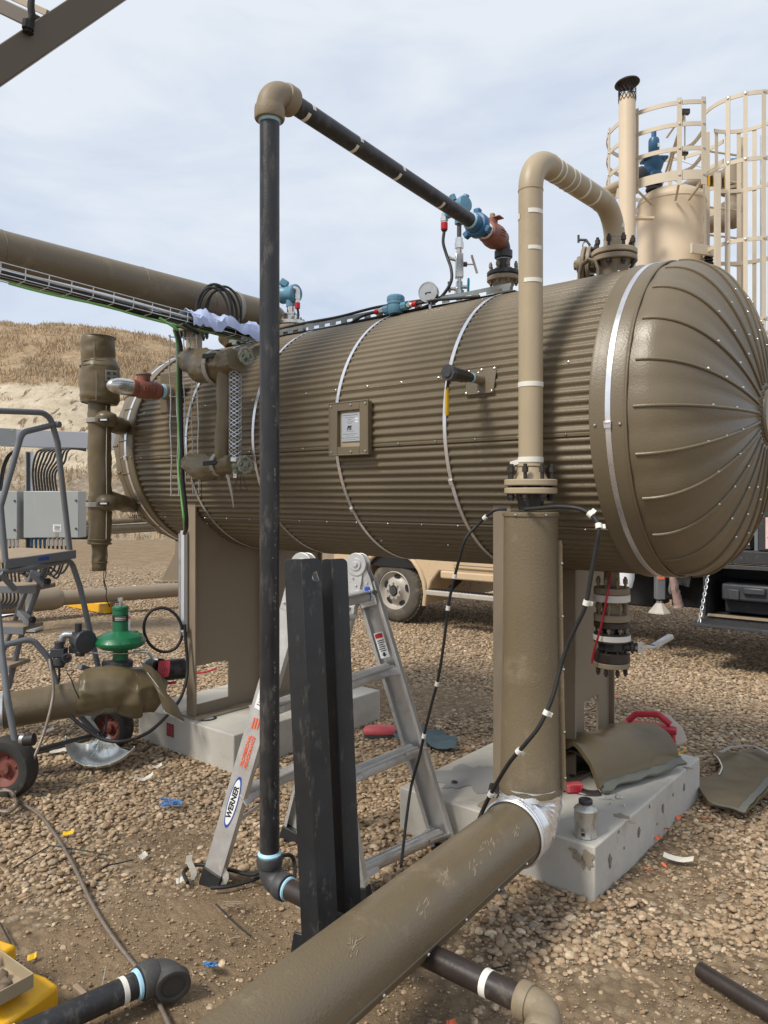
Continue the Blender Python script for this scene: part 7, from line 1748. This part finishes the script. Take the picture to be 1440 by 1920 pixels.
# ================================================================== yellow block and dirt filled tray, lower left
def yellow_block():
    c = G(20, 1925); o = thing('yellow_block', 'yellow plastic block with mud smears in the lower left corner', 'block', c)
    ux = (G(108,1886)-G(0,1955)).normalized(); ux = V((.78,-.35,0)).normalized(); uy = V((-ux.y, ux.x, 0))
    p = G(112, 1895, 0.0)
    MB().prism([(-.60,0),(0,0),(0,.085),(-.06,.10),(-.60,.10)], p, ux, ZZ, .22).build('block_body', MT['yellow'], o, bevel=.012)
    MB().prism([(-.60,.0),(-.22,.0),(-.22,.06),(-.60,.06)], p+ZZ*.095-uy*-.02, ux, ZZ, .18).build('block_ridge', MT['yellow'], o, bevel=.012)
    t = thing('steel_tray', 'tan steel channel tray holding dirt clods on top of the yellow block', 'tray', p+ZZ*.10)
    q0 = P(62, 1838, 2.42); dv = (P(-40,1765,2.62)-q0).normalized(); sv = V((-.55,-.8,.0)); sv = (sv-dv*sv.dot(dv)).normalized(); up = dv.cross(sv); up = up if up.z > 0 else -up
    m = MB(); Ln, w_, h_ = .5, .14, .045
    m.box(q0+dv*Ln/2+sv*w_/2-up*h_/2, (Ln, w_, .004), (dv, sv, up)).box(q0+dv*Ln/2, (Ln, .004, h_), (dv, sv, up)).box(q0+dv*Ln/2+sv*w_, (Ln, .004, h_), (dv, sv, up)).box(q0+dv*.0+sv*w_/2, (.004, w_, h_), (dv, sv, up)); m.build('channel', MT['tan'], t, 30, bevel=.001)
    for k in range(26):
        x = random.uniform(.02, .32); MB().sph(q0+dv*x+sv*random.uniform(.025,.115)-up*random.uniform(.0,.02), (random.uniform(.012,.028), random.uniform(.012,.024), random.uniform(.010,.02)), 9, 6, .5, k).build('dirt_clod', MT['mudclod'], t, 60)
    b = q0+dv*.20+sv*.05+up*.02; MB().tube([b, b+up*.02], .014, 6).cyl(b, b+up*.032, .008, seg=8).build('hex_bolt', MT['zinc'], t)
yellow_block()
# ================================================================== things on and around the nearer pad
def blanket_roll():
    A = G(1122, 1488, .225); B = G(1282, 1441, .225); d = (B-A).normalized(); Ln = (B-A).length; w_ = V((-d.y, d.x, 0)); w_ = w_ if w_.y > 0 else -w_
    o = thing('insulation_blanket', 'olive insulation blanket arched over itself on the nearer concrete pad', 'insulation blanket', (A+B)/2)
    prof = [(-.02,.012),(.015,.030),(.030,.062),(.046,.112),(.072,.160),(.12,.198),(.18,.212),(.26,.200),(.31,.165),(.345,.12),(.355,.07),(.33,.03),(.27,.012),(.18,.010),(.13,.02)]
    pr = spline([V((a, b, 0)) for a, b in prof], 5)
    def shell(mat_, nm, off, s0, s1, sc_, th, sel):
        g = []
        for i in range(30):
            s = s0+(s1-s0)*i/29.0; row = []
            for k in range(*sel):
                p = pr[k]; f = 1+.06*math.sin(s/Ln*PI)*(.4) ; lean = -.10*(1-s/Ln)
                x = p.x*sc_+off[0]; z_ = p.y*sc_*f*(.93-.10*s/Ln)+off[1]
                q = A+d*(s+lean*max(0, p.y-.05))+w_*x+ZZ*z_
                n_ = nz(q, 4, 3)*.008+.012*max(0, 1-abs(nz(q, 4.5, 9))*4)**2+nz(V((q.x*2, q.y*2, q.z*.6)), 6, 5)*.008; edge = 1-sm(0, .13, s); n_ += edge*(.030*nz(q, 13, 8)-.02)
                row.append(q+ZZ*n_+w_*n_*.7)
            g.append(row)
        return MB().sheet(g, th).build(nm, mat_, o, 60)
    shell(MT['blanket'], 'outer_shell', (0, 0), 0, Ln*.97, 1.0, .022, (8, 56))
    shell(MT['blanket_in'], 'inner_layer', (.03, .006), .03, Ln*.9, .82, .010, (10, 64))
    shell(MT['blanket'], 'folded_layer', (.14, .0), -.02, Ln*.5, .70, .012, (24, 70))
    shell(MT['hem'], 'hem_strip', (-.004, .003), .01, Ln*1.0, 1.0, .014, (0, 11))
    for s in (.03, .62):
        q = A+d*(Ln*s)+w_*.010-w_*.012+ZZ*.036; MB().disc(q, (ZZ-w_*.7).normalized(), .011, .004, 14).build('grommet', MT['label_black'], o)
    MB().tube([A+d*(Ln*(.02+.95*i/40))+w_*.040+ZZ*(.064+.003*math.sin(i)) for i in range(41)], .0018, 5).build('stitching', MT['tape'], o)
    cable('tie_wire', None, [B+w_*.12+ZZ*.01, B+w_*.12+d*.03+ZZ*.03, B+w_*.10+d*.06+ZZ*.012, B+w_*.11+d*.09+ZZ*.005], .004, 'rubber', parent=o)
blanket_roll()
def flat_blanket():
    import bmesh
    poly = [(1306,1472),(1312,1492),(1322,1506),(1330,1516),(1362,1524),(1398,1536),(1425,1510),(1470,1470),(1500,1440),(1470,1415),(1440,1418),(1405,1412),(1375,1424),(1345,1416),(1334,1420),(1346,1432),(1352,1446),(1346,1458),(1330,1466)]
    o = thing('insulation_blanket', 'flat olive blanket piece with a curved notch lying on the gravel at right', 'insulation blanket', G(1390, 1475))
    pts = [G(x, y, .02) for x, y in poly]
    bm = bmesh.new(); vs = [bm.verts.new(p) for p in pts]; es = [bm.edges.new((vs[i], vs[(i+1)%len(vs)])) for i in range(len(vs))]
    bmesh.ops.triangle_fill(bm, edges=es, use_beauty=True)
    for _ in range(3): bmesh.ops.subdivide_edges(bm, edges=bm.edges[:], cuts=1, use_grid_fill=True)
    for v in bm.verts: v.co.z += .018*nz(v.co, 5, 1)+.012*nz(v.co, 11, 2)+.022
    r = bmesh.ops.extrude_face_region(bm, geom=bm.faces[:]); up = [e for e in r['geom'] if isinstance(e, bmesh.types.BMVert)]
    for v in up: v.co.z += .016
    bmesh.ops.recalc_face_normals(bm, faces=bm.faces)
    me = bpy.data.meshes.new('blanket_panel'); bm.to_mesh(me); bm.free(); me.materials.append(MT['blanket']); me.polygons.foreach_set('use_smooth', [True]*len(me.polygons)); me.set_sharp_from_angle(angle=1.0)
    inst(me, 'blanket_panel', Matrix.Identity(4), o)
    def strip(path, w_, m, nm, dz):
        pp = [G(x, y, dz) for x, y in path]; pp = spline(pp, 6); g = []
        for i, p in enumerate(pp):
            t_ = (pp[min(i+1,len(pp)-1)]-pp[max(i-1,0)]).normalized(); s = V((-t_.y, t_.x, 0))*w_; b = V((0,0,.018*nz(p,5,1)+.012*nz(p,11,2)+.022)); g.append([p-s+b, p+s+b])
        return MB().sheet(g, .004).build(nm, m, o, 60)
    strip([(1335,1512),(1365,1520),(1396,1531)], .012, MT['hem'], 'hem_strip', .040); strip([(1390,1530),(1425,1490),(1462,1450)], .018, MT['hem'], 'hem_strip', .041)
    strip([(1348,1419),(1380,1408),(1410,1404),(1450,1425),(1470,1440)], .012, MT['webbing'], 'web_strap', .07)
    strip([(1338,1421),(1349,1434),(1354,1447),(1348,1459)], .003, MT['tape'], 'stitching', .040)
flat_blanket()
def tin_can():
    c = G(1098, 1566, .2215); o = thing('tin_can', 'paint smeared round tin with screw cap standing on the pad corner', 'tin', c); r = .0485
    MB().lathe([(.0001,0),(r,0),(r+.002,.003),(r,.006),(r,.112),(r+.002,.115),(r,.119),(r*.9,.124),(.030,.132),(.026,.136),(.026,.140)], c, ZZ, 40).build('can_body', MT['tin'], o)
    MB().lathe([(.027,.138),(.030,.140),(.030,.146),(.027,.147),(.030,.149),(.030,.155),(.027,.158),(.022,.160),(.018,.157),(.0001,.157)], c, ZZ, 24).build('screw_cap', MT['iron'], o)
    cam = V((-c.x,-c.y,0)).normalized(); sd = V((-cam.y,cam.x,0)); sd = sd if sd.x > 0 else -sd
    for k in range(7): MB().box(c+(cam*math.cos(-.35+.045*k)+sd*math.sin(-.35+.045*k))*(r+.0006)+ZZ*.022, (.0014*(1+k%2),.001,.012), (sd,cam,ZZ)).build('barcode_bar', MT['black_ink'], o, 0)
    for k in range(3): MB().box(c+(cam*math.cos(-.25)+sd*math.sin(-.25))*(r+.0006)+ZZ*(.036+.005*k), (.014,.001,.0022), (sd,cam,ZZ)).build('label_print', MT['black_ink'], o, 0)
tin_can()
def red_case():
    c = P(1218, 1400, 4.72); c.z = 0; ux = V((.93,-.36,0)).normalized(); uy = V((.36,.93,0))
    o = thing('tool_case', 'red plastic tool case with white tag standing behind the arched blanket', 'tool case', c)
    MB().box(c+ZZ*.14, (.30,.11,.28), (ux,uy,ZZ)).build('case_body', MT['red'], o, bevel=.015)
    MB().box(c+ZZ*.26, (.315,.125,.035), (ux,uy,ZZ)).build('lid_seam', MT['red'], o, bevel=.008)
    MB().tube(fillet([c+ux*-.13+ZZ*.285, c+ux*-.08+ZZ*.335, c+ux*.05+ZZ*.345, c+ux*.12+ZZ*.29], .03, 5), [(.016,.020)]*14, 10).build('handle', MT['red'], o)
    for k in range(4): MB().box(c+ux*(-.10+.065*k)-uy*.058+ZZ*.15, (.025,.012,.2), (ux,uy,ZZ)).build('case_rib', MT['red'], o, bevel=.004)
    MB().tube(spline([c+ux*.07-uy*.07+ZZ*.28, c+ux*.09-uy*.08+ZZ*.24, c+ux*.085-uy*.075+ZZ*.19], 5), .006, 8).build('wire_latch', MT['steel'], o)
    MB().sheet([[c+ux*.06+ZZ*.33-uy*-.03, c+ux*.10+ZZ*.35-uy*-.03], [c+ux*.13+ZZ*.26, c+ux*.19+ZZ*.28], [c+ux*.16+ZZ*.17, c+ux*.22+ZZ*.20]], .003).build('white_tag', MT['tape'], o)
    k = P(1268, 1388, 4.75); tag(MB().tube([k+V((math.cos(a)*.055, .02*math.sin(a*2), math.sin(a)*.06-.02)) for a in np.linspace(0, 2*PI*.92, 30)], .007, 8).build('cord_loop', MT['yellow_grip']), 'loop of yellow cord beside the red tool case', 'cord')
red_case()
def brush():
    c = G(1075, 1480, .235); o = thing('brush', 'faded red brush lying on the pad behind the bright elbow', 'brush', c)
    MB().box(c+ZZ*.012, (.09,.045,.04), (V((.9,.2,0)).normalized(), V((-.2,.9,0)).normalized(), ZZ)).build('brush_head', MT['pink'], o, bevel=.006)
    for k in range(6): MB().box(c+V((-.03+.012*k,-.026,.012)), (.005,.006,.036)).build('bristle_row', MT['red'], o)
    MB().tube(spline([c+V((-.03,.03,-.0)), c+V((.05,-.03,-.006)), c+V((.10,-.04,-.008)), c+V((.125,-.03,-.008))], 5), [(.020,.006)]*16, 10).build('handle', MT['black_brown'], o)
    c2 = G(712, 1376, .03); o = thing('brush', 'long faded red brush lying on gravel beside a teal rag', 'brush', c2)
    MB().tube([c2+V((-.115,0,.02)), c2+V((-.10,0,.022)), c2+V((0,.01,.024)), c2+V((.10,.01,.022)), c2+V((.115,.01,.02))], [(.012,.012),(.035,.022),(.042,.026),(.036,.022),(.012,.012)], 14).build('brush_back', MT['pink'], o)
    MB().tube([c2+V((-.11,0,-.005)), c2+V((0,.01,-.005)), c2+V((.11,.01,-.005))], [(.03,.014),(.04,.016),(.03,.014)], 12).build('bristles', MT['iron'], o)
    g = []
    for i in range(28):
        u = i/27; row = []
        for j in range(12):
            v_ = j/11; p = G(738+118*u, 1378+26*u+(v_-.5)*(22+10*math.sin(u*PI))); p.z = .012+.045*abs(nz(p, 7, 2))+.025*nz(p, 15, 3)+.02; row.append(p)
        g.append(row)
    tag(MB().sheet(g, .004).build('rag', MT['rag'], None, 60), 'crumpled teal rag lying on the gravel behind the ladder', 'rag')
brush()
# heat trace cables with white tape tags
def trace(name, label, pts, tags, r=.0075):
    s = spline(pts, 10); o = thing(name, label, 'cable', pts[-1])
    MB().tube(s, r, 10).build('cable_sheath', MT['rubber'], o)
    for f in tags:
        i = int(f*(len(s)-1)); d = (s[min(i+1,len(s)-1)]-s[max(i-1,0)]).normalized()
        MB().cyl(s[i]-d*.010, s[i]+d*.010, r*1.5, seg=10).build('tape_tag', MT['tape'], o)
        if r > .007 and random.random() < .6:
            u = d.cross(V((0,1,0))).normalized(); MB().box(s[i]+u*.012, (.026,.018,.002), (u, d, u.cross(d))).build('tape_flag', MT['tape'], o)
q = lambda px, py, n=2.80: N(px, py, n)
trace('heat_trace_cable', 'thin black heat cable swooping from the column top down past the ladder', [q(950,955,2.86), q(925,958,2.84), q(895,985,2.84), q(872,1012), q(858,1060), q(848,1100), q(840,1140), q(833,1200), q(822,1270), q(808,1325), q(797,1370), q(786,1420), q(772,1470), q(764,1520,2.74), q(757,1580,2.66), q(752,1625,2.55)], (.10,.30,.40,.55,.68), .0068)
trace('heat_trace_cable', 'black heat cable with white tape tags arching right of the column and crossing it', [q(985,955,2.76), q(1010,953,2.74), q(1050,950,2.72), q(1090,955,2.72), q(1115,972,2.72), q(1123,992,2.70), q(1117,1030,2.70), q(1108,1080,2.70), q(1098,1135,2.70), q(1080,1175,2.70), q(1064,1210,2.70), q(1050,1255,2.69), q(1035,1310,2.66), q(1012,1360,2.63), q(985,1395,2.62), q(955,1430,2.63), q(925,1480,2.66), q(905,1520,2.66), q(895,1545,2.62)], (.20,.27,.44,.70,.80,.90), .0085)
cable('trace_cable', 'checkered black cable lying on the gravel at the ladder foot', [G(352,1655,.02), G(345,1635,.03), G(365,1622,.03), G(400,1624,.03), G(435,1632,.03), G(475,1640,.05), G(500,1622,.10), G(520,1608,.16), G(545,1604,.14), G(553,1625,.10), G(552,1660,.12), G(560,1680,.16)], .0085, 'rubber')
cable('trace_cable', 'second black cable looping round behind the ladder foot', [G(500,1640,.03), G(460,1655,.02), G(425,1663,.02), G(395,1665,.02)], .0075, 'rubber')
# ================================================================== roof frame at the upper left corner
def canopy():
    o = thing('canopy_frame', 'underside of a brown steel canopy frame cutting across the upper left corner', 'canopy', P(0, 100, 2.6))
    A, B = P(-160, 232, 2.45), P(420, -160, 3.1); d = (B-A).normalized(); 
    s_ = V((-.75,.65,0)); s_ = (s_-d*s_.dot(d)).normalized(); up = d.cross(s_); up = up if up.z > 0 else -up
    MB().box((A+B)/2, ((B-A).length, .085, .095), (d, s_, up)).build('edge_beam', MT['beam_shaded'], o, bevel=.004)
    C0 = P(78, 48, 2.72); C1 = P(-140, -55, 3.2); e = (C1-C0).normalized(); MB().beam(C0, C1, .060, .05).build('cross_beam', MT['beam_shaded'], o, bevel=.003)
    MB().beam(C0+ZZ*.04+V((.03,0,0)), C1+ZZ*.04+V((.03,0,0)), .030, .02).build('angle_lip', MT['tan'], o)
    rc = P(40, 20, 3.2)
    MB().box(P(-40, -20, 3.4)+ZZ*.10, (2.2, .5, .01), (d, s_, up)).build('roof_panel', MT['roofing'], o)
    MB().tube(spline([P(60,-15,2.62), P(58,12,2.60), P(60,32,2.60), P(54,48,2.60), P(53,62,2.60)], 6), [.012]*24+[.018], 10).build('hook', MT['under'], o)
    MB().tube([P(54,40,2.60), P(52,55,2.60)], .020, 8).build('hook_end', MT['under'], o)
canopy()
# ================================================================== litter
def scrap(px, py, w_, h_, ang, m, label, cat, curl=.5, z=.022, name='scrap'):
    c = G(px, py, z); u = V((math.cos(ang), math.sin(ang), 0)); v_ = V((-u.y, u.x, 0)); g = []
    for i in range(7):
        a = (i/6-.5); g.append([c+u*(w_*a)+v_*(h_*(b+.25*math.sin(a*4)))+ZZ*(curl*w_*a*a+.006*nz(c+u*a, 6, 2)+.01*b-.008) for b in (-.5, 0, .5)])
    return tag(MB().sheet(g, .0012).build(name, MT[m], None, 60), label, cat)
scrap(268, 1602, .045, .03, .8, 'litter', 'small bright white paper scrap alone on gravel left of the ladder foot', 'paper scrap', .3)
scrap(270, 1458, .11, .022, .5, 'litter', 'long off-white tape strip curling on gravel below the red sticker', 'tape strip', .8)
scrap(295, 1435, .06, .02, .6, 'litter', 'short tape strip on the gravel just above the long curled strip', 'tape strip', .6)
scrap(90, 1368, .08, .03, .6, 'litter', 'tape scrap on the gravel between the wheels under the wrapped pipe', 'tape strip')
scrap(112, 1405, .12, .04, .2, 'litter', 'wide pale tape scrap beside the iron rod', 'tape strip', .2)
scrap(160, 1352, .12, .03, .1, 'litter', 'white scrap on the gravel below the wrapped pipe near the far wheel', 'paper scrap', .2)
scrap(338, 1647, .035, .03, .3, 'litter', 'tiny white scrap next to the black ladder foot', 'paper scrap')
for px, py, a, lb in ((358, 1632, 1.4, 'torn white tape hanging on the black cable left of the ladder foot'), (418, 1640, 1.3, 'torn white tape wrapped on the cable right of the ladder foot')):
    c = G(px, py+20, .0); g = [[c+V((.012*math.sin(i*1.1)-.012, .0, .022*i)), c+V((.012*math.sin(i*1.1)+.014, .004, .022*i+.004))] for i in range(6)]; tag(MB().sheet(g, .0015).build('torn_tape', MT['litter'], None, 60), lb, 'tape strip')
scrap(128, 1559, .05, .022, .1, 'yellow_grip', 'yellow leaf-like scrap on the gravel beside the braided hose', 'scrap', .3)
scrap(60, 1790, .03, .02, .4, 'yellow_grip', 'small yellow scrap on the mud above the yellow block', 'scrap', .3)
scrap(905, 1372, .12, .014, .35, 'litter', 'thin pale strip on gravel between the brush and the pad', 'tape strip') if 0 else None
scrap(1272, 1608, .13, .03, -.5, 'litter', 'curved off-white strip on the gravel right of the pad', 'strip', .4)
for px, py, lb in ((1325, 1531, 'larger bright orange flag scrap by the flat blanket'), (1233, 1568, 'bright orange scrap right against the pad side'), (1250, 1551, 'small orange scrap farther along the pad side'), (1217, 1628, 'orange scrap on bare soil nearest the camera side of the pad'), (1272, 1530, 'tiny orange scrap between the pad and the flat blanket'), (1246, 1621, 'tiny red scrap beside the off-white strip'), (1155, 1304, 'pink scrap on the gravel below the drain valve stack'), (846, 1915, 'red scrap at the bottom edge near the brown elbow')):
    scrap(px, py, .03+.012*(px == 1325), .02, px % 3, 'orange', lb, 'scrap', .5)
def twine(px, py, w_, m, label, n=26, cat='twine', sd=1, r=.0025):
    rr = random.Random(sd); pts = []
    for i in range(n):
        pts.append(G(px+rr.uniform(-w_, w_), py+rr.uniform(-w_*.35, w_*.35), .02+rr.uniform(0, .025)))
    tag(MB().tube(spline(pts, 5), r, 6).build('twine', MT[m]), label, cat)
twine(322, 1504, 22, 'plastic_blue', 'tangle of blue plastic twine on gravel between hose and ladder', 44, 'twine', 3, .0018)
twine(395, 1808, 14, 'plastic_blue', 'dark blue plastic tangle on the mud near the loose pipe elbow', 44, 'twine', 4, .002)
twine(932, 1665, 12, 'plastic_blue', 'blue plastic tangle on gravel just below the big foreground pipe', 44, 'twine', 5, .002)
twine(432, 1602+50, 4, 'wood', 'bit of straw string at the ladder foot', 10, 'string', 6, .0015)
twine(440, 1655+42, 24, 'wood', 'tangle of tan string on the mud below the ladder foot', 22, 'string', 7, .0016)
twine(435, 1760, 16, 'wood', 'loop of tan string on the mud left of the dark brown pipe', 7, 'string', 8, .0018)
for k, (pts, lb) in enumerate((([(92,1585),(130,1590),(170,1597),(203,1604)], 'thin dark wire on the gravel crossing the braided hose'), ([(186,1632),(205,1622),(225,1618),(250,1612)], 'thin dark wire curving on the gravel right of the braided hose'), ([(25,1628),(60,1606),(95,1585)], 'thin dark wire on the gravel left of the braided hose'), ([(0,1730),(22,1772)], 'short dark wire stuck in the mud at the left edge'), ([(405,1695),(440,1730),(470,1755)], 'thin dark twig on mud left of the black pipe'), ([(880,1832),(915,1818),(955,1810)], 'thin dark wire sticking out above the brown elbow'))):
    tag(MB().tube(spline([G(x, y, .022) for x, y in pts], 5), .0032, 6).build('wire', MT['rubber']), lb, 'wire')
for k, (a, b, lb) in enumerate((((140,1848),(162,1868), 'short weathered stick lying left of the loose pipe'), ((252,1858),(272,1872), 'short weathered stick beside the hose below the loose pipe'))):
    tag(MB().beam(G(*a,.02), G(*b,.02), .018, .014).build('stick', MT['wood'], None, 30, .003), lb, 'stick')
def pad_screws():
    for k in range(14):
        c = G(1128+random.gauss(0, 14)+8, 1500+random.gauss(0, 6), .226)
        a = random.uniform(0, 6.28); d = V((math.cos(a), math.sin(a), .05)); o = MB().cyl(c, c+d*.016, .0018, seg=6).cyl(c-d*.004, c, .0048, seg=8).build('loose_screw', MT['steel'])
        tag(o, 'loose silver screw scattered on the pad in front of the arched blanket', 'screw', 'loose screws on the pad')
pad_screws()
def bottom_junk():
    c = P(548, 1755, 2.55); o = thing('black_bracket', 'dark flat bracket on the ground behind the big foreground pipe', 'bracket', V((c.x, c.y, 0)))
    MB().box(V((c.x+.01, c.y+.05, .12)), (.05, .010, .16), (V((.9,-.4,0)).normalized(), V((.4,.9,0)).normalized(), V((.15,0,1)).normalized())).build('bracket_plate', MT['black_steel'], o, bevel=.003)
    MB().box(V((c.x+.02, c.y+.06, .01)), (.16, .12, .012)).build('bracket_foot', MT['black_steel'], o)
bottom_junk()
